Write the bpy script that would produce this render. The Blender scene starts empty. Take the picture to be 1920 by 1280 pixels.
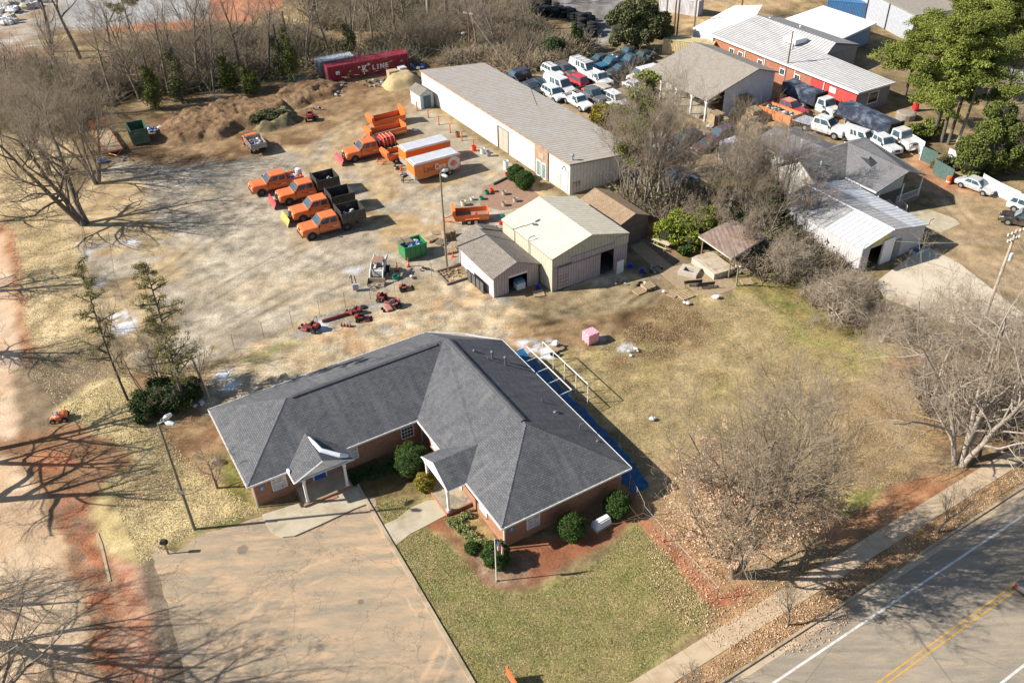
import bpy, bmesh, math, random
import numpy as np
from mathutils import Vector, Matrix
rad=math.radians
# ------------------------------------------------------------------ camera, sky, sun, exposure
SC=bpy.context.scene
COL=SC.collection
F_PX,PITCH,ROLL,CAM_H=1651.4,36.59,-1.298,50.0
_p,_r=rad(PITCH),rad(ROLL)
_f=np.array([0,math.cos(_p),-math.sin(_p)]); _x=np.array([1.,0,0]); _u=np.cross(_x,_f)
RT=_x*math.cos(_r)+_u*math.sin(_r); UP=-_x*math.sin(_r)+_u*math.cos(_r); FW=_f
cd=bpy.data.cameras.new('camera'); cam=bpy.data.objects.new('camera',cd); COL.objects.link(cam)
cd.sensor_width=36; cd.lens=F_PX/1920*36; cd.clip_end=3000; cd.clip_start=.5
cam.matrix_world=Matrix(((RT[0],UP[0],-FW[0],0),(RT[1],UP[1],-FW[1],0),(RT[2],UP[2],-FW[2],CAM_H),(0,0,0,1)))
SC.camera=cam
SUN_EL,SH_AZ=34.5,6.0            # elevation; direction the shadows run, degrees from +x
w=bpy.data.worlds.new('World'); SC.world=w; w.use_nodes=True
sk=w.node_tree.nodes.new('ShaderNodeTexSky'); sk.sky_type='NISHITA'; sk.sun_disc=False
sk.sun_elevation=rad(SUN_EL); sk.sun_rotation=rad(90-(SH_AZ+180)); sk.air_density=1.0; sk.dust_density=.6
bg=w.node_tree.nodes['Background']; w.node_tree.links.new(sk.outputs[0],bg.inputs[0]); bg.inputs[1].default_value=.072
sl=bpy.data.lights.new('sun','SUN'); sl.energy=5.0; sl.angle=rad(.5); sl.color=(1,.935,.85)
so=bpy.data.objects.new('sun',sl); COL.objects.link(so)
_d=Vector((math.cos(rad(SH_AZ))*math.cos(rad(SUN_EL)),math.sin(rad(SH_AZ))*math.cos(rad(SUN_EL)),-math.sin(rad(SUN_EL))))
so.rotation_euler=_d.to_track_quat('-Z','Y').to_euler()
vs=SC.view_settings; vs.view_transform='Standard'; vs.look='None'; vs.gamma=1; vs.use_curve_mapping=False; vs.exposure=.86

# ------------------------------------------------------------------ helpers
def G(px,py,z=0.0):
    "where the sight line through a photograph point meets the level z"
    d=FW*F_PX+RT*(px-960)-UP*(py-640); t=(z-CAM_H)/d[2]
    return Vector((d[0]*t,d[1]*t,z))
def lin(c):
    c=c/255.; return c/12.92 if c<=.04045 else ((c+.055)/1.055)**2.4
def S(r,g,b): return (lin(r),lin(g),lin(b))
KB=(1.42,1.36,1.30)
def A(r,g,b):                                               # real albedo of a level sunlit surface
    m=.3*r+.6*g+.1*b; return tuple(lin(v+(m-v)*.10)/k for v,k in zip((r,g,b),KB))
def tag(o,label=None,cat=None,group=None,kind=None):
    if label: o['label']=label
    if cat: o['category']=cat
    if group: o['group']=group
    if kind: o['kind']=kind
    return o
def empty(name,loc,rz=0,label=None,cat=None,group=None,scale=1):
    o=bpy.data.objects.new(name,None); COL.objects.link(o); o.location=loc; o.rotation_euler=(0,0,rz)
    o.scale=(scale,)*3; o.empty_display_size=.2
    return tag(o,label,cat,group)
class MB:
    def __init__(s): s.v=[]; s.f=[]; s.m=[]
    def poly(s,pts,m=0):
        n=len(s.v); s.v+= [tuple(p) for p in pts]; s.f.append(tuple(range(n,n+len(pts)))); s.m.append(m); return s
    def box(s,x0,x1,y0,y1,z0,z1,m=0,taper=0):
        n=len(s.v); t=taper
        s.v+=[(x0,y0,z0),(x1,y0,z0),(x1,y1,z0),(x0,y1,z0),(x0+t,y0+t,z1),(x1-t,y0+t,z1),(x1-t,y1-t,z1),(x0+t,y1-t,z1)]
        for q in ((0,3,2,1),(4,5,6,7),(0,1,5,4),(1,2,6,5),(2,3,7,6),(3,0,4,7)): s.f.append(tuple(n+i for i in q)); s.m.append(m)
        return s
    def obox(s,c,ang,lx,ly,z0,z1,m=0):
        n=len(s.v); ca,sa=math.cos(ang),math.sin(ang)
        for z in (z0,z1):
            for dx,dy in ((-1,-1),(1,-1),(1,1),(-1,1)):
                a,b=dx*lx/2,dy*ly/2; s.v.append((c[0]+a*ca-b*sa,c[1]+a*sa+b*ca,z))
        for q in ((0,3,2,1),(4,5,6,7),(0,1,5,4),(1,2,6,5),(2,3,7,6),(3,0,4,7)): s.f.append(tuple(n+i for i in q)); s.m.append(m)
        return s
    def prism(s,poly,z0,z1,m=0):
        n=len(s.v); k=len(poly); s.v+=[(p[0],p[1],z0) for p in poly]+[(p[0],p[1],z1) for p in poly]
        s.f.append(tuple(n+i for i in range(k))[::-1]); s.m.append(m); s.f.append(tuple(n+k+i for i in range(k))); s.m.append(m)
        for i in range(k): j=(i+1)%k; s.f.append((n+i,n+j,n+k+j,n+k+i)); s.m.append(m)
        return s
    def xprism(s,prof,y0,y1,m=0,y0t=None):
        "profile in x,z extruded along y"
        n=len(s.v); k=len(prof); s.v+=[(p[0],y0,p[1]) for p in prof]+[(p[0],y1,p[1]) for p in prof]
        s.f.append(tuple(n+i for i in range(k))); s.m.append(m); s.f.append(tuple(n+k+i for i in range(k))[::-1]); s.m.append(m)
        for i in range(k): j=(i+1)%k; s.f.append((n+j,n+i,n+k+i,n+k+j)); s.m.append(m)
        return s
    def tube(s,pts,r,n=6,m=0,cap=True):
        pts=[Vector(p) for p in pts]; rs=r if isinstance(r,(list,tuple)) else [r]*len(pts); b=len(s.v)
        for i,p in enumerate(pts):
            d=(pts[min(i+1,len(pts)-1)]-pts[max(i-1,0)]).normalized()
            a=d.cross(Vector((0,0,1)) if abs(d.z)<.9 else Vector((1,0,0))).normalized(); c=d.cross(a)
            for k in range(n):
                t=2*math.pi*k/n; s.v.append(tuple(p+(a*math.cos(t)+c*math.sin(t))*rs[i]))
        for i in range(len(pts)-1):
            for k in range(n): s.f.append((b+i*n+k,b+i*n+(k+1)%n,b+(i+1)*n+(k+1)%n,b+(i+1)*n+k)); s.m.append(m)
        if cap:
            s.f.append(tuple(b+k for k in range(n))[::-1]); s.m.append(m); s.f.append(tuple(b+(len(pts)-1)*n+k for k in range(n))); s.m.append(m)
        return s
    def lathe(s,prof,c=(0,0,0),n=12,m=0):
        b=len(s.v)
        for r,z in prof:
            for k in range(n): t=2*math.pi*k/n; s.v.append((c[0]+r*math.cos(t),c[1]+r*math.sin(t),c[2]+z))
        for i in range(len(prof)-1):
            for k in range(n): s.f.append((b+i*n+k,b+i*n+(k+1)%n,b+(i+1)*n+(k+1)%n,b+(i+1)*n+k)); s.m.append(m)
        s.f.append(tuple(b+k for k in range(n))[::-1]); s.m.append(m)
        s.f.append(tuple(b+(len(prof)-1)*n+k for k in range(n))); s.m.append(m); return s
    def wheel(s,x,y0,y1,r,z=None,n=16,m=0):
        z=r if z is None else z; b=len(s.v)
        for y in (y0,y1):
            for k in range(n): t=2*math.pi*k/n; s.v.append((x+r*math.cos(t),y,z+r*math.sin(t)))
        for k in range(n): s.f.append((b+k,b+(k+1)%n,b+n+(k+1)%n,b+n+k)); s.m.append(m)
        s.f.append(tuple(b+k for k in range(n))); s.m.append(m); s.f.append(tuple(b+n+k for k in range(n))[::-1]); s.m.append(m); return s
    def blob(s,c,rx,ry,rz,seed=0,n=8,k=5,jit=.15,m=0):
        R=random.Random(seed); b=len(s.v)
        for i in range(k+1):
            ph=math.pi*i/k
            for j in range(n):
                t=2*math.pi*j/n; q=1+R.uniform(-jit,jit)
                s.v.append((c[0]+rx*q*math.sin(ph)*math.cos(t),c[1]+ry*q*math.sin(ph)*math.sin(t),c[2]+rz*q*math.cos(ph)))
        for i in range(k):
            for j in range(n): s.f.append((b+i*n+j,b+(i+1)*n+j,b+(i+1)*n+(j+1)%n,b+i*n+(j+1)%n)); s.m.append(m)
        return s
    def wall(s,p0,p1,z0,top,openings=(),m=0,thick=0):
        "upright wall p0->p1; top = [(s,z)..] profile; real openings (s0,s1,za,zb)"
        p0=Vector(p0); p1=Vector(p1); L=(p1-p0).length; d=(p1-p0)/L
        if not isinstance(top,(list,tuple)): top=[(0,top),(L,top)]
        def tz(x):
            for (a,za),(b,zb) in zip(top,top[1:]):
                if a-1e-6<=x<=b+1e-6: return za+(zb-za)*((x-a)/(b-a) if b>a else 0)
            return top[-1][1]
        xs=sorted(set([0,L]+[t[0] for t in top]+[v for o in openings for v in o[:2]]))
        P=lambda x,z:(p0.x+d.x*x,p0.y+d.y*x,z)
        for a,b in zip(xs,xs[1:]):
            if b-a<1e-4: continue
            mid=(a+b)/2; ops=sorted([o for o in openings if o[0]<=mid<=o[1]],key=lambda o:o[2]); zz=z0
            for o in ops:
                if o[2]>zz+1e-4: s.poly([P(a,zz),P(b,zz),P(b,o[2]),P(a,o[2])],m)
                zz=o[3]
            s.poly([P(a,zz),P(b,zz),P(b,tz(b)),P(a,tz(a))],m)
        return s
    def build(s,name,mat,parent=None,smooth=False,bevel=0,seg=1,solid=0,loc=None,rz=0):
        me=bpy.data.meshes.new(name); me.from_pydata(s.v,[],s.f)
        mats=mat if isinstance(mat,(list,tuple)) else [mat]
        for q in mats: me.materials.append(q)
        if len(mats)>1: me.polygons.foreach_set('material_index',s.m)
        if bevel:
            bm=bmesh.new(); bm.from_mesh(me); bmesh.ops.remove_doubles(bm,verts=bm.verts,dist=1e-5)
            bmesh.ops.bevel(bm,geom=[e for e in bm.edges if len(e.link_faces)==2 and e.calc_face_angle(0)>.35],offset=bevel,segments=seg,affect='EDGES',clamp_overlap=True)
            bm.to_mesh(me); bm.free()
        autouv(me)
        if smooth: me.polygons.foreach_set('use_smooth',[True]*len(me.polygons))
        o=bpy.data.objects.new(name,me); COL.objects.link(o)
        if parent: o.parent=parent
        if loc is not None: o.location=loc
        if rz: o.rotation_euler=(0,0,rz)
        if solid:
            md=o.modifiers.new('solid','SOLIDIFY'); md.thickness=solid; md.offset=-1
        me.update(); return o
def autouv(me):
    uv=me.uv_layers.new(name='UVMap')
    for p in me.polygons:
        n=p.normal; h=Vector((-n.y,n.x,0))
        t=h.normalized() if h.length>.05 else Vector((1,0,0)); b=n.cross(t)
        if n.z<0: t=-t
        for li in p.loop_indices:
            c=me.vertices[me.loops[li].vertex_index].co; uv.data[li].uv=(c.dot(t),c.dot(b))
def fastmesh(name,V,Fq,mat,parent=None,attr=None,loc=None,smooth=False,matidx=None):
    "V (n,3) float, Fq (m,k) int; one mesh"
    V=np.asarray(V,np.float32); Fq=np.asarray(Fq,np.int32); m,k=Fq.shape
    me=bpy.data.meshes.new(name); me.vertices.add(len(V)); me.vertices.foreach_set('co',V.ravel())
    me.loops.add(m*k); me.loops.foreach_set('vertex_index',Fq.ravel()); me.polygons.add(m)
    me.polygons.foreach_set('loop_start',np.arange(0,m*k,k,dtype=np.int32)); me.polygons.foreach_set('loop_total',np.full(m,k,np.int32))
    if smooth: me.polygons.foreach_set('use_smooth',np.ones(m,bool))
    me.update(calc_edges=True)
    for q in (mat if isinstance(mat,(list,tuple)) else [mat]): me.materials.append(q)
    if matidx is not None: me.polygons.foreach_set('material_index',matidx)
    if attr:
        for an,arr in attr.items():
            a=me.color_attributes.new(an,'FLOAT_COLOR','POINT'); a.data.foreach_set('color',np.asarray(arr,np.float32).ravel())
    me.validate(); o=bpy.data.objects.new(name,me); COL.objects.link(o)
    if parent: o.parent=parent
    if loc is not None: o.location=loc
    return o
def copy_tree(o,parent=None):
    c=o.copy(); COL.objects.link(c); c.parent=parent
    for ch in list(o.children): copy_tree(ch,c)
    return c
def kids(o):
    for c in o.children:
        yield c; yield from kids(c)

# ------------------------------------------------------------------ materials
class NT:
    def __init__(s,name,rough=.8,metal=0,spec=.35):
        s.m=bpy.data.materials.new(name); s.m.use_nodes=True; s.t=s.m.node_tree; s.b=s.t.nodes['Principled BSDF']
        s.b.inputs['Roughness'].default_value=rough; s.b.inputs['Metallic'].default_value=metal; s.b.inputs['Specular IOR Level'].default_value=spec
    def n(s,ty,**k):
        x=s.t.nodes.new('ShaderNode'+ty)
        for a,b in k.items():
            if isinstance(a,str) and hasattr(x,a): setattr(x,a,b)
            else: x.inputs[a].default_value=b
        return x
    def l(s,a,b): s.t.links.new(a,b)
    def coord(s,kind='Object'): return s.n('TexCoord').outputs[kind]
    def noise(s,vec,scale,detail=3,rough=.6,out='Fac'):
        x=s.n('TexNoise'); x.inputs['Scale'].default_value=scale; x.inputs['Detail'].default_value=detail; x.inputs['Roughness'].default_value=rough
        if vec: s.l(vec,x.inputs['Vector'])
        return x.outputs[out]
    def ramp(s,fac,stops):
        x=s.n('ValToRGB'); e=x.color_ramp.elements
        while len(e)<len(stops): e.new(.5)
        for q,(p,c) in zip(e,stops): q.position=p; q.color=(*c,1) if len(c)==3 else c
        s.l(fac,x.inputs[0]); return x.outputs[0]
    def mix(s,fac,a,b,mode='MIX'):
        x=s.n('Mix'); x.data_type='RGBA'; x.blend_type=mode
        for v,i in ((fac,0),(a,6),(b,7)):
            if hasattr(v,'links') or hasattr(v,'is_linked'): s.l(v,x.inputs[i])
            else: x.inputs[i].default_value=v if i==0 else (*v,1)
        return x.outputs[2]
    def math(s,op,a,b=None):
        x=s.n('Math'); x.operation=op
        for v,i in ((a,0),(b,1)):
            if v is None: continue
            if hasattr(v,'is_linked'): s.l(v,x.inputs[i])
            else: x.inputs[i].default_value=v
        return x.outputs[0]
    def bump(s,h,st=.4,dist=.05):
        x=s.n('Bump'); x.inputs['Strength'].default_value=st; x.inputs['Distance'].default_value=dist; s.l(h,x.inputs['Height']); s.l(x.outputs[0],s.b.inputs['Normal'])
    def col(s,c):
        if hasattr(c,'is_linked'): s.l(c,s.b.inputs['Base Color'])
        else: s.b.inputs['Base Color'].default_value=(*c,1)
        return s.m
def sc(c,k): return tuple(min(1,v*k) for v in c)
_mc={}
def plain(name,c,rough=.8,metal=0,var=.25,scale=3,dirt=None,spec=.35,bump=0):
    if name in _mc: return _mc[name]
    t=NT(name,rough,metal,spec); co=t.coord(); n=t.noise(co,scale,4)
    cc=t.ramp(n,[(.3,sc(c,1-var)),(.7,sc(c,1+var*.6))])
    if dirt: 
        n2=t.noise(co,scale*.35,5,.7); f=t.ramp(n2,[(.48,(0,0,0)),(.68,(1,1,1))]); cc=t.mix(f,cc,dirt)
    if bump: t.bump(t.noise(co,scale*6,3),bump,.03)
    _mc[name]=t.col(cc); return _mc[name]
def paint(name,c,rough=.35,dirt=(.25,.2,.15),amt=.35):
    if name in _mc: return _mc[name]
    t=NT(name,rough,0,.5); co=t.coord(); z=t.n('SeparateXYZ'); t.l(co,z.inputs[0])
    n=t.noise(co,2.5,5,.7); lo_=t.ramp(z.outputs[2],[(.35,(1,1,1)),(.95,(0,0,0))]); a=t.math('MINIMUM',t.math('ADD',t.math('MULTIPLY',t.ramp(n,[(.4,(0,0,0)),(.75,(1,1,1))]),amt),t.math('MULTIPLY',lo_,t.math('MULTIPLY',n,.7))),.85)
    cc=t.mix(a,c,dirt); t.b.inputs['Coat Weight'].default_value=.25
    _mc[name]=t.col(cc); return _mc[name]
def pattern(name,kind,c,c2,scale=1,rough=.8,dirt=None,dirtamt=.5,metal=0,bump=.4,dscale=.3):
    "kind: brick / shingle / siding / corr (uv in metres)"
    if name in _mc: return _mc[name]
    t=NT(name,rough,metal); uv=t.coord('UV'); ob=t.coord('Object')
    if kind in('brick','shingle'):
        b=t.n('TexBrick'); t.l(uv,b.inputs['Vector']); b.inputs['Color1'].default_value=(*c,1); b.inputs['Color2'].default_value=(*c2,1)
        b.inputs['Scale'].default_value=1
        if kind=='brick':
            b.inputs['Mortar'].default_value=(*S(150,130,112),1); b.inputs['Brick Width'].default_value=.30*scale; b.inputs['Row Height'].default_value=.11*scale; b.inputs['Mortar Size'].default_value=.012
        else:
            b.inputs['Mortar'].default_value=(*sc(c,.35),1); b.inputs['Brick Width'].default_value=.36*scale; b.inputs['Row Height'].default_value=.18*scale; b.inputs['Mortar Size'].default_value=.018; b.inputs['Mortar Smooth'].default_value=.4
        b.inputs['Bias'].default_value=-.1; cc=b.outputs[0]; h=t.math('SUBTRACT',1,b.outputs[1])
    else:
        w_=t.n('TexWave'); w_.bands_direction='X'; w_.inputs['Scale'].default_value=(3.14/scale); t.l(uv,w_.inputs['Vector'])
        st=[(0,c2),(.18,c),(1,c)] if kind=='siding' else [(.25,c2),(.7,c)]
        cc=t.ramp(w_.outputs[1],st); h=t.ramp(w_.outputs[1],[(0,(0,0,0)),(.2,(1,1,1))]) if kind=='siding' else w_.outputs[1]
    n=t.noise(ob,1.7,4,.7); cc=t.mix(.5,cc,t.ramp(n,[(.3,(.62,.62,.62)),(.7,(1.15,1.15,1.15))]),'MULTIPLY')
    n2=t.noise(ob,14,3,.7); cc=t.mix(.35,cc,t.ramp(n2,[(.3,(.6,.6,.6)),(.7,(1.2,1.2,1.2))]),'MULTIPLY')
    if dirt:
        mp=t.n('Mapping'); t.l(uv,mp.inputs[0]); mp.inputs['Scale'].default_value=(1,.12,1) if kind!='brick' else (1,1,1)
        n3=t.noise(mp.outputs[0],dscale*6,5,.7); n4=t.noise(ob,dscale,3,.6); f=t.math('MULTIPLY',t.ramp(n3,[(.42,(0,0,0)),(.62,(1,1,1))]),t.ramp(n4,[(.35,(0,0,0)),(.6,(1,1,1))])); f=t.math('MULTIPLY',f,dirtamt)
        cc=t.mix(f,cc,dirt)
    t.bump(h,bump,.03); _mc[name]=t.col(cc); return _mc[name]
def glass(name='window glass',c=(.02,.03,.035),rough=.06):
    if name in _mc: return _mc[name]
    t=NT(name,rough,0,.8); n=t.noise(t.coord(),4,2); _mc[name]=t.col(t.ramp(n,[(.3,c),(.7,sc(c,2.2))])); return _mc[name]
def leafmat(name,c1,c2,c3,sc_=1.2):
    if name in _mc: return _mc[name]
    t=NT(name,.75,0,.2); co=t.coord(); n=t.noise(co,sc_,3,.7); n2=t.noise(co,9,2,.6)
    a=t.ramp(n,[(.35,c1),(.62,c2)]); cc=t.mix(t.ramp(n2,[(.5,(0,0,0)),(.68,(1,1,1))]),a,c3)
    _mc[name]=t.col(cc); return _mc[name]
# ------------------------------------------------------------------ ground sheet
_rg=np.random.RandomState(5).rand(256,256)
def vnoise(x,y):
    xi=np.floor(x).astype(int); yi=np.floor(y).astype(int); fx=x-xi; fy=y-yi; fx=fx*fx*(3-2*fx); fy=fy*fy*(3-2*fy)
    g=lambda a,b:_rg[a%256,b%256]
    return (g(xi,yi)*(1-fx)+g(xi+1,yi)*fx)*(1-fy)+(g(xi,yi+1)*(1-fx)+g(xi+1,yi+1)*fx)*fy
def fbm(x,y,s,o=4,off=0):
    r=0;a=.5;t=0
    for i in range(o): r=r+a*vnoise(x/s+17.3*i+off,y/s+9.1*i+off*1.7); t+=a; a*=.55; s=s/2.1
    return r/t
def inpoly(X,Y,poly):
    r=np.zeros(X.shape,bool); n=len(poly)
    for i in range(n):
        x0,y0=poly[i][:2]; x1,y1=poly[(i+1)%n][:2]
        c=((y0>Y)!=(y1>Y)); r^=c&(X<(x1-x0)*(Y-y0)/((y1-y0) if y1!=y0 else 1e-9)+x0)
    return r
def axis(a,b,st,far,grow=1.09):
    v=list(np.arange(a,b+1e-6,st)); s=st
    while v[-1]<far[1]: s=min(s*grow,14); v.append(v[-1]+s)
    s=st; lo=[]
    c=a
    while c>far[0]: s=min(s*grow,14); c-=s; lo.append(c)
    return np.array(lo[::-1]+v)
gx=axis(-62,66,.3,(-420,420)); 
gy=[]; y=28.
while y<170: gy.append(y); y+=.2*(y/45)**1.15
st=1.
while y<520: gy.append(y); st=min(st*1.07,14); y+=st
gy=np.array([-60,0,18]+gy)
X,Y=np.meshgrid(gx,gy)
def pw(poly): return [G(*p) for p in poly]
def soft(M,n):
    M=M.astype(float)
    for _ in range(n):
        M[1:-1]=(M[:-2]+2*M[1:-1]+M[2:])/4; M[:,1:-1]=(M[:,:-2]+2*M[:,1:-1]+M[:,2:])/4
    return M
wx=(fbm(X,Y,2.2,4,3)-.5); wy=(fbm(X,Y,2.2,4,11)-.5)
def mask(poly,amp=1.5,blur=2): return soft(inpoly(X+wx*amp*2,Y+wy*amp*2,pw(poly)),blur)
albedo=np.zeros(X.shape+(3,)); det=np.zeros(X.shape+(3,))      # det: grass / gravel / straw
def two(c1,c2,s,off=0,lo=.38,hi=.62):
    f=np.clip((fbm(X,Y,s,5,off)-lo)/(hi-lo),0,1)[...,None]; return np.array(c1)*(1-f)+np.array(c2)*f
def lay(M,c,d):
    global albedo,det
    M=M[...,None]; albedo=albedo*(1-M)+c*M; det=det*(1-M)+np.array(d)*M
def reg(poly,c1,c2,s=3,d=(0,0,0),amp=1.5,blur=2,off=0,op=1,holes=None):
    M=mask(poly,amp,blur)*op
    if holes: f=np.clip((fbm(X,Y,holes[0],5,off+5)-holes[1])/.08,0,1); M=M*f
    lay(M,two(c1,c2,s,off),d)
lay(np.ones(X.shape),two(A(140,118,84),A(166,140,98),5,2),(.6,.3,.2))
# woodland floor beyond the yard
reg([(-900,-200),(2900,-200),(2900,90),(1250,70),(900,120),(760,150),(600,160),(420,205),(240,245),(180,300),(60,150),(-900,200)],A(128,104,74),A(168,140,98),4,(.8,.2,.2))
reg([(560,-40),(1040,-60),(1000,60),(900,110),(600,110)],A(140,112,80),A(184,152,108),3,(.8,.1,.3),off=4)
reg([(-500,-100),(130,-60),(70,50),(60,90),(-60,110),(-500,140)],A(180,150,118),A(206,196,184),2.5,(.3,.5,0))
reg([(-300,95),(60,92),(90,112),(40,135),(-300,190)],A(196,128,90),A(214,158,120),4,(0,.2,0))
reg([(120,-80),(400,-90),(395,46),(230,58),(105,52)],A(176,172,168),A(190,186,180),4,(0,.3,0),amp=.5)
reg([(205,48),(390,36),(398,52),(200,62)],A(206,118,70),A(220,150,100),2,(0,.2,0),amp=.6)
reg([(330,70),(400,68),(400,82),(250,88)],A(206,128,86),A(220,150,100),2,(0,.2,0),amp=.6)
reg([(380,-60),(560,-60),(520,15),(470,45),(400,38)],A(205,122,82),A(222,146,104),4,(0,.3,0))
reg([(470,40),(560,20),(600,90),(540,100)],A(190,160,110),A(214,182,130),3,(.6,0,.5))
reg([(1030,-80),(1170,-80),(1190,40),(1140,80),(1090,60),(1040,20)],A(124,116,110),A(160,150,140),2,(0,.4,0),amp=.6)
reg([(1090,80),(1140,70),(1130,92),(1085,92)],A(190,182,168),A(170,160,144),2,(0,.5,0),amp=.4)
reg([(1240,60),(1310,50),(1700,-40),(1560,-90),(1240,-40)],A(176,138,98),A(200,166,120),3,(.5,.2,.3))
reg([(1720,40),(1790,50),(2300,20),(2300,230),(1940,190),(1860,130),(1790,95)],A(158,150,142),A(178,170,160),3,(0,.4,0),amp=.6)
reg([(1790,118),(1850,70),(1990,130),(1900,150)],A(212,204,190),A(196,188,172),3,(0,.3,0),amp=.4)
# left: straw field, clay road, ditch
reg([(-900,180),(60,170),(140,290),(110,330),(135,410),(165,480),(200,600),(235,700),(110,770),(0,800),(-900,900)],A(226,196,146),A(200,170,122),3.5,(.2,.1,1),amp=1)
reg([(150,370),(185,330),(215,300),(250,300),(215,420),(200,560),(255,690),(225,700),(170,560)],A(160,132,96),A(190,160,118),1.5,(.5,.3,.2),amp=.5)
reg([(-900,380),(-20,395),(8,440),(22,520),(42,640),(52,760),(60,860),(-900,1000)],A(236,200,162),A(226,184,144),3,(0,.15,0),amp=.7)
reg([(-20,430),(8,440),(22,520),(40,640),(52,760),(70,900),(100,1000),(118,1010),(90,860),(70,700),(45,560),(30,450),(10,420)],A(176,108,72),A(196,132,92),1,(.2,.5,0),amp=.5)
reg([(25,690),(190,640),(228,700),(125,790),(96,830),(70,880),(40,860)],A(162,136,104),A(140,118,92),2,(.2,.5,0),amp=.8)
reg([(60,800),(190,790),(300,830),(330,920),(200,990),(110,1000),(-40,930),(-60,840)],A(176,128,88),A(158,118,84),2.5,(.2,.4,0),amp=1.5)
reg([(60,840),(140,850),(150,880),(70,880)],A(212,142,100),A(196,118,76),1.5,(.1,.3,0),amp=1)
reg([(-900,860),(20,850),(80,930),(118,1010),(150,1120),(178,1220),(190,1400),(-900,1500)],A(236,200,158),A(224,184,142),3,(0,.15,0),amp=.8)
reg([(95,920),(160,930),(190,1000),(212,1130),(250,1280),(270,1420),(195,1420),(175,1220),(146,1110),(118,1010)],A(190,116,78),A(168,130,100),.9,(.1,1,0),amp=.6)
reg([(190,1000),(265,1040),(300,1130),(345,1300),(360,1420),(262,1420),(240,1280),(212,1130)],A(218,168,132),A(196,130,94),1.1,(0,.4,0),amp=.7)
reg([(255,1030),(290,1022),(320,1110),(350,1210),(365,1420),(325,1420),(300,1250),(272,1140)],A(160,138,112),A(138,116,92),1,(0,.5,0),amp=.4)
reg([(95,770),(170,715),(235,695),(262,740),(300,800),(330,840),(400,850),(470,900),(490,960),(430,985),(360,1000),(310,1005),(262,1060),(205,1030),(170,960),(200,900),(270,860),(160,800)],A(228,200,142),A(206,180,120),1.6,(.15,0,1),amp=.9)
reg([(300,850),(345,880),(330,930),(250,985),(190,960),(230,900)],A(192,160,112),A(168,134,92),1.3,(.3,.2,.5),amp=1,op=.6)
reg([(235,700),(345,690),(420,770),(460,900),(380,900),(300,830),(262,760)],A(150,112,76),A(176,142,100),1.5,(.3,.3,.4),amp=.7)
reg([(395,850),(425,845),(472,905),(480,965),(430,940)],A(124,124,62),A(158,144,82),1.2,(1,0,0),amp=.6)
reg([(330,990),(370,985),(480,955),(490,990),(380,1010),(345,1045),(300,1010)],A(172,148,104),A(138,132,76),1.2,(.7,0,.3),amp=.4)
# yard
yard=[(118,400),(180,330),(235,290),(300,262),(450,205),(620,165),(775,140),(805,205),(1040,372),(950,445),(860,505),(740,545),(600,592),(440,657),(330,700),(250,690),(205,600),(165,500)]
reg(yard,A(200,182,154),A(176,158,132),3,(0,.8,0),amp=1)
reg(yard,A(190,158,112),A(206,176,130),2.5,(0,.5,.2),amp=1,holes=(6,.52),off=8)
reg([(330,480),(470,380),(600,470),(720,520),(600,580),(400,600)],A(198,180,152),A(182,166,140),3,(0,1,0),amp=2,op=.7,blur=8)
reg([(560,300),(700,330),(860,400),(840,440),(700,430),(560,400)],A(188,154,106),A(204,172,124),1.3,(0,.5,.3),amp=2,holes=(3,.48),blur=5)
reg([(600,200),(800,230),(850,330),(700,340),(620,290)],A(198,172,130),A(180,150,108),2,(0,.5,.2),amp=2,blur=5)
reg([(222,285),(290,215),(450,180),(640,155),(778,138),(800,178),(740,205),(660,215),(620,250),(560,275),(450,300),(300,315),(225,300)],A(138,104,70),A(172,138,98),2.5,(.1,.9,.1),amp=1.5)
reg([(640,200),(790,165),(800,210),(700,230),(640,225)],A(178,142,98),A(150,118,80),2,(.1,.6,.1),amp=1.5,op=.7)
reg([(762,212),(804,205),(985,325),(960,345),(905,305),(860,288),(770,240)],A(190,172,142),A(174,158,130),3,(0,.35,0),amp=.3)
# gravel strip between fence and office
strip=[(350,745),(430,662),(600,596),(745,548),(868,512),(930,556),(960,562),(1040,546),(1170,500),(1235,545),(1130,640),(1000,655),(930,645),(800,640),(600,715),(395,775)]
reg(strip,A(212,190,154),A(184,158,120),1.6,(.1,1,.2),amp=1)
reg(strip,A(206,164,118),A(222,188,146),1.2,(.2,.8,.5),amp=1,holes=(2,.55),off=20)
reg(strip,A(150,142,130),A(170,160,142),1.2,(0,1,0),amp=1,holes=(3,.6),off=31)
reg([(390,700),(520,640),(600,620),(560,660),(400,730)],A(168,160,104),A(200,180,128),.9,(.6,.5,.2),amp=1,holes=(1.2,.5))
# back lawn
lawn=[(1000,655),(1120,600),(1230,545),(1330,530),(1450,560),(1620,640),(1800,760),(1900,830),(1700,905),(1560,950),(1350,1090),(1190,960),(1230,880),(1120,770)]
reg(lawn,A(188,162,118),A(166,144,100),2,(.9,0,.4),amp=1)
reg(lawn,A(160,146,84),A(182,154,100),1.5,(1,0,.1),amp=1,holes=(3,.56),off=40,op=.55)
reg([(1430,560),(1500,570),(1640,650),(1700,700),(1600,700),(1480,640)],A(150,146,76),A(180,158,98),1.2,(1,0,0),amp=1.5,blur=5)
reg([(1660,670),(1750,670),(1760,715),(1690,722)],A(206,140,100),A(170,140,88),1,(.4,.3,0),amp=1.2,blur=3)
reg([(1200,900),(1300,820),(1500,860),(1560,950),(1480,1040),(1350,1100),(1200,985)],A(184,146,106),A(204,168,126),.9,(.5,.3,.8),amp=1.2)
reg([(960,600),(1100,560),(1250,548),(1330,600),(1300,662),(1180,640),(1080,650),(980,640)],A(126,98,66),A(168,136,96),1.8,(.3,.6,.2),amp=1.5)
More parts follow.
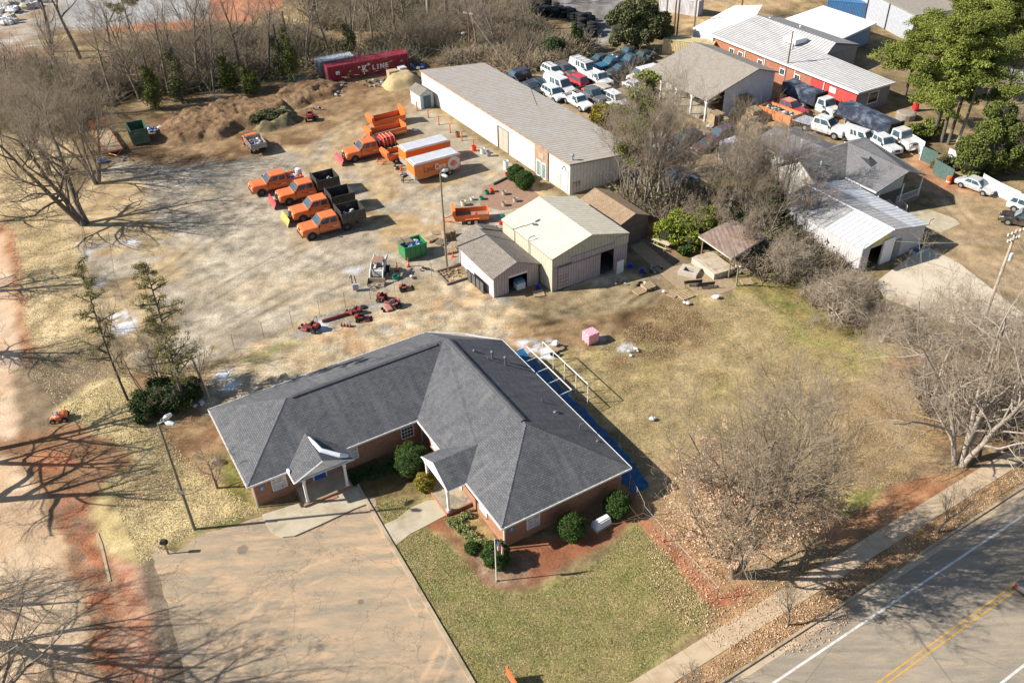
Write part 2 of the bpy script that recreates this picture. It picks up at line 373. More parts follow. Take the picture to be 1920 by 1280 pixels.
reg([(1150,595),(1260,585),(1325,615),(1300,668),(1220,690),(1150,650)],A(96,70,46),A(124,92,60),1,(.2,.6,0),amp=1.2,op=.8,holes=(1.6,.46),blur=3)
reg([(1140,675),(1175,672),(1185,690),(1150,692)],A(128,86,56),A(150,104,68),1,(.2,.6,0),amp=.5,blur=3)
reg([(960,560),(1230,520),(1240,560),(1130,590),(1000,600)],A(150,128,92),A(172,150,112),1.6,(.1,.8,.1),amp=1)
# front lawn, beds
reg([(1180,935),(1240,930),(1480,1130),(1380,1180),(1340,1180)],A(196,150,106),A(178,136,96),.9,(.4,.3,.9),amp=.6)
reg([(660,905),(790,880),(840,930),(760,975),(715,990)],A(150,138,84),A(136,110,74),1.2,(.8,.1,.1),amp=.4)
reg([(640,880),(780,830),(800,880),(770,910),(680,915)],A(130,98,66),A(112,92,52),1.2,(.4,.3,0),amp=.3)
reg([(720,1005),(800,975),(860,1030),(900,1095),(1000,1112),(1130,1045),(1195,975),(1345,1150),(1180,1290),(1050,1400),(950,1400),(880,1280)],A(160,146,92),A(176,150,104),1.6,(1,0,0),amp=.3)
reg([(720,1005),(800,975),(860,1030),(900,1095),(1000,1112),(1130,1045),(1195,975),(1345,1150),(1180,1290),(1050,1400),(950,1400),(880,1280)],A(138,138,72),A(152,144,84),1.2,(1,0,0),amp=.3,holes=(1.3,.5),off=50)
reg([(785,955),(860,940),(960,1020),(1100,1000),(1175,920),(1200,935),(1197,972),(1130,1022),(1060,1062),(1000,1100),(930,1104),(890,1080),(868,1040),(830,1000),(790,985)],A(168,104,70),A(142,92,66),1.6,(.1,.5,0),amp=.35)
reg([(880,1035),(940,1030),(1000,1050),(990,1095),(930,1102),(890,1075)],A(150,118,92),A(170,138,108),.6,(.1,.9,.3),amp=.4)
reg([(840,975),(890,960),(935,1010),(900,1035),(860,1020)],A(178,154,100),A(160,132,86),.6,(.6,.3,.4),amp=.3)
reg([(1186,962),(1200,958),(1352,1118),(1400,1090),(1410,1112),(1350,1140),(1335,1135)],A(196,120,82),A(178,104,68),1,(0,.4,0),amp=.25)
# verge by the road
reg([(1180,1300),(1270,1240),(1440,1140),(1520,1080),(1640,985),(1760,890),(1920,800),(2300,600),(2300,720),(1930,880),(1760,1010),(1600,1120),(1420,1240),(1340,1330)],A(188,148,104),A(170,132,88),1.2,(.5,.3,.8),amp=.4)
reg([(1500,960),(1600,930),(1700,890),(1880,830),(1930,790),(1930,840),(1760,930),(1640,990),(1560,1030)],A(168,108,72),A(186,134,92),1.5,(.2,.5,.4),amp=.6)
reg([(1560,930),(1660,900),(1650,930),(1570,975)],A(150,144,70),A(170,150,90),1,(1,0,.1),amp=.6)
reg([(1500,740),(1920,640),(2300,640),(2300,760),(1900,850),(1700,900),(1560,920)],A(176,146,106),A(150,118,84),1.6,(.6,.2,.7),amp=1.2)
# right hand yard and drives
reg([(1690,290),(1740,285),(1800,320),(1870,360),(2300,380),(2300,640),(1910,560),(1750,470),(1770,400),(1720,350)],A(196,164,122),A(176,146,104),2.5,(0,.7,.1),amp=.5)
reg([(1690,290),(1745,285),(1790,330),(1860,370),(1780,360),(1720,340)],A(184,132,92),A(196,146,104),1,(0,.5,.6),amp=.6)
reg([(950,150),(1100,108),(1240,105),(1330,205),(1440,240),(1560,200),(1690,290),(1560,250),(1420,260),(1350,330),(1260,420),(1190,360),(1120,250)],A(178,154,116),A(160,136,102),3,(0,.8,.1),amp=.6)
reg([(1150,370),(1230,360),(1330,420),(1320,470),(1250,480),(1200,450),(1160,400)],A(172,116,76),A(150,102,66),1.2,(.1,.5,.8),amp=.6)
reg([(1180,440),(1230,440),(1290,500),(1240,540),(1170,505)],A(132,112,88),A(148,126,98),1,(0,.7,.2),amp=.4)
reg([(1330,330),(1480,330),(1560,420),(1640,500),(1700,560),(1600,640),(1440,560),(1360,520),(1330,430)],A(146,118,84),A(120,112,60),1.5,(.6,.3,.5),amp=.8)
reg([(1360,530),(1430,510),(1560,560),(1620,620),(1500,600)],A(140,138,66),A(160,136,84),1.5,(.8,0,.3),amp=1,op=.7)
# snow remnants
for q in ([(975,640),(1030,636),(1048,655),(1012,682),(985,662)],[(1156,648),(1185,644),(1196,664),(1163,666)],[(1126,628),(1152,640),(1130,652)],[(196,595),(230,580),(250,596),(258,614),(236,628),(210,622)],[(183,533),(198,525),(203,534),(190,541)],[(160,465),(175,464),(175,476),(162,477)],[(232,450),(258,446),(266,457),(238,462)],[(588,598),(612,600),(618,620),(604,630),(590,620)],[(640,502),(672,500),(674,510),(648,516)],[(985,690),(1010,676),(1110,790),(1190,880),(1215,900),(1195,915),(1160,885),(1060,790)],[(480,740),(500,730),(510,745),(490,752)],[(905,500),(920,496),(936,514),(922,524)],[(400,700),(440,690),(450,720),(420,740)]):
    reg(q,(.66,.68,.72),(.50,.50,.50),.6,(0,.3,0),amp=.7,blur=1,holes=(.8,.40))
n1=fbm(X,Y,1.1,3,60)[...,None]; n2=fbm(X,Y,4.5,4,63)[...,None]; dm=.4+.6*np.clip(det.sum(-1,keepdims=True),0,1); albedo*=(1+1.1*dm*(n1-.5))*(1+.3*dm*(n2-.5))
def ruts(pts,w_,op,c=None,n=60,gauge=1.5):
    P=[np.array(G(*p)[:2]) for p in pts]; Q=[]
    for i in range(n+1):
        t=i/n; q=(1-t)**2*P[0]+2*t*(1-t)*P[1]+t*t*P[2]; Q.append(q)
    Q=np.array(Q); D=np.full(X.shape,1e9); d=np.gradient(Q,axis=0); nn=np.stack([-d[:,1],d[:,0]],1); nn/=np.linalg.norm(nn,axis=1)[:,None]
    bx=(X>Q[:,0].min()-3)&(X<Q[:,0].max()+3)&(Y>Q[:,1].min()-3)&(Y<Q[:,1].max()+3)
    xs,ys=X[bx],Y[bx]; dd=np.full(xs.shape,1e9)
    for s_ in (-gauge/2,gauge/2):
        R_=Q+nn*s_
        for a in R_: dd=np.minimum(dd,(xs-a[0])**2+(ys-a[1])**2)
    m=np.exp(-dd/w_**2)*op*np.clip(fbm(xs,ys,2,3,80)*2-.4,0,1); albedo[bx]*=(1-m[:,None]*np.array([1,1.02,1.05]))
for p,o_ in ((((330,600),(500,480),(760,380)),.45),(((420,620),(600,500),(900,440)),.4),(((240,560),(420,440),(640,250)),.4),(((640,470),(820,400),(700,260)),.35),(((700,520),(540,500),(400,380)),.35),(((820,345),(700,420),(560,520)),.4),(((600,560),(760,500),(860,420)),.35),(((500,340),(600,240),(740,190)),.35),(((1000,620),(1180,600),(1225,545)),.6),(((1010,600),(1150,575),(1180,535)),.5),(((860,560),(1050,590),(1300,640)),.4),(((740,600),(900,570),(1100,600)),.35),(((1000,560),(1130,600),(1250,690)),.35),(((1760,360),(1820,440),(1920,520)),.4),(((1740,440),(1840,420),(1920,460)),.35),(((40,480),(70,700),(60,900)),.2),(((60,960),(120,1150),(150,1290)),.2),(((10,960),(60,1150),(90,1290)),.2),(((1240,200),(1380,250),(1300,320)),.35)): ruts(p,.28,o_)
Z=(fbm(X,Y,9,3,70)-.5)*.0
gn=NT('ground earth',.95,0,.15); ca=gn.n('Attribute',attribute_name='albedo'); da=gn.n('Attribute',attribute_name='detail'); sp=gn.n('SeparateColor'); gn.l(da.outputs['Color'],sp.inputs[0])
ob=gn.coord(); c0=ca.outputs['Color']
g1=gn.ramp(gn.noise(ob,3.2,5,.75),[(.3,(.42,.48,.36)),(.5,(.98,.98,.92)),(.7,(1.6,1.5,1.3))]); c0=gn.mix(sp.outputs[0],c0,gn.mix(1,c0,g1,'MULTIPLY'))
g2=gn.ramp(gn.noise(ob,6,6,.8),[(.32,(.50,.48,.46)),(.5,(1,1,1)),(.66,(1.45,1.43,1.4))]); c0=gn.mix(sp.outputs[1],c0,gn.mix(1,c0,g2,'MULTIPLY'))
mp=gn.n('Mapping'); mp.inputs['Scale'].default_value=(1,2.2,1); mp.inputs['Rotation'].default_value=(0,0,.6); gn.l(ob,mp.inputs[0])
g3=gn.ramp(gn.noise(mp.outputs[0],4.5,6,.85),[(.34,(.6,.55,.46)),(.5,(1,1,1)),(.66,(1.28,1.26,1.2))]); c0=gn.mix(sp.outputs[2],c0,gn.mix(1,c0,g3,'MULTIPLY'))
g5=gn.ramp(gn.noise(ob,1.1,8,.78),[(.34,(.62,.60,.57)),(.5,(1,1,1)),(.66,(1.28,1.28,1.28))]); c0=gn.mix(gn.math('ADD',.25,gn.math('MULTIPLY',.6,gn.math('MAXIMUM',sp.outputs[0],sp.outputs[1]))),c0,gn.mix(1,c0,g5,'MULTIPLY')); gn.bump(gn.noise(ob,5,7,.75),.7,.12); ground_mat=gn.col(c0)
ny,nx=X.shape; idx=np.arange(ny*nx).reshape(ny,nx)
FQ=np.stack([idx[:-1,:-1],idx[:-1,1:],idx[1:,1:],idx[1:,:-1]],-1).reshape(-1,4)
al=np.concatenate([albedo.reshape(-1,3),np.ones((ny*nx,1))],1); dt=np.concatenate([det.reshape(-1,3),np.ones((ny*nx,1))],1)
g_=fastmesh('ground',np.stack([X,Y,Z],-1).reshape(-1,3),FQ,ground_mat,attr=dict(albedo=al,detail=dt)); g_['kind']='structure'

# ------------------------------------------------------------------ paved sheets
def sheet(name,poly,mat,z,name_edge=0,wob=.0,px=True,thick=0):
    P=[G(*p) if px else Vector((*p,0)) for p in poly]; R=random.Random(3); Q=[]
    for a,b in zip(P,P[1:]+P[:1]):
        n=max(1,int((b-a).length/.5)) if wob else 1
        for i in range(n):
            q=a.lerp(b,i/n); 
            if wob: q=q+Vector((R.uniform(-wob,wob),R.uniform(-wob,wob),0))
            Q.append(q)
    m=MB()
    if thick: m.prism([(q.x,q.y) for q in Q],z-thick,z)
    else: m.poly([(q.x,q.y,z) for q in Q])
    if sum((a.x*b.y-b.x*a.y) for a,b in zip(Q,Q[1:]+Q[:1]))<0: m.f=[f[::-1] for f in m.f]
    o=m.build(name,mat); o['kind']='structure'; return o
def asphalt(name,c,c2,clay=None,cracks=0,stripes=0,rot=0):
    t=NT(name,.9,0,.2); ob=t.coord(); cc=t.ramp(t.noise(ob,.22,7,.72),[(.3,c),(.7,c2)])
    if clay:
        mp=t.n('Mapping'); mp.inputs['Rotation'].default_value=(0,0,rot); mp.inputs['Scale'].default_value=(.28,1.2,1); t.l(ob,mp.inputs[0])
        f=t.ramp(t.noise(mp.outputs[0],.9,8,.78),[(.42,(0,0,0)),(.60,(1,1,1))]); f2=t.ramp(t.noise(ob,.13,4,.6),[(.3,(.35,.35,.35)),(.65,(1,1,1))]); cc=t.mix(t.math('MULTIPLY',f,t.math('MULTIPLY',f2,.9)),cc,clay)
    cc=t.mix(.6,cc,t.ramp(t.noise(ob,9,4,.8),[(.3,(.75,.75,.75)),(.7,(1.2,1.2,1.2))]),'MULTIPLY')
    if cracks:
        lc=G(640,1190); vm=t.n('VectorMath'); vm.operation='DISTANCE'; t.l(ob,vm.inputs[0]); vm.inputs[1].default_value=(lc.x,lc.y,0)
        wob=t.math('ADD',vm.outputs['Value'],t.math('MULTIPLY',t.noise(ob,.5,3),.8))
        for r_,w__ in ((6.9,.26),(5.4,.16),(7.7,.16)):
            q=t.math('ABSOLUTE',t.math('SUBTRACT',wob,r_)); f=t.math('MULTIPLY',t.ramp(q,[(0,(1,1,1)),(w__,(0,0,0))]),t.ramp(t.noise(ob,.3,3),[(.46,(0,0,0)),(.62,(.6,.6,.6))])); cc=t.mix(f,cc,sc(clay,1.08))
        for (px_,py_,rr_) in ((455,1030,.55),(677,1127,.35),(560,966,.35),(600,1210,.3)):
            g_0=G(px_,py_); vm=t.n('VectorMath'); vm.operation='DISTANCE'; t.l(ob,vm.inputs[0]); vm.inputs[1].default_value=(g_0.x,g_0.y,0)
            f=t.ramp(t.math('ADD',vm.outputs['Value'],t.math('MULTIPLY',t.noise(ob,2.5,3),.4)),[(rr_,(.6,.6,.6)),(rr_+.12,(0,0,0))]); cc=t.mix(f,cc,(.10,.085,.07))
        ds=t.n('VectorMath'); ds.operation='ADD'; nn=t.noise(ob,1.2,4,.6,'Color'); sc2=t.n('VectorMath'); sc2.operation='SCALE'; sc2.inputs['Scale'].default_value=1.3; t.l(nn,sc2.inputs[0]); t.l(ob,ds.inputs[0]); t.l(sc2.outputs[0],ds.inputs[1])
        for s_,wd,msk in ((.17,.006,None),(1.7,.045,(.54,.60))):
            v=t.n('TexVoronoi'); v.feature='DISTANCE_TO_EDGE'; v.inputs['Scale'].default_value=s_; t.l(ds.outputs[0],v.inputs['Vector'])
            f=t.ramp(v.outputs[0],[(0,(1,1,1)),(wd,(0,0,0))])
            if msk: f=t.math('MULTIPLY',f,t.ramp(t.noise(ob,.16,3,.5),[(msk[0],(0,0,0)),(msk[1],(1,1,1))]))
            cc=t.mix(t.math('MULTIPLY',f,.62),cc,(.12,.085,.06))
    if not cracks:
        mp2=t.n('Mapping'); mp2.inputs['Rotation'].default_value=(0,0,rot); mp2.inputs['Scale'].default_value=(.05,2.2,1); t.l(ob,mp2.inputs[0]); cc=t.mix(.45,cc,t.ramp(t.noise(mp2.outputs[0],1,4,.6),[(.3,(.72,.72,.73)),(.7,(1.18,1.16,1.12))]),'MULTIPLY')
        v=t.n('TexVoronoi'); v.feature='DISTANCE_TO_EDGE'; v.inputs['Scale'].default_value=.09; t.l(ob,v.inputs['Vector']); cc=t.mix(t.math('MULTIPLY',t.ramp(v.outputs[0],[(0,(1,1,1)),(.004,(0,0,0))]),.4),cc,(.08,.07,.06))
    t.bump(t.noise(ob,25,3),.25,.02); return t.col(cc)
m_lot=asphalt('clay dusted cracked asphalt',A(158,144,120),A(186,162,130),A(228,184,138),1,rot=-.38)
m_road=asphalt('worn road asphalt',A(152,140,122),A(172,156,134),A(196,174,144),0,rot=-.62)
m_conc=plain('concrete slab',A(206,188,156),.9,var=.12,scale=1.2,dirt=A(176,156,124))
m_walk=plain('sidewalk concrete',A(214,186,150),.9,var=.1,scale=.8,dirt=A(186,156,118))
m_drive=plain('pale driveway concrete',A(226,206,176),.9,var=.08,scale=.5,dirt=A(206,180,146))
m_kerb=plain('kerb concrete',A(196,172,138),.9,var=.15,scale=1.5,dirt=A(150,124,92))
lot=[(262,1030),(320,1022),(372,1000),(500,962),(560,985),(700,950),(735,1020),(892,1290),(960,1420),(330,1440),(318,1290),(300,1190),(285,1110)]
lot=[(281,1022),(330,1035),(372,1003),(492,968),(700,930),(735,1020),(892,1288),(990,1450),(330,1450),(348,1270),(312,1130)]
sheet('parking_lot',lot,m_lot,.006,wob=.08)
def strip_px(a,b,w0,w1): pass
# kerb along the lot
def ribbon(name,pts,w_,z0,z1,mat,kind='structure',px=True):
    P=[G(*p) if px else Vector(p) for p in pts]; L=[];Rr=[]
    for i,p in enumerate(P):
        d=(P[min(i+1,len(P)-1)]-P[max(i-1,0)]); d.z=0; d.normalize(); n=Vector((-d.y,d.x,0)); L.append(p+n*w_/2); Rr.append(p-n*w_/2)
    m=MB()
    for i in range(len(P)-1):
        a,b,c,d=Rr[i],Rr[i+1],L[i+1],L[i]
        m.poly([(a.x,a.y,z1),(b.x,b.y,z1),(c.x,c.y,z1),(d.x,d.y,z1)])
        if z1-z0>.02:
            m.poly([(a.x,a.y,z0),(b.x,b.y,z0),(b.x,b.y,z1),(a.x,a.y,z1)]); m.poly([(c.x,c.y,z0),(d.x,d.y,z0),(d.x,d.y,z1),(c.x,c.y,z1)])
    for q,q2 in ((L[0],Rr[0]),(Rr[-1],L[-1])):
        if z1-z0>.02: m.poly([(q.x,q.y,z0),(q2.x,q2.y,z0),(q2.x,q2.y,z1),(q.x,q.y,z1)])
    o=m.build(name,mat)
    if kind: o['kind']=kind
    return o
ribbon('parking_lot_kerb',[(668,908),(700,962),(735,1022),(800,1132),(892,1290),(990,1455)],.28,0,.13,m_kerb)
ribbon('dirt_road_kerb',[(206,1090),(190,1020),(182,1000)],.18,0,.05,m_kerb)
# ramp slab in front of the left entry, walkway, driveway, sidewalk, road
sheet('entry_apron',[(492,966),(500,985),(512,1000),(530,1008),(552,1006),(600,985),(664,955),(690,945),(672,905),(560,945)],m_conc,.12,thick=.13)
sheet('entry_walkway',[(833,935),(846,960),(800,985),(770,1000),(742,1022),(716,985),(745,972),(770,952),(800,938)],m_conc,.03,thick=.03)
RD=Vector((G(1920,965)-G(1450,1280))).normalized(); RN=Vector((-RD.y,RD.x,0)); W0=G(1450,1280)
def rp(s,t): p=W0+RD*s+RN*t; return (p.x,p.y)
kt=(G(1535,1165)-W0).dot(RN); yt=(G(1790,1182)-W0).dot(RN)
def rstrip(name,s0,s1,t0,t1,mat,z,thick=0):
    m=MB(); q=[rp(s0,t0),rp(s1,t0),rp(s1,t1),rp(s0,t1)]
    if thick: m.prism(q,z-thick,z)
    else: m.poly([(*p,z) for p in q])
    if (q[1][0]-q[0][0])*(q[2][1]-q[1][1])-(q[1][1]-q[0][1])*(q[2][0]-q[1][0])<0: m.f=[f[::-1] for f in m.f]
    o=m.build(name,mat); o['kind']='structure'; return o
rstrip('road',-80,160,2*yt-3.2,kt,m_road,.006)
m_white=plain('white road paint',A(236,230,220),.7,var=.12,scale=4,dirt=A(196,186,168)); m_yel=plain('yellow road paint',A(232,172,66),.7,var=.1,scale=4,dirt=A(200,150,80))
rstrip('road_edge_line',-80,160,-.08,.08,m_white,.011)
for dt_ in (-.17,.17): rstrip('road_centre_line',-80,160,yt+dt_-.055,yt+dt_+.055,m_yel,.011)
lt=(G(1890,1270)-W0).dot(RN); rstrip('lane_line',-80,160,lt-.08,lt+.08,m_white,.0115)
rstrip('road_kerb',-80,13.6,kt,kt+.18,m_kerb,.13,.13); rstrip('road_kerb',16.2,160,kt,kt+.18,m_kerb,.13,.13)
rstrip('road_gutter',-80,160,kt-.45,kt-.01,m_walk,.0105)
sA=(G(1180,1280)-W0).dot(RN); sB=(G(1262,1280)-W0).dot(RN)
kw=kt+.2
for i in range(-30,60):
    rstrip('sidewalk',i*1.55,i*1.55+1.53,sB,sA,m_walk,.03,.03) if i in() else None
t_=NT('jointed sidewalk',.9,0,.2); ob_=t_.coord(); mp_=t_.n('Mapping'); mp_.inputs['Rotation'].default_value=(0,0,-math.atan2(RD.y,RD.x)); t_.l(ob_,mp_.inputs[0]); wv=t_.n('TexWave'); wv.inputs['Scale'].default_value=.314/1.55; t_.l(mp_.outputs[0],wv.inputs[0])
cc_=t_.ramp(t_.noise(ob_,1.1,5,.7),[(.3,A(190,160,122)),(.6,A(216,188,152))]); cc_=t_.mix(t_.ramp(wv.outputs[1],[(0,(.6,.6,.6)),(.002,(0,0,0))]),cc_,A(150,126,98)); m_side=t_.col(cc_)
rstrip('sidewalk',-80,160,sB,sA,m_side,.03,.03)
sheet('side_driveway',[(1710,478),(1745,466),(1800,495),(1960,620),(2300,800),(2300,900),(1900,640),(1800,610),(1660,560),(1640,530)],m_drive,.02,thick=.02)
sheet('porch_apron',[(1700,398),(1740,392),(1790,410),(1800,420),(1765,436),(1735,425)],m_conc,.02,thick=.02)
m_pav=pattern('patio paving','brick',A(196,168,124),A(176,148,106),.9,.9,bump=.3)
sheet('patio',[(1238,513),(1262,500),(1296,493),(1372,525),(1385,538),(1345,554),(1315,550),(1290,540),(1272,542)],m_pav,.03,thick=.03)
sheet('paver_path',[(1180,462),(1205,452),(1262,500),(1238,512)],m_pav,.02,thick=.02)
sheet('brick_forecourt',[(905,352),(960,326),(1010,365),(1000,385),(940,395),(900,385)],pattern('clay pavers','brick',A(186,136,104),A(168,120,92),.9,.9,bump=.3),.012)
m_snow=plain('old snow',(.72,.74,.78),.7,var=.08,scale=2)
def snow(poly,wob=.12,z=.02):
    o=sheet('snow',poly,m_snow,z,wob=wob); return o
# ------------------------------------------------------------------ buildings
m_brick=pattern('red brown brick','brick',(.42,.19,.105),(.32,.14,.08),1,.9)
m_shing=pattern('charcoal shingle','shingle',(.128,.132,.142),(.086,.089,.097),.9,.92,dirt=(.21,.205,.20),dirtamt=.35,bump=.35)
m_white=plain('white trim',(.72,.71,.69),.55,var=.05); m_whitem=plain('white painted wood',(.74,.73,.71),.6,var=.08)
m_dark=plain('dark opening',(.012,.012,.014),.9,var=.1); m_metal=plain('galvanised steel',(.45,.46,.47),.4,.7,var=.15); m_black=plain('black rubber',(.02,.02,.02),.8)
m_glass=glass(); m_wglass=glass('pale curtained glass',(.30,.30,.30),.1)
m_wood=plain('weathered pallet wood',(.42,.31,.19),.9,var=.35,scale=6); m_greywood=plain('grey timber',(.24,.19,.14),.9,var=.35,scale=5)
def window(parent,p0,d,s,z,w_,h_,cols=2,rows=2,glassm=None,out=.04,frame=.07,sill=True,name='window'):
    "d unit 2d direction of the wall, outward = right of d"
    d=Vector((d[0],d[1],0)).normalized(); n=Vector((d.y,-d.x,0)); o=Vector((p0[0],p0[1],0))+d*s+n*out
    ang=math.atan2(d.y,d.x); f=MB()
    def bx(a,b,za,zb,dep=.06,off=0):
        c=o+d*((a+b)/2)+n*off; f.obox((c.x,c.y),ang,b-a,dep,za,zb)
    bx(-frame,0,z-frame,z+h_+frame); bx(w_,w_+frame,z-frame,z+h_+frame); bx(0,w_,z+h_,z+h_+frame); bx(0,w_,z-frame,z)
    for i in range(1,cols): bx(w_*i/cols-.015,w_*i/cols+.015,z,z+h_,.035)
    for i in range(1,rows): bx(0,w_,z+h_*i/rows-.02,z+h_*i/rows+.02,.045)
    fo=f.build(name,m_white,parent)
    g=MB(); a=o-n*.012; b=a+d*w_; g.poly([(a.x,a.y,z),(b.x,b.y,z),(b.x,b.y,z+h_),(a.x,a.y,z+h_)]); g.build('pane',glassm or m_glass,fo)
    if sill:
        k=MB(); c=o+d*(w_/2)+n*.03; k.obox((c.x,c.y),ang,w_+.3,.16,z-frame-.08,z-frame-.005); k.build('sill',m_brick if parent.name.startswith('brick') else m_white,fo)
    return fo
def slab(m,pts,th=.12):
    "roof plane with thickness, pts counter-clockwise seen from above"
    p=[Vector(q) for q in pts]; q=[v-Vector((0,0,th)) for v in p]; m.poly(p); m.poly(q[::-1])
    for i in range(len(p)):
        j=(i+1)%len(p); m.poly([q[i],q[j],p[j],p[i]])
    return m
def door(parent,p0,d,s,z,w_,h_,mat,out=.05,handle=True,frame=True):
    d=Vector((d[0],d[1],0)).normalized(); n=Vector((d.y,-d.x,0)); o=Vector((p0[0],p0[1],0))+d*(s+w_/2)+n*out; ang=math.atan2(d.y,d.x)
    m=MB().obox((o.x,o.y),ang,w_,.05,z,z+h_); dd=m.build('door',mat,parent)
    if frame:
        f=MB()
        for k in(-1,1): c=o+d*k*(w_/2+.05); f.obox((c.x,c.y),ang,.1,.07,z,z+h_+.1)
        f.obox((o.x,o.y),ang,w_,.07,z+h_,z+h_+.1); f.build('door_frame',m_white,dd)
    if handle: c=o+d*(w_*.4)+n*.06; MB().obox((c.x,c.y),ang,.05,.06,z+.98,z+1.08).build('handle',m_metal,dd)
    return dd
# ---------- the brick office in front
OX,OY=-1.0056,41.749; OA=math.atan2(.50408,.86366)
H=empty('brick_office',(OX,OY,0),OA,'L-shaped brick office with dark grey hipped shingle roof and two white gabled porches','office building')
EZ=2.75; TH=2.78
wl=MB(); ov=.45
walls=[((-14+ov,13.45+ov),(-.0+ov,13.45+ov)),((ov,13.45+ov),(ov,ov)),((ov,ov),(11.25-ov,ov)),((11.25-ov,ov),(11.25-ov,19-ov)),((11.25-ov,19-ov),(6,23.8-ov)),((6,23.8-ov),(-14+ov,23.8-ov)),((-14+ov,23.8-ov),(-14+ov,13.45+ov))]
for a,b in walls: wl.wall(a,b,0,2.7)
wl.build('wall',m_brick,H)
R=MB(); s1=(5.28-EZ)/5.15; rz=5.45; sR=(rz-EZ)/5.62
A1,B1=(-14,23.8,EZ),(-14,13.45,EZ); C1=(0,13.45,EZ); E1=(0,0,EZ); F1=(11.25,0,EZ); G1=(11.25,19.1,EZ); BK=(6,23.85,EZ); NC=(8.9,21.7,2.45)
L1=(-8.75,18.6,5.28); J=(5.2,18.6,5.33); T4=(5.62,5.8,rz); T3=(5.62,18.6,rz)
# plane polygons (ccw from above)
planes=[[B1,C1,J,L1],[A1,B1,L1],[BK,A1,L1,J,T3],[C1,E1,T4,T3,J],[E1,F1,T4],[F1,G1,T3,T4],[G1,NC,T3],[NC,BK,T3]]
for p in planes: R.poly(p)
ro=R.build('roof',m_shing,H,solid=.16)
rc=MB()
def cap(a,b,w_=.14,h_=.03):
    a=Vector(a); b=Vector(b); d=(b-a).normalized(); s=d.cross(Vector((0,0,1))).normalized()*w_; up=Vector((0,0,h_)); dn=Vector((0,0,-.05))
    rc.poly([a+s+dn,b+s+dn,b+up,a+up]); rc.poly([a+up,b+up,b-s+dn,a-s+dn])
for a,b in ((L1,A1),(L1,B1),(T4,E1),(T4,F1)): rc=MB(); cap(a,b); rc.build('hip_cap',m_shing,ro)
rv=MB(); m_rv=plain('dark ridge vent',(.085,.088,.094),.85)
def ridgev(a,b,h_=.04,w_=.2):
    a=Vector(a);b=Vector(b); d=(b-a).normalized(); s=d.cross(Vector((0,0,1))).normalized()*w_
    up=Vector((0,0,h_+.05)); q=Vector((0,0,h_-.02)); z0=Vector((0,0,-.12))
    rv.poly([a+s+z0,b+s+z0,b+s+q,a+s+q]); rv.poly([a+s+q,b+s+q,b+up,a+up]); rv.poly([a+up,b+up,b-s+q,a-s+q]); rv.poly([a-s+q,b-s+q,b-s+z0,a-s+z0])
    rv.poly([a+s+z0,a+s+q,a+up,a-s+q,a-s+z0]); rv.poly([b-s+z0,b-s+q,b+up,b+s+q,b+s+z0])
ridgev((-8.3,18.6,5.28),(4.6,18.6,5.3)); rv.build('ridge_vent',m_rv,ro); rv=MB(); ridgev((5.62,6.2,rz),(5.62,18.5,rz),.04,.22); rv.build('ridge_vent',m_rv,ro)
# eave gutters with spaced brackets
gt=MB(); gb=MB()
def gutter(a,b):
    a=Vector(a);b=Vector(b); L=(b-a).length; d=(b-a)/L; n=Vector((d.y,-d.x,0)); ang=math.atan2(d.y,d.x); z=a.z
    c=(a+b)/2+n*.075; gt.obox((c.x,c.y),ang,L+.1,.03,z-.17,z-.01); c=(a+b)/2+n*.012; gt.obox((c.x,c.y),ang,L,.02,z-.18,z-.02); c=(a+b)/2+n*.044; gt.obox((c.x,c.y),ang,L,.045,z-.175,z-.155)
    for i in range(int(L/.75)+1):
        c=a+d*min(L,.3+i*.75)+n*.045; gt.obox((c.x,c.y),ang,.09,.06,z-.15,z-.015)
Z3=2.75
def P3(x,y): return (x,y,Z3)
for a,b in ((A1,B1),(B1,P3(-10.9,13.45)),(P3(-6.15,13.45),C1),(C1,P3(0,9.45)),(P3(0,5.2),E1),(E1,F1),(F1,G1),(G1,NC),(NC,BK),(BK,A1)): gutter((a[0],a[1],Z3),(b[0],b[1],Z3))
gt.build('gutter',m_white,ro); 
so_=MB()
for a,b in walls:
    d=(Vector(b)-Vector(a)).normalized(); n=Vector((d.y,-d.x)); a2,b2=Vector(a)+n*ov,Vector(b)+n*ov
    so_.poly([(*a,2.56),(*b,2.56),(*b2,2.56),(*a2,2.56)])
so_.build('soffit',m_white,H)
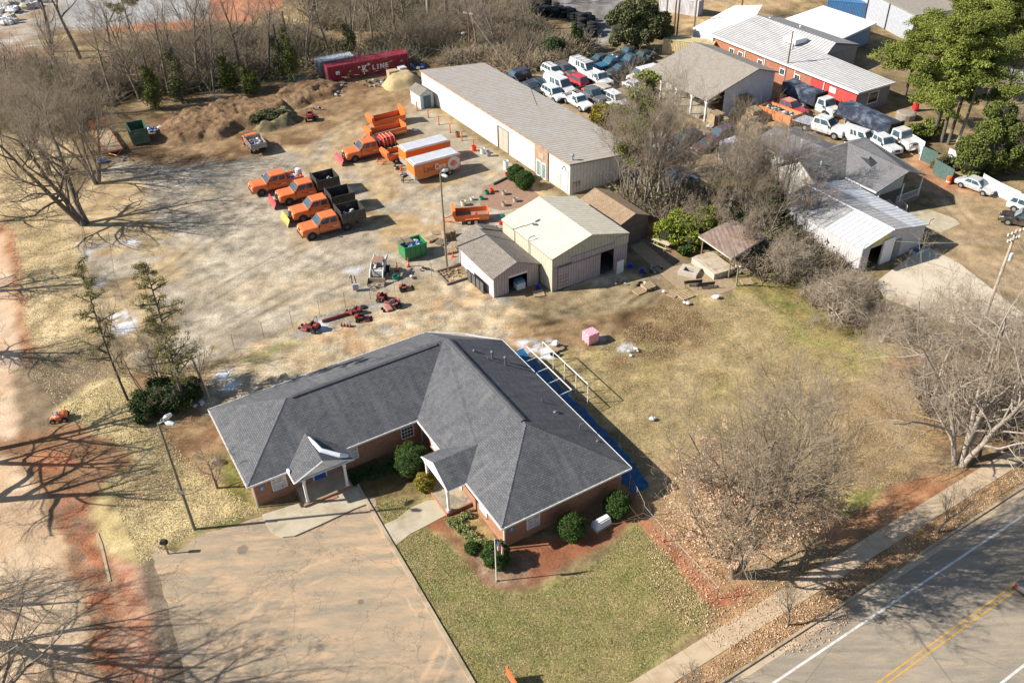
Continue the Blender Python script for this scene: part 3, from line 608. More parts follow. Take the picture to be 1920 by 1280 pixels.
# downspouts
for (x,y) in ((.35,.3),(-13.6,13.8),(.37,13.7),(-13.62,23.3)): MB().box(x-.05,x+.05,y-.04,y+.04,0,2.55).build('downspout',m_white,H)
def porch(g,x0,x1,y0,y1,apex_back,axis):
    "axis 'v': gable faces -y ; axis 'u': gable faces -x"
def gabled(parent,T,w_,dep,back,z0,za,label=None,stoop=.25,door_=None):
    "T maps (a across, b outward) to local xy; outward +b; roof from b=-back to b=dep"
    h=w_/2; e=z0
    r=MB(); P=lambda a,b,z:(*T(a,b),z)
    rp_=[[P(-h,dep,e),P(0,dep,za),P(0,-back,za),P(-h,-.05,e)],[P(0,dep,za),P(h,dep,e),P(h,-.05,e),P(0,-back,za)]]
    for p in rp_:
        q=[Vector(v) for v in p]
        if (q[1]-q[0]).cross(q[2]-q[1]).z<0: q=q[::-1]
        r.poly(q)
    pr=r.build('porch_roof',m_shing,parent,solid=.1)
    t=MB(); b=dep-.14
    t.poly([P(-h+.12,b,e-.08),P(h-.12,b,e-.08),P(0,b,za-.12)]); t.build('pediment',m_whitem,parent)
    f=MB()
    def bar(p,q,wd=.1,ht=.16):
        p,q=Vector(p),Vector(q); f.tube([p,q],wd/1.6,4)
    bar(P(-h,dep,e-.05),P(0,dep,za-.05)); bar(P(0,dep,za-.05),P(h,dep,e-.05)); bar(P(-h,dep-.05,e-.08),P(h,dep-.05,e-.08)); bar(P(-h,dep,e-.08),P(-h,.05,e-.08)); bar(P(h,dep,e-.08),P(h,.05,e-.08))
    f.build('fascia',m_white,parent)
    s_=MB(); q=[P(-h+.1,dep-.1,e-.12),P(h-.1,dep-.1,e-.12),P(h-.1,-.3,e-.12),P(-h+.1,-.3,e-.12)]; s_.poly(q); s_.build('porch_ceiling',m_white,parent)
T1=lambda a,b:(-8.52+a,13.45-b)
gabled(H,T1,4.75,1.5,2.15,EZ,3.85)
T2=lambda a,b:(0-b,7.32+a)
gabled(H,T2,4.25,1.6,2.2,EZ,3.85)
fl=MB().box(-10.6,-6.6,11.75,13.9,.0,.32); fl.build('porch_floor',[pattern('porch brick','brick',(.42,.19,.105),(.32,.14,.08),1,.9)],H)
MB().box(-10.5,-6.7,11.85,13.89,.32,.335).build('porch_slab',m_conc,H)
MB().box(-9.2,-8.0,11.4,11.75,0,.17).build('porch_step',m_brick,H)
MB().box(-1.75,.44,5.3,9.2,0,.3).build('porch_floor',m_brick,H); MB().box(-1.68,.43,5.4,9.1,.3,.315).build('porch_slab',plain('worn porch slab',A(190,170,138),.9,dirt=A(130,120,104)),H)
for x,y in ((-10.2,12.05),(-6.95,12.05),(-1.45,5.5),(-1.45,8.95)):
    c=MB(); c.box(x-.13,x+.13,y-.13,y+.13,.32,.5); c.box(x-.09,x+.09,y-.09,y+.09,.5,2.4); c.box(x-.13,x+.13,y-.13,y+.13,2.4,2.62); c.build('column',m_white,H)
m_blue=plain('blue painted door',(.03,.10,.35),.5)
FW0=(-14+ov,13.45+ov); dF=(1,0)
door(H,FW0,dF,4.6,.34,.95,2.05,m_blue)
window(H,FW0,dF,1.4,.95,1.05,1.35,1,4,m_wglass); window(H,FW0,dF,7.35,.95,1.0,1.4,2,4,m_wglass); window(H,FW0,dF,12.25,.95,1.0,1.4,4,4)
WW=(ov,13.45+ov); dW=(0,-1)   # west facing wall of right wing
window(H,WW,dW,9.9,.9,1.0,1.45,2,4,m_wglass); window(H,WW,dW,2.0,.9,1.0,1.45,2,4,m_wglass)
door(H,WW,dW,6.0,.32,.95,2.05,m_white); 
SW_=(ov,ov); window(H,SW_,dF,1.9,.85,1.0,1.45,2,4,m_wglass); 
m_sign=plain('light blue sign plate',(.10,.32,.62),.5,var=.05)
for (x,y) in ((-12.95,13.45+ov-.03),(1.0,ov-.03)):
    s_=MB().box(x-.16,x+.16,y-.02,y,1.45,1.85).build('access_sign',m_sign,H)
    k=MB(); k.lathe([(.03,0),(.03,.01)],(0,0,0),8); q=MB()
    q.box(x-.02,x+.02,y-.025,y-.021,1.74,1.79); q.box(x-.03,x+.0,y-.025,y-.021,1.6,1.73); q.box(x-.0,x+.07,y-.025,y-.021,1.60,1.63); q.box(x-.08,x-.055,y-.025,y-.021,1.52,1.64); q.box(x-.06,x+.05,y-.025,y-.021,1.5,1.525); q.build('wheelchair_symbol',m_white,s_)
# roof pipes and vents (local u,v)
def roofz(u,v): return EZ+(11.25-u)*sR
for u,v,hh,r in ((7.1,16.6,.18,.12),(7.75,15.3,.35,.06),(8.3,15.6,.65,.09),(9.0,14.6,.75,.09),(9.0,8.9,.35,.05),(9.3,7.4,.1,.16),(10.0,5.2,.0,.0),(10.6,3.4,.1,.12)):
    if not r: continue
    z=roofz(u,v); m=MB()
    m.lathe([(r*2.2,0),(r*1.1,.06),(r,.07),(r,hh),(r*1.8,hh),(r*1.8,hh+.12),(r*.9,hh+.17)] if hh>.5 else [(r*2,0),(r*1.1,.05),(r,hh),(r*.7,hh+.05)],(u,v,z-.04),10); m.build('roof_vent' if r>.1 else 'vent_pipe',plain('grey vent metal',(.16,.165,.17),.5,.4),ro)
u,v=10.05,5.0; z=roofz(u,v); MB().tube([(u,v,z-.05),(u,v,z+.5),(u+.05,v-.05,z+.62),(u+.18,v-.12,z+.6),(u+.2,v-.15,z+.48)],.055,8).build('vent_pipe',plain('grey vent metal',(.16,.165,.17),.5,.4),ro)
for u,v in ((-.2,20.0),(.7,20.0)): MB().box(u-.25,u+.25,v-.2,v+.2,EZ+(23.8-v)*s1-.05,EZ+(23.8-v)*s1+.12).build('roof_vent',m_rv,ro)
MB().tube([(-8.48,14.9,3.92),(-8.35,14.0,3.90),(-8.2,13.0,3.88),(-7.1,12.2,3.45),(-6.5,12.2,3.1)],[.06,.16,.19,.2,.15],7).build('snow_drift',m_snow,H)
MB().blob((-10.85,13.3,2.85),.15,.3,.12,2).build('snow_drift',m_snow,H)

# ---------- generic gabled shed. root at front-left ground corner, x along the gable front, y to the back
def shed(name,label,cat,FLp,ang,W_,L_,eave,ridge,mroof,mwall,ov=.25,front_open=(),mfront=None,mside=None,th=.07,back=True):
    r=empty(name,(FLp[0],FLp[1],0),ang,label,cat); h=W_/2
    w1=MB().wall((0,0),(W_,0),0,[(0,eave),(h,ridge),(W_,eave)],front_open); w1.build('front_wall',mfront or mwall,r)
    w2=MB().wall((W_,0),(W_,L_),0,eave); w2.wall((0,L_),(0,0),0,eave); w2.build('side_wall',mside or mwall,r)
    w3=MB().wall((W_,L_),(0,L_),0,[(0,eave),(h,ridge),(W_,eave)]); w3.build('back_wall',mwall,r)
    s_=(ridge-eave)/h; ro_=MB(); ze=eave-s_*ov+th; zr=ridge+th
    slab(ro_,[(-ov,-ov,ze),(h,-ov,zr),(h,L_+ov,zr),(-ov,L_+ov,ze)],th); slab(ro_,[(h,-ov,zr),(W_+ov,-ov,ze),(W_+ov,L_+ov,ze),(h,L_+ov,zr)],th)
    rr=ro_.build('roof',mroof,r)
    if front_open or True: MB().box(.02,W_-.02,.02,L_-.02,-.02,.02).build('floor_slab',plain('dusty floor',(.12,.105,.09),.9),r)
    return r,rr
# cream barn
FLb=G(1035,547.5); FRb=G(1173.75,497.5); ab=math.atan2(FRb.y-FLb.y,FRb.x-FLb.x); Wb=(FRb-FLb).length
m_cream=pattern('cream ribbed metal','siding',A(224,212,182),A(190,178,150),4,.6,bump=.3)
m_creamroof=pattern('cream ribbed roof','siding',(.66,.61,.48),(.40,.36,.27),5,.55,dirt=(.46,.42,.33),dirtamt=.5,bump=.5)
m_lav=pattern('lavender vertical siding','siding',(.47,.40,.40),(.26,.22,.225),3.2,.8,dirt=(.34,.29,.27),dirtamt=.5)
barn,brf=shed('metal_barn','cream ribbed metal barn with a low gabled roof, mauve front and dark sliding doorway','barn',FLb,ab,Wb,9.7,3.95,5.25,m_creamroof,m_cream,.12,[(6.05,7.75,0,2.75)],m_lav)
MB().wall((-.02,-.03),(Wb+.02,-.03),2.95,[(0,3.93),(Wb/2,5.22),(Wb+.04,3.93)]).build('gable_panel',m_cream,barn)
MB().box(2.3,7.75,-.12,-.05,2.78,3.45).build('door_header',m_lav,barn); MB().box(7.76,Wb,-.10,-.04,2.9,3.9).build('door_header',m_cream,barn)
MB().box(.7,4.7,-.14,-.06,.1,2.7).build('sliding_door',m_lav,barn); MB().box(.55,6.0,-.17,-.1,2.68,2.78).build('door_track',m_greywood,barn)
tm=MB(); tm.box(-.14,-.02,-.05,9.75,3.86,3.98); tm.box(-.03,.05,-.06,.02,0,3.9); tm.build('trim',plain('tan trim',(.3,.26,.19),.6),barn)
MB().tube([(-.12,4.2,.2),(-.12,4.2,3.3),(-.12,4.2,4.4)],.04).build('conduit',m_metal,barn); MB().tube([(-.12,4.2,4.4),(.15,4.1,4.55),(.5,4.0,4.5)],.06,6).build('flood_lamp',m_metal,barn)
# lavender small shed
FLs=G(926.25,558.75); FRs=G(1009.5,531); as_=math.atan2(FRs.y-FLs.y,FRs.x-FLs.x); Ws=(FRs-FLs).length
m_greysh=pattern('brown grey old shingle','shingle',(.27,.24,.20),(.20,.175,.145),1,.92,dirt=(.12,.11,.09),dirtamt=.35,bump=.4)
m_lavpale=plain('pale mauve painted board',(.56,.49,.50),.75,var=.06,scale=1,dirt=(.46,.40,.39))
shd,srf=shed('storage_shed','small mauve shed with worn grey shingle roof and open roll door beside the cream barn','shed',FLs,as_,Ws,7.6,2.42,3.5,m_greysh,m_lavpale,.22,[(1.75,3.95,0,2.0)],m_lav)
MB().box(1.75,3.95,.0,.08,1.78,2.02).build('roll_door',m_white,shd)
lt_=MB(); slab(lt_,[(.5,7.7,2.42),(3.0,7.7,3.55),(3.0,9.2,3.45),(.5,9.2,2.35)]); slab(lt_,[(3.0,7.7,3.55),(5.5,7.7,2.5),(5.5,9.2,2.4),(3.0,9.2,3.45)]); lt_.build('rear_roof',m_greysh,shd)
MB().box(.8,5.2,7.62,9.0,0,2.3).build('rear_room',m_lavpale,shd)
# brown shed
e=2.81; FLn=G(1162.5,421,e); FRn=G(1216,402.5,e); an=math.atan2(FRn.y-FLn.y,FRn.x-FLn.x)
m_tansh=pattern('tan shingle','shingle',(.37,.27,.17),(.29,.21,.135),1,.92,dirt=(.20,.12,.07),dirtamt=.5,bump=.3)
brs,_=shed('narrow_shed','narrow shed with tan shingle roof and brown front behind the cream barn','shed',FLn,an,(FRn-FLn).length,7.2,2.75,3.55,m_tansh,plain('white side boards',(.66,.64,.6),.7),.15,[],pattern('brown siding','siding',(.20,.145,.125),(.13,.095,.08),3,.85))
MB().box(.5,3.3,-.06,-.02,0,2.2).build('door',plain('brown door',(.17,.125,.11),.8),brs)
# warehouse
S0=G(1068,366); Wn=G(789,132.5,4.05); aw=math.atan2(Wn.y-S0.y,Wn.x-S0.x)   # x runs NW along the lit wall, y to the SW ; building lies at -y
wh=empty('metal_warehouse',(S0.x,S0.y,0),aw,'long white ribbed metal warehouse with low rusty grey metal roof','warehouse')
LW,WWd=39.1,10.9; m_wmet=pattern('white ribbed metal','siding',(.66,.65,.625),(.46,.455,.44),5,.5,bump=.5)
m_rust=pattern('weathered ribbed metal roof','corr',(.47,.44,.40),(.33,.305,.275),6,.6,dirt=(.36,.24,.13),dirtamt=.55,dscale=.5,bump=.8)
w_=MB(); w_.wall((LW,0),(0,0),0,4.05,[(LW-9.6-0,LW-6.6,0,3.9)] if 0 else [(22.3,24.9,0,3.1)]) ; w_.wall((0,0),(0,-WWd),0,[(0,4.05),(WWd,3.0)]); w_.wall((0,-WWd),(LW,-WWd),0,3.0); w_.wall((LW,-WWd),(LW,0),0,[(0,3.0),(WWd,4.05)]); w_.build('wall',m_wmet,wh)
r_=MB(); slab(r_,[(-.12,.12,4.12),(-.12,-WWd-.12,3.05),(LW+.12,-WWd-.12,3.05),(LW+.12,.12,4.12)],.1)
whr=r_.build('roof',m_rust,wh)
MB().box(-.16,LW+.16,.125,.2,3.95,4.16).build('eave_trim',plain('rusty trim',(.36,.24,.15),.7,var=.4,scale=2),wh)
e_=MB(); e_.poly([(-.14,.2,3.98),(-.14,-WWd-.1,2.93),(-.14,-WWd-.1,3.07),(-.14,.2,4.15)]); e_.build('rake_trim',plain('grey rake trim',(.22,.2,.18),.7),wh)
# lit-wall features measured along the wall from the near corner
def along(px,py): 
    g=G(px,py); dx,dy=g.x-S0.x,g.y-S0.y; return dx*math.cos(aw)+dy*math.sin(aw)
gd0,gd1=LW-24.9,LW-22.3
MB().box(gd0,gd1,-.12,-.05,0,3.1).build('garage_door',pattern('tan sectional door','corr',(.46,.40,.32),(.40,.35,.28),12,.6,bump=.1),wh)
f=MB(); f.box(gd0-.12,gd0,0,.06,0,3.2); f.box(gd1,gd1+.12,0,.06,0,3.2); f.box(gd0,gd1,0,.06,3.1,3.2); f.build('door_frame',plain('dark frame',(.18,.17,.16),.7),wh)
bx0,bx1=along(1021,366)-0,along(993,348)
bx0,bx1=4.6,7.6
eb=MB(); eb.box(bx0,bx1,.02,.16,0,3.9); eb.build('brick_entry',pattern('pinkish brick','brick',A(206,166,134),A(188,146,116),1,.9),wh)
for x in (bx0+.35,bx0+1.55):
    d_=MB().box(x,x+.95,.17,.22,0,2.15).build('glass_door',m_white,wh); MB().box(x+.12,x+.83,.222,.232,.12,2.0).build('pane',glass('storefront glass',(.10,.16,.16)),d_)
MB().box(bx0+1.0,bx0+2.0,.17,.2,2.6,3.2).build('entry_sign',plain('pinkish board',A(220,178,150),.8),wh)
MB().box(2.0,2.9,.01,.05,0,2.05).build('side_door',plain('beige steel door',(.52,.47,.42),.6),wh)
MB().tube([(1.2,.05,3.4),(1.0,.5,3.2)],.1,6).build('wall_lamp',m_metal,wh); MB().tube([(.35,.07,3.1),(.35,.07,.3)],.03,6).build('conduit',m_metal,wh)
mv=MB(); mv.lathe([(.35,0),(.2,.08),(.12,.1),(.12,.5),(.25,.55),(.22,.75),(.1,.85)],(1.0,-1.0,3.95),10); mv.build('roof_vent',m_metal,whr)
# gas meters etc by SE wall
mt=MB(); 
for y in (-.6,-1.0,-1.4): mt.box(-.25,-.02,y-.12,y+.12,1.0,1.5); mt.tube([(-.12,y,0),(-.12,y,1.0)],.03,5)
mt.build('electric_meters',m_metal,wh)
# small blue-grey shed at the far end
Zs=G(795,205)
sb=empty('garden_shed',(Zs.x,Zs.y,0),aw+math.pi/2+math.pi,'small pale blue shed against the far end of the white warehouse','shed')
sb.location=G(771,193); sb.rotation_euler=(0,0,math.radians(-58))
# x toward SE along the warehouse
w_=MB(); w_.wall((0,0),(3.2,0),0,2.1); w_.wall((3.2,0),(3.2,2.2),0,[(0,2.1),(1.1,2.8),(2.2,2.1)]); w_.wall((3.2,2.2),(0,2.2),0,2.1); w_.wall((0,2.2),(0,0),0,[(0,2.1),(1.1,2.8),(2.2,2.1)]); w_.build('wall',plain('pale blue siding',(.42,.50,.52),.7),sb)
r_=MB(); slab(r_,[(-.15,-.15,2.1),(3.35,-.15,2.1),(3.35,1.1,2.88),(-.15,1.1,2.88)],.06); slab(r_,[(-.15,1.1,2.88),(3.35,1.1,2.88),(3.35,2.35,2.1),(-.15,2.35,2.1)],.06); r_.build('roof',m_greysh,sb)
MB().box(3.21,3.25,.5,1.7,0,1.9).build('door',plain('teal door',(.07,.13,.14),.7),sb)

# ---------- open timber barn on the right, upper middle (origin near eave corner)
ob0=G(1326,189,3.3); a30=math.atan2(.5,.866)
OB=empty('open_barn',(ob0.x,ob0.y,0),a30,'open-sided timber barn with large tan shingle roof on white posts, blue-shaded white gable end','barn')
# x along gable (u), y along ridge (v)
m_tan2=pattern('plain tan shingle','shingle',(.34,.30,.25),(.30,.265,.22),1,.92,bump=.2)
r_=MB(); slab(r_,[(0,0,3.3),(9.2,0,6.0),(9.2,14.2,6.0),(0,14.2,3.3)],.18); slab(r_,[(9.2,0,6.0),(13.3,0,4.75),(13.3,14.2,4.75),(9.2,14.2,6.0)],.18); r_.build('roof',m_tan2,OB)
w_=MB(); w_.wall((3.6,.5),(13.0,.5),0,[(0,4.1),(5.6,5.75),(9.4,4.65)]); w_.wall((13.0,.5),(13.0,13.8),0,4.6); w_.wall((13,13.8),(5,13.8),0,[(0,4.6),(3.8,5.75),(8,4.4)]); w_.wall((4.2,13.8),(4.2,9.0),0,4.2); w_.build('wall',pattern('white sheet siding','siding',(.66,.67,.70),(.45,.47,.5),1.2,.7),OB)
for x,y in ((.4,.5),(.4,3.6),(.4,7),(.4,10.5),(.4,13.8)):
    c=MB(); c.box(x-.12,x+.12,y-.12,y+.12,0,3.2); c.tube([(x,y,2.3),(x,y+.8,3.2)],.07,4); c.tube([(x,y,2.3),(x,y-.4 if y<1 else y-.8,3.2)],.07,4); c.tube([(x,y,2.3),(x+.8,y,3.4)],.07,4); c.build('post',m_whitem,OB)
MB().box(.3,5,.2,14,-.02,.02).build('floor_slab',m_conc,OB)
# ---------- long brick building, red boarded end
bb=G(1608.75,175,3.3)
BB=empty('brick_hall',(bb.x,bb.y,0),a30,'long brick building with red painted boards and ribbed white metal roof, upper right','building')
m_ribw=pattern('ribbed pale roof','corr',(.62,.61,.59),(.33,.325,.315),6,.6,dirt=(.30,.28,.26),dirtamt=.45,bump=.6)
m_red=pattern('red painted boards','siding',(.62,.06,.05),(.40,.035,.03),3.5,.6,dirt=(.5,.12,.1),dirtamt=.4)
m_brick2=pattern('orange red brick','brick',(.42,.15,.08),(.34,.12,.07),1,.9)
LB=31.5
# lit long wall faces -x at x=0, running y 0..LB ; gable end at y=0 faces -y
w_=MB(); w_.wall((.4,9.0),(.4,.4),0,3.25); w_.build('red_wall',m_red,BB)
w_=MB(); w_.wall((.4,LB),(.4,9.0),0,3.25); w_.wall((7.3,17),(7.3,LB),0,3.0); w_.build('brick_wall',m_brick2,BB)
w_=MB(); w_.wall((.4,.4),(7.3,.4),0,[(0,3.25),(6.9,3.3)]); w_.wall((7.3,.4),(7.3,13),0,3.2); w_.build('end_wall',pattern('grey lap siding','siding',(.30,.28,.30),(.2,.19,.2),2,.8),BB)
r_=MB(); slab(r_,[(0,0,3.35),(7.6,0,3.35),(7.6,13,3.75),(0,13,3.42)],.14)
slab(r_,[(0,13,3.42),(7.6,13,3.75),(10.7,14.3,4.6),(10.7,LB,4.6),(0,LB,3.4)],.14)
r_.build('roof',m_ribw,BB)
r_=MB(); slab(r_,[(10.7,14.3,4.6),(16.4,14.3,3.3),(16.4,LB,3.3),(10.7,LB,4.6)],.14); r_.build('far_roof_slope',pattern('grey ribbed roof','corr',(.30,.29,.295),(.2,.195,.2),2.2,.7,bump=.5),BB)
w_=MB(); w_.poly([(7.6,13.2,3.0),(16.2,14.5,3.0),(16.2,14.5,3.2),(10.7,14.5,4.5),(7.6,13.2,3.6)]); w_.wall((7.6,13.2),(16.2,14.5),0,3.0); w_.build('gable_wall',plain('taupe boards',(.32,.28,.27),.8),BB)
MB().box(-.14,-.02,0,LB,3.18,3.46).build('gutter',m_white,BB); MB().box(-.1,7.6,-.14,-.02,3.15,3.4).build('fascia',m_white,BB)
for y in (12.2,18.6,8.9-2.5,23): MB().box(.28,.38,y-.06,y+.06,0,3.2).build('downspout',m_white,BB)
WB=(.4,LB); 
for s_ in (LB-11.6,LB-14.7,LB-19.5,LB-26.5+.5,LB-24): window(BB,WB,(0,-1),s_-.5,1.5,.9,.8,2,1,None,.05,.12,False)
window(BB,WB,(0,-1),LB-5.2,1.9,1.0,.6,2,1,m_wglass,.05,.1,False); window(BB,(.4,.4),(1,0),2.6,1.0,1.9,1.5,1,1,None,.05,.14,False)
sk_=MB(); sk_.box(6.0,8.6,18.2,20.8,4.0,4.75); sk_.build('roof_hatch',m_white,BB)
for x,y in ((13,24),(12,30)): MB().lathe([(.12,0),(.12,.4),(.2,.45),(.1,.55)],(x,y,3.9),8).build('roof_vent',m_white,BB)
# flat white roofs behind
fr=G(1644,43,3.3); FR_=empty('flat_roof_annex',(fr.x,fr.y,0),a30,'low annex with flat bright white roof behind the brick hall, dark blue wall','annex')
r_=MB(); slab(r_,[(-11,-2.6,3.3),(0,0,3.3),(0,12,3.35),(-12,10,3.35)],.25); r_.build('roof',plain('white membrane roof',(.80,.78,.76),.6,var=.06,scale=.5,dirt=(.62,.58,.54)),FR_)
MB().wall((-10.5,-1.9),(-1,.2),0,3.1).wall((-1,.2),(-1,11),0,3.1).build('wall',plain('blue grey wall',(.16,.24,.36),.7),FR_)
f2=G(1303.75,54,3.3); F2=empty('white_roof_lean_to',(f2.x,f2.y,0),a30,'white roofed pale lean-to joined to the far left end of the brick hall','lean-to')
r_=MB(); slab(r_,[(-.2,-4.8,3.35),(9.5,-3.9,4.3),(18,3,3.6),(14,6,3.4),(0,.6,3.3)],.2); r_.build('roof',plain('white membrane roof',(.80,.78,.76),.6),F2)
MB().wall((0,.4),(0,-4.6),0,3.2).build('wall',plain('pale grey panels',(.42,.46,.52),.7),F2)

# ---------- grey-shingled house right of centre
gh=G(1644,361,3.0); GH=empty('shingled_house',(gh.x,gh.y,0),a30,'white-walled house with several grey shingle roofs and a railed porch','house')
def toL(root,p): 
    q=Vector(p)-root.location; a=-root.rotation_euler.z; return Vector((q.x*math.cos(a)-q.y*math.sin(a),q.x*math.sin(a)+q.y*math.cos(a),q.z))
m_gsh=pattern('grey brown shingle','shingle',(.27,.255,.235),(.16,.15,.14),1.3,.92,bump=.4); m_gsh2=pattern('plain grey shingle','shingle',(.20,.198,.2),(.17,.168,.17),1,.92,bump=.2)
m_wsid=pattern('cream white siding','siding',(.72,.70,.64),(.5,.48,.44),3,.7,dirt=(.5,.46,.38),dirtamt=.4)
w_=MB(); w_.wall((-4.2,11.4),(-4.2,4.9),0,[(0,2.95),(3.25,5.05),(6.5,2.95)]); w_.wall((-4.2,4.9),(.3,4.9),0,2.95); w_.wall((.3,4.9),(.3,2.4),0,2.95); w_.wall((.3,2.4),(7.9,2.4),0,[(0,2.95),(3.8,4.6),(7.6,2.95)]); w_.wall((7.9,2.4),(7.9,11.4),0,2.95)
w_.wall((7.9,11.4),(-4.2,11.4),0,2.95); w_.wall((-1.8,18),(-1.8,11.4),0,2.9); w_.wall((5.5,18),(-1.8,18),0,[(0,2.9),(3.65,3.9),(7.3,2.9)]); w_.wall((5.5,11.4),(5.5,18),0,2.9); w_.build('wall',m_wsid,GH)
window(GH,(-4.2,11.4),(0,-1),4.6,.9,.9,1.3,1,2,None,.05,.1)
r_=MB(); slab(r_,[(-4.6,4.6,3.0),(0,4.6,3.0),(3.6,8.1,5.2),(-4.6,8.1,5.2)]); slab(r_,[(-4.6,8.1,5.2),(6.6,8.1,5.2),(8.4,11.6,3.0),(-4.6,11.6,3.0)]); r_.build('roof',m_gsh,GH)
r_=MB(); slab(r_,[(0,0,3.0),(4.1,-.6,4.8),(3.9,8.1,5.2),(3.6,8.1,5.2),(0,4.6,3.0)]); slab(r_,[(4.1,-.6,4.8),(8.4,0,3.0),(8.4,11.6,3.0),(6.6,8.1,5.2),(3.9,8.1,5.2)]); pr=r_.build('front_roof',m_gsh2,GH)
r_=MB(); slab(r_,[(-2.1,10.5,3.0),(1.9,9.4,4.3),(1.9,18.3,4.0),(-2.1,18.3,3.0)]); slab(r_,[(1.9,9.4,4.3),(5.8,10.5,3.0),(5.8,18.3,3.0),(1.9,18.3,4.0)]); r_.build('rear_roof',m_gsh2,GH)
t_=MB(); t_.box(-2.22,-2.1,10.6,18.3,2.85,3.02); t_.build('cream_gutter',m_cream,GH); MB().box(-.1,.02,0,4.6,2.86,3.03).build('gutter',m_white,GH)
for x,y,z,h_ in ((-1,15,3.15,.7),(.6,12.5,3.6,1.0),(0,17,3.45,.4),(2.5,16.5,3.8,.3),(-2.2,6.7,4.2,.5),(5,9.6,4.1,.2)): MB().lathe([(.05,0),(.05,h_),(.09,h_),(.09,h_+.08)],(x,y,z),7).build('vent_pipe',m_white,GH)
d_=MB(); d_.poly([(2.4,3.2,4.15),(2.6,4.0,4.9),(2.9,5.6,4.55)]); d_.poly([(2.6,4.0,4.9),(2.4,3.2,4.15),(3.4,2.8,4.5)]); d_.poly([(2.6,4.0,4.9),(3.4,2.8,4.5),(3.5,4.5,4.85)]); d_.build('roof_dormer',plain('dark dormer metal',(.04,.045,.05),.5),GH)
# porch on the front wing
MB().box(.3,8.0,-.1,2.39,0,.45).build('porch_deck',m_greywood,GH)
for x in (.5,4.6,7.9): MB().box(x-.06,x+.06,-.05,.07,.45,2.9).build('column',m_white,GH)
def railing(parent,pts,h=.9,name='railing'):
    for (a,b) in zip(pts,pts[1:]):
        a=Vector(a);b=Vector(b); m=MB(); L=(b-a).length; m.tube([a+Vector((0,0,h)),b+Vector((0,0,h))],.035,4); m.tube([a+Vector((0,0,.12)),b+Vector((0,0,.12))],.03,4)
        n=max(2,int(L/.16))
        for i in range(n+1):
            p=a.lerp(b,i/n); m.tube([p,p+Vector((0,0,h))],.05 if i in(0,n) else .016,4)
        m.build(name,m_white,parent)
railing(GH,[(.5,0,.45),(2.6,0,.45)]); railing(GH,[(4.0,0,.45),(7.9,0,.45)]); railing(GH,[(2.6,0,.45),(2.6,-1.6,0)]); railing(GH,[(4.0,0,.45),(4.0,-1.6,0)])
for k in range(3): MB().box(2.65,3.95,-.35-.4*k-.4+.35,-.35-.4*k+.33,0,.36-.13*k).build('step',m_conc,GH)
# white metal workshop
wk=G(1619,468,3.0); WK=empty('metal_workshop',(wk.x,wk.y,0),a30,'white ribbed metal workshop with blue-white sheet roof beside the pale driveway','workshop')
m_wkr=pattern('white sheet roof','siding',(.60,.61,.63),(.33,.34,.37),6,.45,bump=.6); m_wkr2=pattern('older grey sheet roof','siding',(.40,.385,.375),(.24,.23,.22),6,.55,bump=.5); m_wkw=pattern('pale painted boards','siding',(.52,.50,.50),(.38,.37,.37),3,.7)
r_=MB(); slab(r_,[(0,0,3.0),(4.3,0,4.0),(4.3,5.2,4.0),(0,5.2,3.0)],.1); r_.build('roof',m_wkr,WK); r_=MB(); slab(r_,[(0,5.2,3.0),(4.3,5.2,4.0),(4.3,12.3,4.0),(0,12.3,3.0)],.1); slab(r_,[(4.3,0,4.0),(7.3,0,3.45),(7.3,12.3,3.45),(4.3,12.3,4.0)],.1); r_.build('older_roof',m_wkr2,WK)
r_=MB(); slab(r_,[(7.3,0,3.45),(10.2,0,2.92),(10.8,12.3,2.9),(7.3,12.3,3.45)],.1); r_.build('side_roof',m_wkr,WK)
MB().tube([(4.3,-.05,4.03),(4.3,12.3,4.03)],.09,6).build('ridge_cap',m_white,WK)
w_=MB(); w_.wall((.3,.25),(10,.25),0,[(0,2.95),(4,3.9),(9.7,2.85)],[(1.2,3.0,0,2.5)]); w_.wall((10,.25),(10.4,12),0,2.85); w_.wall((10.4,12),(.3,12),0,[(0,2.85),(6.3,3.9),(10.1,2.95)]); w_.wall((.3,12),(.3,.25),0,2.95); w_.build('wall',m_wkw,WK)
MB().box(5.3,6.3,.14,.2,0,2.3).build('grey_door',plain('grey steel door',(.2,.2,.21),.6),WK)
MB().poly([(.9,.19,2.62),(4.1,.19,3.1),(4.2,.19,3.82),(3.8,.19,3.72)]).build('gable_panel',plain('yellow panel',(.62,.55,.05),.6),WK)
MB().box(3.4,5.1,.1,.22,0,2.9).build('pier',m_whitem,WK)
for x in (0,10.1): MB().tube([(x,0,3.0 if x<5 else 2.95),(x,-.05,3.5 if x<5 else 3.4),(x+.5,-.1,3.6 if x<5 else 3.5)],.035,5).build('wall_lamp',m_black,WK)
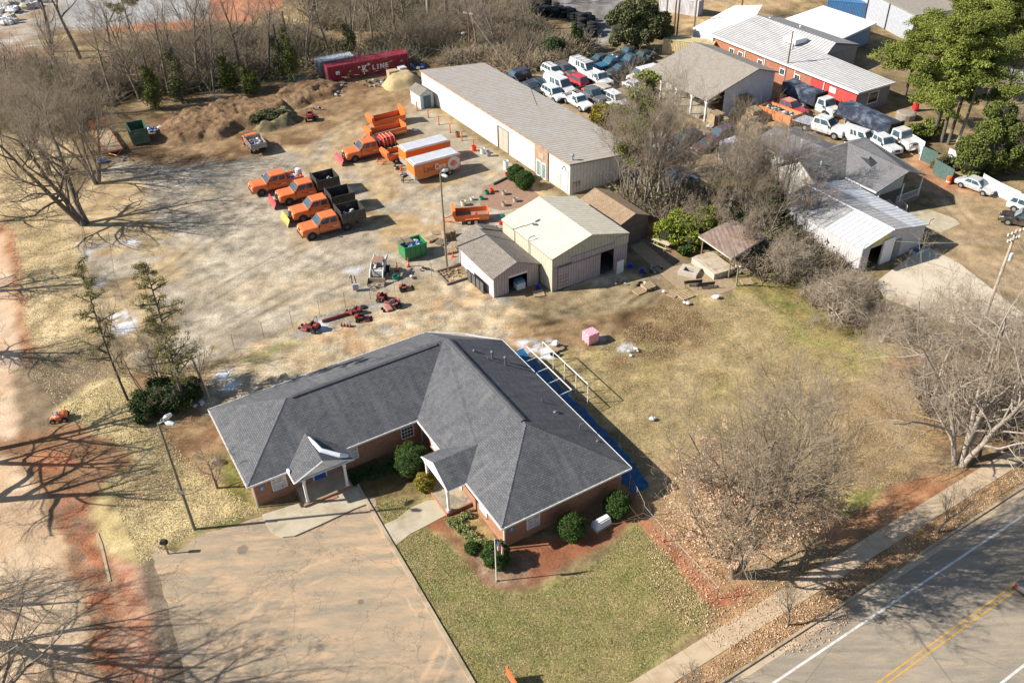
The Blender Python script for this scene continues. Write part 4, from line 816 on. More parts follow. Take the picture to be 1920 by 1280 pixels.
# shipping containers
def container(name,label,base,ang,L,W_,Hh,c,doors=True):
    r=empty(name,base,ang,label,'container'); mt=pattern(name+' steel '+str(c[0]),'corr',c,sc(c,.55),2.8,.55,dirt=(.14,.06,.04),dirtamt=.5,bump=.9)
    MB().box(.08,L-.08,.05,W_-.05,.15,Hh-.08).build('body',mt,r)
    f=MB()
    for x in (0,L-.16):
        for y in (0,W_-.16): f.box(x,x+.16,y,y+.16,0,Hh)
    for z in (.02,Hh-.14):
        f.box(.16,L-.16,0,.08,z,z+.13); f.box(.16,L-.16,W_-.08,W_,z,z+.13); f.box(0,.1,.16,W_-.16,z,z+.13); f.box(L-.1,L,.16,W_-.16,z,z+.13)
    f.build('frame',paint(name+' frame',sc(c,.9),.5),r)
    if doors:
        for y in (.2,W_/2+.02):
            d=MB().box(.0,.05,y,y+W_/2-.22,.2,Hh-.2).build('door',paint(name+' frame',sc(c,.9),.5),r)
            for k in (.25,.75): MB().tube([(-.04,y+(W_/2-.22)*k,.2),(-.04,y+(W_/2-.22)*k,Hh-.2)],.025,5).build('lock_rod',m_metal,d)
    return r
def text(parent,s,size,mat,loc,rot,name='lettering',th=.008,align='LEFT',sx=1,bold=0,shear=0):
    cu=bpy.data.curves.new('t','FONT'); cu.body=s; cu.size=size; cu.extrude=th; cu.align_x=align; cu.offset=bold; cu.shear=shear
    o=bpy.data.objects.new('t',cu); COL.objects.link(o); dg=bpy.context.evaluated_depsgraph_get(); me=bpy.data.meshes.new_from_object(o.evaluated_get(dg)); bpy.data.objects.remove(o)
    me.materials.clear(); me.materials.append(mat); q=bpy.data.objects.new(name,me); COL.objects.link(q); q.parent=parent; q.location=loc; q.rotation_euler=rot; q.scale=(sx,1,1); return q
ka=G(617,157); kb=G(767,129); kang=math.atan2(kb.y-ka.y,kb.x-ka.x)
CR=container('red_shipping_container','long red shipping container with white lettering beside the wooded edge',ka,kang,(kb-ka).length,2.44,2.6,(.36,.02,.05))
for s_,x,z,sz in (('"',5.0,1.05,1.1),('K',5.65,.85,1.45),('"',6.65,1.25,1.1),('L',7.4,.95,1.0),('I',8.2,.95,1.0),('N',8.7,.95,1.0),('E',9.6,.95,1.0)):
    text(CR,s_,sz,m_white,(x,-.03,z),(math.pi/2,0,0),bold=.045)
sf=MB()
for x,z,w__ in ((5.62,.85,.55),(6.2,.85,.4),(5.62,1.83,.5),(6.2,1.83,.4),(7.38,.95,.3),(7.38,1.62,.3),(8.16,.95,.34),(8.16,1.62,.34),(8.66,.95,.3),(9.15,1.62,.28),(9.56,.95,.2)): sf.box(x,x+w__,-.045,-.02,z-.03,z+.05)
sf.build('lettering_serifs',m_white,CR); MB().box(1.3,1.95,-.045,-.02,1.15,1.7).build('white_panel',m_white,CR)
cb=G(603,150); CB=container('white_shipping_container','pale white container end showing behind the red one',(cb.x-.3,cb.y+.9,0),kang,6.0,2.3,2.55,(.55,.62,.68))
ya=G(1219,75,2.5); yb=G(1290,85,2.5)
YC=container('yellow_shipping_container','pale yellow container with black letters behind the open timber barn',(G(1241,101).x,G(1241,101).y,0),math.radians(-24),8.5,2.44,2.5,(.70,.58,.30),True)
text(YC,'m',2.0,m_black,(4.7,-.03,1.0),(math.pi/2,0,0),bold=.03); text(YC,'s',1.4,m_black,(4.8,-.03,.15),(math.pi/2,0,0),bold=.03)
blc=G(1541,22,0); BC=container('blue_shipping_container','bright blue container behind the white flat roof, top right',(blc.x,blc.y-2,0),math.radians(-24),12,2.44,2.7,(.05,.22,.48))
wb0=G(1431,310); WBX=empty('white_storage_box',(G(1418,325).x,G(1418,325).y,0),a30,'white storage box body with streaked roof left of the shingled house','storage box')
z=2.7; p=[G(1350,264,z),G(1379,254,z),G(1431,282,z),G(1402,300,z)]; o0=WBX.location
MB().prism([((q-o0).x*math.cos(a30)+(q-o0).y*math.sin(a30),-(q-o0).x*math.sin(a30)+(q-o0).y*math.cos(a30)) for q in p][::-1],.1,z).build('body',plain('streaked white panel',(.66,.65,.66),.6,dirt=(.45,.42,.42)),WBX)
# tall ribbed metal fence / wall top right
f0=G(1590,18,0); f1=G(1690,72,0)
TF=empty('ribbed_metal_building',(f0.x,f0.y,0),math.atan2(f1.y-f0.y,f1.x-f0.x),'long grey ribbed metal wall building at the top right edge','building')
MB().wall((-2,0),(20,0),0,4.6).wall((20,0),(20,9),0,4.6).wall((-2,9),(-2,0),0,4.6).build('wall',pattern('grey blue ribbed metal','siding',(.40,.42,.45),(.24,.25,.28),4,.6),TF)
r_=MB(); slab(r_,[(-2.2,-.2,4.62),(20.2,-.2,4.62),(20.2,9,5.0),(-2.2,9,5.0)]); r_.build('roof',m_tan2,TF)
for x in (6,12.5): MB().box(x-.1,x+.1,-.14,-.02,0,4.6).build('seam_post',m_black,TF)
wt=G(1235,20,0); TT=container('white_truck_box','white box trailer half hidden behind poles at the top',(wt.x,wt.y,0),math.radians(-35),8,2.4,2.8,(.7,.7,.72),False)
# pavilion
pv=[G(1310,442,2.7),G(1372,485,2.7),G(1432,450,2.7),G(1372,414,2.7)]
ctr=sum(pv,Vector())/4; PV=empty('picnic_shelter',(ctr.x,ctr.y,0),0,'flat-roofed picnic shelter with rusty brown and white streaked roof near the fire pit','shelter')
lp=[q-Vector((ctr.x,ctr.y,0)) for q in pv]
m=MB(); q=[(v.x,v.y,2.7+ (.25 if i in(2,3) else 0)) for i,v in enumerate(lp)]; slab(m,q,.1)
if m.f and (Vector(m.v[1])-Vector(m.v[0])).cross(Vector(m.v[2])-Vector(m.v[1])).z<0: m.f=[f[::-1] for f in m.f]
m.build('roof',pattern('rusty sheet','corr',(.27,.17,.13),(.20,.13,.10),5,.8,dirt=(.34,.31,.27),dirtamt=.95,dscale=.6),PV)
m=MB(); 
for i in range(4):
    a,b=q[i],q[(i+1)%4]; m.tube([(a[0],a[1],a[2]-.15),(b[0],b[1],b[2]-.15)],.07,4)
m.build('fascia',m_cream,PV)
for v in lp: MB().tube([(v.x*.85,v.y*.85,0),(v.x*.85,v.y*.85,2.65)],.08,6).build('post',m_greywood,PV)
# low stone counter behind the fire pit
c0,c1=G(1296,493),G(1338,525); ST=empty('stone_counter',c0,math.atan2(c1.y-c0.y,c1.x-c0.x),'low pale stone counter wall with slab top beside the fire pit','counter')
L=(c1-c0).length; m_stone=plain('pale stone',(.46,.41,.33),.9,var=.3,scale=5,bump=.4)
MB().box(0,L,0,.4,0,.7).build('wall',m_stone,ST); MB().box(-.05,L+.1,.42,2.6,.66,.74).build('slab_top',plain('slab',(.44,.38,.28),.9,dirt=(.3,.2,.13)),ST); MB().box(.1,L,.42,2.5,0,.64).build('base',m_stone,ST)
c=G(1292,512); FP=empty('fire_pit',c,math.radians(-28),'square pale stone fire pit with open dark centre on the patio','fire pit')
m=MB(); 
for a,b,c_,d in ((-1,1,-.85,-.4),(-1,1,.4,.85),(-1,-.55,-.4,.4),(.55,1,-.4,.4)): m.box(a,b,c_,d,0,.45)
m.build('stone_rim',m_stone,FP); MB().box(-.55,.55,-.4,.4,0,.06).build('ash_bed',plain('ash',(.10,.08,.07),.95),FP)
def bench(c,ang,label):
    r=empty('park_bench',c,ang,label,'bench'); mb=plain('black bench slats',(.035,.03,.028),.6)
    m=MB(); [m.box(-.9,.9,y,y+.1,.43,.46) for y in (0,.13,.26,.39)]; m.build('seat',mb,r)
    m=MB(); [m.box(-.9,.9,.5+.03*k,.53+.03*k,.52+.13*k,.62+.13*k) for k in range(3)]; m.build('backrest',mb,r)
    for x in (-.8,.8): MB().tube([(x,.0,0),(x,.05,.43),(x,.5,.43),(x,.62,.9)],.03,5).tube([(x,.5,.43),(x,.52,0)],.03,5).build('leg',mb,r)
    return r
bench(G(1297,533),math.radians(186),'dark slatted bench facing the fire pit on the patio'); bench(G(1320,537),math.radians(188),'dark slatted bench with low back under the slender tree')
r=empty('picnic_table',G(1240,463),math.radians(-60+30),'pale timber picnic table with attached benches on brown mulch','picnic table')
r.rotation_euler=(0,0,math.atan2(*(G(1256,464)-G(1226,452)).yx)); mw=plain('pale timber',(.50,.42,.30),.85,var=.2,scale=5)
m=MB(); [m.box(-1.1,1.1,-.42+.17*k,-.27+.17*k,.72,.76) for k in range(5)]; m.build('table_top',mw,r)
for y in (-.78,.62): MB().box(-1.1,1.1,y,y+.17,.42,.46).build('bench_seat',mw,r)
for x in (-.75,.75): MB().tube([(x,-.75,0),(x,-.2,.72)],.045,4).tube([(x,.75,0),(x,.2,.72)],.045,4).tube([(x,-.75,.4),(x,.75,.4)],.04,4).build('leg_frame',mw,r)

# ------------------------------------------------------------------ poles, wires, fences
m_pole=plain('treated pole wood',(.21,.185,.12),.9,var=.2,scale=2); m_rpole=plain('brown pole wood',(.17,.09,.05),.9,var=.2,scale=2); m_wire=plain('wire',(.16,.16,.16),.6)
def pole(b,h,label,m=m_pole,arms=(),lamps=(),r=.14,lean=(0,0),trans=0,ga=None,name='utility_pole'):
    g=G(*b); R_=empty(name,g,0,label,'pole' if name!='light_pole' else 'light pole'); lx,ly=lean
    MB().tube([(0,0,0),(lx*.5,ly*.5,h*.5),(lx,ly,h)],[r,r*.85,r*.65],8).build('pole',m,R_)
    for z,ang,L in arms:
        d=Vector((math.cos(ang),math.sin(ang),0)); k=z/h; c=Vector((lx*k,ly*k,z)); a=MB().tube([c-d*L/2,c+d*L/2],.06,4).build('crossarm',m_greywood,R_)
        for s_ in (-.48,-.25,.25,.48): p=c+d*L*s_; MB().lathe([(.05,0),(.09,.08),(.05,.14),(.08,.2),(.03,.28)],p,6).build('insulator',m_white,a)
    for z,ang,L in lamps:
        k=z/h; p=Vector((lx*k,ly*k,z)); d=Vector((math.cos(ang),math.sin(ang),0)); a=MB().tube([p,p+d*L*.6+Vector((0,0,.35)),p+d*L+Vector((0,0,.3))],.035,5).build('lamp_arm',m_metal,R_)
        e_=p+d*(L+.25)+Vector((0,0,.25)); MB().tube([e_-d*.35,e_-d*.1,e_+d*.3],[.08,.2,.13],8).build('lamp_head',plain('lamp housing',(.6,.62,.62),.4,.3),a)
    if trans:
        MB().lathe([(.16,0),(.2,.05),(.2,.75),(.12,.85)],(.28,-.1,h-trans),10).build('transformer',plain('transformer grey',(.5,.5,.5),.5),R_)
    return R_,g+Vector((lx,ly,h))
PA,tA=pole((365,992),10.6,'slender leaning timber light pole beside the left end of the office',lamps=((10.4,.9,.5),(10.5,-.25,.7)),r=.13,name='light_pole')
MB().box(-.2,.2,-.16,-.1,3.9,4.2).build('meter_box',m_metal,PA)
PB,tB=pole((838,500),11.0,'tall timber light pole with floodlights standing by the green dumpster',lamps=((10.9,.5,.3),(10.6,-.6,.3)),r=.12,name='light_pole')
PC,tC=pole((882,118),8.2,'brown utility pole with white insulators beyond the warehouse roof',m_rpole,arms=((7.9,2.6,1.6),),lamps=((4.8,3.6,.8),))
PD,tD=pole((1470,160),8.2,'dark brown utility pole with a transformer in front of the brick hall',m_rpole,trans=2.6,arms=())
PE,tE=pole((1840,612),10.6,'thick utility pole with crossarm and grey transformers by the pale driveway',plain('pale pole wood',(.42,.36,.28),.9),arms=((10.2,math.radians(28),2.2),(9.5,math.radians(28),1.6)),trans=3.2,r=.17)
tops=[]
for b,h_,l in (((1246,69),8.5,'pale green timber pole left of a cluster at the top'),((1262,77),9.5,'brown timber pole in the cluster at the top'),((1268,76),10.5,'thick olive timber pole in the cluster at the top'),((1301,55),8,'thin olive pole right of the pole cluster'),((1388,35),7,'brown pole on the grassy bank behind the brick hall')):
    q=pole(b,h_,l,m_rpole if 'brown' in l else m_pole,r=.17); tops.append(q[1])
def wire(a,b,sag=.6,label='',r=.02):
    pts=[Vector(a).lerp(Vector(b),t/12)-Vector((0,0,sag*4*(t/12)*(1-t/12))) for t in range(13)]
    o=MB().tube([p-pts[0] for p in pts],r,4).build('overhead_wire',m_wire); o.location=pts[0]; tag(o,label,'wire','overhead wires'); return o
wire(tC,G(1015,208,3.2),.3,'pale wire from the brown pole down to the car lot side of the warehouse',.03); wire(tC,G(780,52,7),.3,'wire running left from the brown pole beyond the warehouse',.03)
wire(tC,tops[2],1.2,'long wire between the far brown pole and the pole cluster')
wire(tops[2],G(1440,48,4.6),.3,'wire from the thick olive pole to the brick hall roof'); wire(tops[3],tD,.8,'wire from the thin olive pole to the dark brown transformer pole')
wire(tE-Vector((0,0,1)),G(1675,452,2.9),.3,'pair of cables from the thick roadside pole to the workshop',.025); wire(tE,G(2050,590,9),.6,'cable leaving the thick roadside pole towards the right edge',.025); wire(tE-Vector((0,0,.7)),G(2050,640,9),.6,'lower cable leaving the thick roadside pole to the right',.025)
wire(tA-Vector((0,0,.6)),(OX-11.9,OY+6.6,2.4),.25,'thin service wire from the leaning light pole to the office corner',.012)
fw=MB(); wire(G(735,1000,2.2),G(1000,1330,6),.1,'thin wire crossing above the front lawn',.009)
m_cl=plain('chain link wire',(.30,.30,.29),.5,.5)
def fence(pts,h,label,step=3.0,mesh=True,zb=0,mat=None,top=True,group='chain link fences'):
    P=[G(*p) for p in pts]; r=empty('chain_link_fence',P[0],0,label,'fence',group); mt=mat or m_cl; wm=MB(); rail=MB()
    for a,b in zip(P,P[1:]):
        a=a-P[0]; b=b-P[0]; L=(b-a).length; n=max(1,round(L/step)); d=(b-a)/L
        for i in range(n+1):
            if i==0 and (a.length>0): continue
            p=a+d*L*i/n; MB().tube([p,p+Vector((0,0,h))],.026,5).build('post',mt,r)
        if top: rail.tube([a+Vector((0,0,h-.03)),b+Vector((0,0,h-.03))],.012,3)
        if mesh:
            k=int(L/.35)
            for i in range(k):
                s=i*.35
                for sg in (1,-1):
                    s2=s+sg*h
                    t=1
                    if s2>L: t=(L-s)/h; s2=L
                    if s2<0: t=s/h; s2=0
                    z0,z1=0,h*t; p0=a+d*s; p1=a+d*s2
                    wm.tube([p0+Vector((0,0,z0)),p1+Vector((0,0,z1))],.003,3,cap=False)
    if top: rail.build('top_rail',mt,r)
    if mesh: wm.build('wire_mesh',mt,r)
    return r
fence([(372,700),(440,655),(600,592),(740,545),(810,520)],1.8,'chain link fence between the gravel yard and the mower strip',3.2)
fence([(160,440),(168,520),(196,600),(232,690)],1.8,'chain link fence down the left side of the yard',4)
fence([(232,215),(350,205),(460,180),(600,152)],1.9,'chain link fence between the dirt pile and the woods',4)
fence([(770,130),(800,118),(832,124),(900,118)],2.6,'tall chain link fence behind the far end of the warehouse',4)
fence([(1250,85),(1310,72),(1365,55),(1480,25)],1.9,'chain link fence behind the lean-to at the top',5)
fence([(1000,1320),(1500,1500)],1.2,'x',20,False) if 0 else None
fence([(1196,972),(1204,968)],1.5,'x') if 0 else None
gp=fence([(1180,915),(1206,968)],1.5,'rusty tan chain link gate at the office corner by the shrubs',1.6,True,mat=plain('tan tube',(.42,.33,.22),.7),group=None)
fence([(1206,968),(1246,1015)],1.2,'short chain link fence run from the office gate towards the leafy tree',2.2)
fence([(1246,1015),(1344,1122)],1.2,'chain link fence along the bare red strip beside the front lawn',2.6)
fence([(1344,1122),(1420,1078)],1.6,'low chain link fence section with a post at the sidewalk corner',3,mat=plain('tan tube',(.42,.33,.22),.7))
fence([(1606,962),(1660,930),(1760,870),(1900,800)],1.3,'chain link fence along the brown bank above the sidewalk',3.5)
# timber rail fence pieces left of office: grey gate leaning
fence([(398,764),(365,690)],1.85,'close set grey post fence running back from the office left corner',.55)
def screen(pts,h,label,mat,nm):
    P=[G(*p) for p in pts]; r=empty(nm,P[0],0,label,'fence'); 
    for a,b in zip(P,P[1:]):
        a=a-P[0]; b=b-P[0]; MB().wall((a.x,a.y),(b.x,b.y),.05,h).build('panel',mat,r,solid=.05)
        L=(b-a).length
        for i in range(int(L/2.4)+1): p=a.lerp(b,min(1,i*2.4/L)); MB().tube([p,p+Vector((0,0,h+.06))],.05,5).build('post',m_whitem if 'white' in label else m_metal,r)
    return r
m_grn=plain('green privacy mesh',(.07,.12,.105),.8)
screen([(1748,325),(1782,345)],1.9,'green mesh privacy screen left of the orange barrel',m_grn,'mesh_screen'); screen([(1724,300),(1752,312)],1.9,'green mesh privacy screen at the end of the white wall',m_grn,'mesh_screen')
screen([(1690,268),(1728,292)],1.9,'white board fence beside the parked stake trucks',m_white,'board_fence'); screen([(1838,350),(1866,366),(1906,385)],1.7,'white board fence behind the silver sedan',m_white,'board_fence'); screen([(1775,300),(1812,318)],1.6,'white board fence under the ivy shrubs',m_white,'board_fence')
screen([(1556,215),(1605,232)],1.3,'low white wall in front of the red boards',m_white,'board_fence')
# awning frame east of the office, in office coordinates
AF=empty('awning_frame',(OX,OY,0),OA,'bare white pipe awning frame standing along the back of the office','frame')
m=MB(); y0,y1=10.3,17.5; xs=(11.5,13.6); n=4
fr_=[]
for i in range(n+1-0):
    y=y0+(y1-y0)*i/4
    if i<5: pass
for x,z in ((12.9,2.35),(14.6,2.2)):
    MB().tube([(x,y0,z),(x,y1,z)],.045,5).build('long_rail',m_white,AF)
for i in range(5):
    y=y0+(y1-y0)*i/4; MB().tube([(11.3,y,2.3),(12.9,y,2.35)] ,.035,5).build('rafter',m_white,AF); MB().tube([(12.9,y,2.35),(14.6,y,2.2)],.025,5).build('tie',m_metal,AF)
    MB().tube([(14.6,y,0),(14.6,y,2.2)],.04,5).build('post',m_white,AF)
sn=MB(); R_=random.Random(4)
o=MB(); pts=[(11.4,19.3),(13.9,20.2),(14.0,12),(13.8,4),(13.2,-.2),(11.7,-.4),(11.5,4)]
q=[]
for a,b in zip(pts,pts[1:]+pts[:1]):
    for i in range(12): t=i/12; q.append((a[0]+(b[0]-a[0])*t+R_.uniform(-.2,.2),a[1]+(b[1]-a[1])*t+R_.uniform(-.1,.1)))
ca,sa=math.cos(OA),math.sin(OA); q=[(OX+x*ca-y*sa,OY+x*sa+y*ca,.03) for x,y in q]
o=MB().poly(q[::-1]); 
o=o.build('shade_blue_snow',plain('shade-tinted snow',(.012,.105,.26),.7,var=.6,scale=1.8,dirt=(.05,.08,.12))); tag(o,'long strip of snow painted blue as in shade on the ground along the shaded back of the office','shaded_snow')  # snow lying in shade; the shade's blue is painted into its colour

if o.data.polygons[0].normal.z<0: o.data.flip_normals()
# flagpole with flag
fp=empty('flagpole',G(931,1089),0,'white flagpole in the mulch bed in front of the office','flagpole')
MB().tube([(0,0,0),(0,0,4.6)],[.045,.03],8).build('pole',m_white,fp); MB().blob((0,0,4.65),.07,.07,.07,1,8,5,0).build('finial',plain('gold',(.6,.45,.1),.3,.8),fp); MB().lathe([(.12,0),(.06,.15)],(0,0,0),8).build('base_collar',m_metal,fp)
fz=4.45; fg=[]; nx_,nz_=26,14; 
V=[];Fq=[];MI=[]
for i in range(nx_+1):
    for j in range(nz_-0):
        s=i/nx_; t=j/(nz_-1); x=.05+s*.52; z=fz-t*.95-s*.95*.8-.08*math.sin(s*9); y=-.02+.10*math.sin(s*13+t)*(.3+s); V.append((x,y,z))
for i in range(nx_):
    for j in range(nz_-1):
        Fq.append((i*nz_+j,(i+1)*nz_+j,(i+1)*nz_+j+1,i*nz_+j+1)); MI.append(2 if (i<10 and j<7) else (0 if j%2==0 else 1))
fo=fastmesh('flag',V,Fq,[plain('flag red',(.45,.03,.04),.8),plain('flag white',(.75,.72,.7),.8),plain('flag blue',(.03,.05,.20),.8)],matidx=np.array(MI,np.int32))
stv=MB()
for i in range(5):
    for j in range(4):
        p=V[(1+i*2)*nz_+(1+j*2 if 1+j*2<7 else 6)]; stv.box(p[0]-.012,p[0]+.012,p[1]-.012,p[1]+.012,p[2]-.012,p[2]+.012)
fo.location=fp.location; tag(fo,'stars and stripes flag hanging from the white flagpole','flag'); stv.build('stars',m_white,fo)
mbx=empty('mailbox',G(316,1038),0,'black mailbox on a wooden post at the edge of the parking lot','mailbox')
MB().box(-.05,.05,-.05,.05,0,1.15).build('post',m_greywood,mbx); a=MB(); a.xprism([(-.28,1.15),(.22,1.15),(.22,1.38),(.14,1.48),(-.2,1.48),(-.28,1.38)],-.13,.13); b_=a.build('box',plain('black mailbox',(.03,.028,.028),.5),mbx); MB().box(.225,.24,-.1,.1,1.18,1.42).build('flap',m_dark,b_)
# sign at the bottom edge
sg=empty('banner_sign',G(950,1272),math.radians(-62),'orange and black sign board on posts at the bottom edge of the lawn','sign')
MB().box(0,3.0,-.04,.04,.3,1.4).build('board',paint('orange sign',(.75,.13,.03),.5),sg); MB().box(0,3.0,-.055,-.042,.3,.5).build('lower_band',m_black,sg); [MB().box(x-.05,x+.05,.05,.13,0,1.5).build('post',m_greywood,sg) for x in (.1,2.9)]
# ------------------------------------------------------------------ vehicles (x forward, y left)
m_tyre=plain('tyre rubber',(.018,.018,.018),.85); m_rim=plain('wheel rim',(.42,.42,.43),.35,.6,var=.1); m_rimd=plain('dark wheel rim',(.07,.07,.07),.5)
m_cglass=glass('car glass',(.03,.055,.07),.05); m_lampc=plain('headlight lens',(.6,.62,.62),.15,var=.05,spec=.6); m_red=plain('tail light red',(.45,.02,.02),.25,var=.05); m_trim=plain('black plastic trim',(.03,.03,.032),.6); m_chr=plain('chrome',(.6,.6,.6),.2,.9,var=.05)
def add_wheel(r,x,y,rr,w_=.26,dual=False,rim=m_rim):
    s=1 if y>0 else -1; m=MB(); m.wheel(x,y-s*w_,y,rr,n=14)
    o=m.build('wheel',m_tyre,r,bevel=.03); MB().wheel(x,y+s*.0,y+s*.012,rr*.6,rr,n=10).build('rim',rim,o)
    return o
def lowbody(st,hw,zb,arches,rr):
    "st: (x, ztop, halfwidth factor) rear->front ; returns MB with wheel openings cut in the side outline"
    m=MB(); sec=[]
    for x,zt,k in st:
        w_=hw*k; zm=zb+(zt-zb)*.55
        sec.append([(x,-w_*.94,zb),(x,-w_,zm),(x,-w_*.95,zt-.04),(x,-w_*.82,zt),(x,w_*.82,zt),(x,w_*.95,zt-.04),(x,w_,zm),(x,w_*.94,zb)])
    for a,b in zip(sec,sec[1:]):
        for i in range(8): j=(i+1)%8; m.poly([a[i],a[j],b[j],b[i]][::-1])
    m.poly(sec[0]); m.poly(sec[-1][::-1]); return m
def greenhouse(x0,x1,x2,x3,zb,zt,hw,inset=.14):
    "x0 rear base, x1 rear roof, x2 front roof, x3 front base"
    y=hw*.93; yt=hw*.93-inset
    B=[(x0,-y,zb),(x3,-y,zb),(x3-.12,-y*.8,zb+0),(x0,y,zb),(x3,y,zb)]
    b=[(x0,-y,zb),(x3,-y,zb),(x3,y,zb),(x0,y,zb)]; t=[(x1,-yt,zt),(x2,-yt,zt),(x2,yt,zt),(x1,yt,zt)]
    m=MB(); m.poly(t); 
    for i in range(4): j=(i+1)%4; m.poly([b[i],b[j],t[j],t[i]])
    return m,b,t
def lerp3(a,b,t): return tuple(a[i]+(b[i]-a[i])*t for i in range(3))
def pane_on(r,quad,u0,u1,v0,v1,off=.012,name='window'):
    "quad bl,br,tr,tl"
    a,b,c,d=[Vector(q) for q in quad]; P=lambda u,v:(a.lerp(b,u)).lerp(d.lerp(c,u),v)
    n=(b-a).cross(d-a).normalized()*off; p=[P(u0,v0)+n,P(u1,v0)+n,P(u1,v1)+n,P(u0,v1)+n]
    m=MB().poly(p); return m.build(name,m_cglass,r)
def vehicle(name,label,cat,kind,col,scale=1,group=None,rough=.3,roof=None,parts=True,rim=m_rim,glassy=True):
    K=dict(sedan=(4.7,.92,.32,.30),suv=(4.8,.95,.36,.30),van=(5.7,1.0,.37,.32),pickup=(6.0,1.0,.40,.38),crew=(6.1,1.02,.42,.42),regular=(5.4,1.0,.40,.38),medium=(6.5,1.12,.5,.5))[kind]
    L,hw,rr,zb=K; pm=paint(name+' paint '+'%.2f%.2f%.2f'%col,col,rough); r=empty(name,(0,0,0),0,label,cat,group)
    f=L/2
    if kind=='sedan': st=[(-f,.72,.84),(-f+.15,.86,.94),(-f+.9,.95,1),(-.6,.92,1),(1.0,.92,1),(f-.5,.78,.95),(f-.1,.66,.86),(f,.5,.76)]; g=(-1.65,-.95,.35,1.15,.90,1.42); bed=None
    elif kind=='suv': st=[(-f,.85,.9),(-f+.1,1.05,.96),(-.6,1.02,1),(1.0,1.02,1),(f-.4,.95,.95),(f-.05,.8,.88),(f,.55,.8)]; g=(-f+.12,-f+.45,.45,1.1,1.0,1.72); bed=None
    elif kind=='van': st=[(-f,1.0,.95),(-f+.05,1.25,.98),(-.6,1.2,1),(1.4,1.2,1),(1.9,1.15,.98),(f-.12,.98,.92),(f,.6,.85)]; g=(-f+.06,-f+.18,1.0,1.75,1.15,2.1); bed=None
    elif kind=='pickup': st=[(-.55,1.12,1),(1.0,1.1,1),(f-.35,1.02,.97),(f-.05,.9,.9),(f,.6,.86)]; g=(-.5,-.35,.65,1.25,1.1,1.78); bed=(-f,-.58)
    elif kind=='crew': st=[(-1.15,1.32,1),(1.1,1.32,1),(f-.3,1.30,.99),(f-.06,1.22,.96),(f,.75,.93)]; g=(-1.1,-.98,.72,1.42,1.3,2.05); bed=(-f,-1.18)
    elif kind=='regular': st=[(-.1,1.15,1),(1.0,1.13,1),(f-.35,1.05,.97),(f-.05,.95,.9),(f,.6,.86)]; g=(-.05,.05,.75,1.35,1.12,1.85); bed=(-f,-.15)
    elif kind=='medium': st=[(.2,1.45,1),(1.9,1.45,1),(2.0,1.45,.84),(f-.25,1.32,.78),(f,.7,.74)]; g=(.22,.26,1.55,1.9,1.4,2.3); bed=(-f,.1)
    b=lowbody(st,hw,zb,None,rr).build('body',pm,r,bevel=.04)
    gm,bq,tq=greenhouse(*g[:4],g[4],g[5],hw); gm.build('cab',[pm],r,bevel=.06,seg=2)
    if roof: 
        z=g[5]+.006; MB().box(g[1]+.12,g[2]-.1,-hw*.72,hw*.72,z-.01,z).build('roof_panel',roof,r)
    ws=[bq[1],bq[2],tq[2],tq[1]]; pane_on(r,ws,.06,.94,.1,.93,name='windshield'); rw=[bq[3],bq[0],tq[0],tq[3]]; pane_on(r,rw,.1,.9,.2 if kind!='van' else .5,.9,name='rear_window')
    for sd in (0,1):
        q=[bq[0],bq[1],tq[1],tq[0]] if sd==0 else [bq[2],bq[3],tq[3],tq[2]]
        spl={'sedan':((.14,.47),(.50,.90)),'suv':((.05,.28),(.31,.60),(.63,.92)),'van':((.40,.50),(.53,.63),(.70,.93)),'pickup':((.2,.92),),'crew':((.08,.42),(.47,.93)),'regular':((.15,.92),),'medium':((.15,.85),)}[kind]
        for u0,u1 in spl:
            if sd==1: u0,u1=1-u1,1-u0
            pane_on(r,q,u0,u1,.16,.88)
    ax=dict(sedan=(-1.35,1.4),suv=(-1.35,1.45),van=(-1.75,1.85),pickup=(-1.75,1.95),crew=(-1.85,2.05),regular=(-1.6,1.7),medium=(-1.9,2.1))[kind]
    for x in ax:
        for y in (-hw-.01,hw+.01):
            add_wheel(r,x,y,rr,rim=rim); s=1 if y>0 else -1
            ar=MB(); n=9; 
            for i in range(n):
                t0,t1=math.pi*i/n,math.pi*(i+1)/n; R0,R1=rr*1.05,rr*1.24; yy=y+s*.004
                ar.poly([(x+R0*math.cos(t0),yy,rr+R0*math.sin(t0)),(x+R1*math.cos(t0),yy,rr+R1*math.sin(t0)),(x+R1*math.cos(t1),yy,rr+R1*math.sin(t1)),(x+R0*math.cos(t1),yy,rr+R0*math.sin(t1))][::(-s)])
            ar.build('wheel_arch',m_trim,r)
    zt=st[-2][1]
    for y in (-1,1):
        MB().box(f-.1,f+.015,y*hw*.55-.16,y*hw*.55+.16,zt-.26,zt-.08).build('headlight',m_lampc,r)
        if not bed: MB().box(-f-.015,-f+.08,y*hw*.72-.1,y*hw*.72+.1,st[0][1]-.2,st[0][1]+.02).build('tail_light',m_red,r)
        MB().box(g[3]-.28,g[3]-.14,y*(hw+.13)-.09,y*(hw+.13)+.09,g[4]+.02,g[4]+.24).build('mirror',m_trim if kind!='sedan' else pm,r)
    MB().box(f-.06,f+.02,-hw*.34,hw*.34,zt-.3,zt-.08).build('grille',m_trim,r)
    MB().box(f-.1,f+.07,-hw*.9,hw*.9,zb+.02,zb+.22,taper=.03).build('front_bumper',m_trim if kind!='medium' else m_chr,r)
    MB().box(-f-.06,-f+.08,-hw*.88,hw*.88,zb+.06,zb+.24).build('rear_bumper',m_trim,r)
    MB().box(g[3]-.25,g[3]-.22,-hw-.003,hw+.003,zb+.1,g[4]-.05).build('door_seam',m_trim,r)
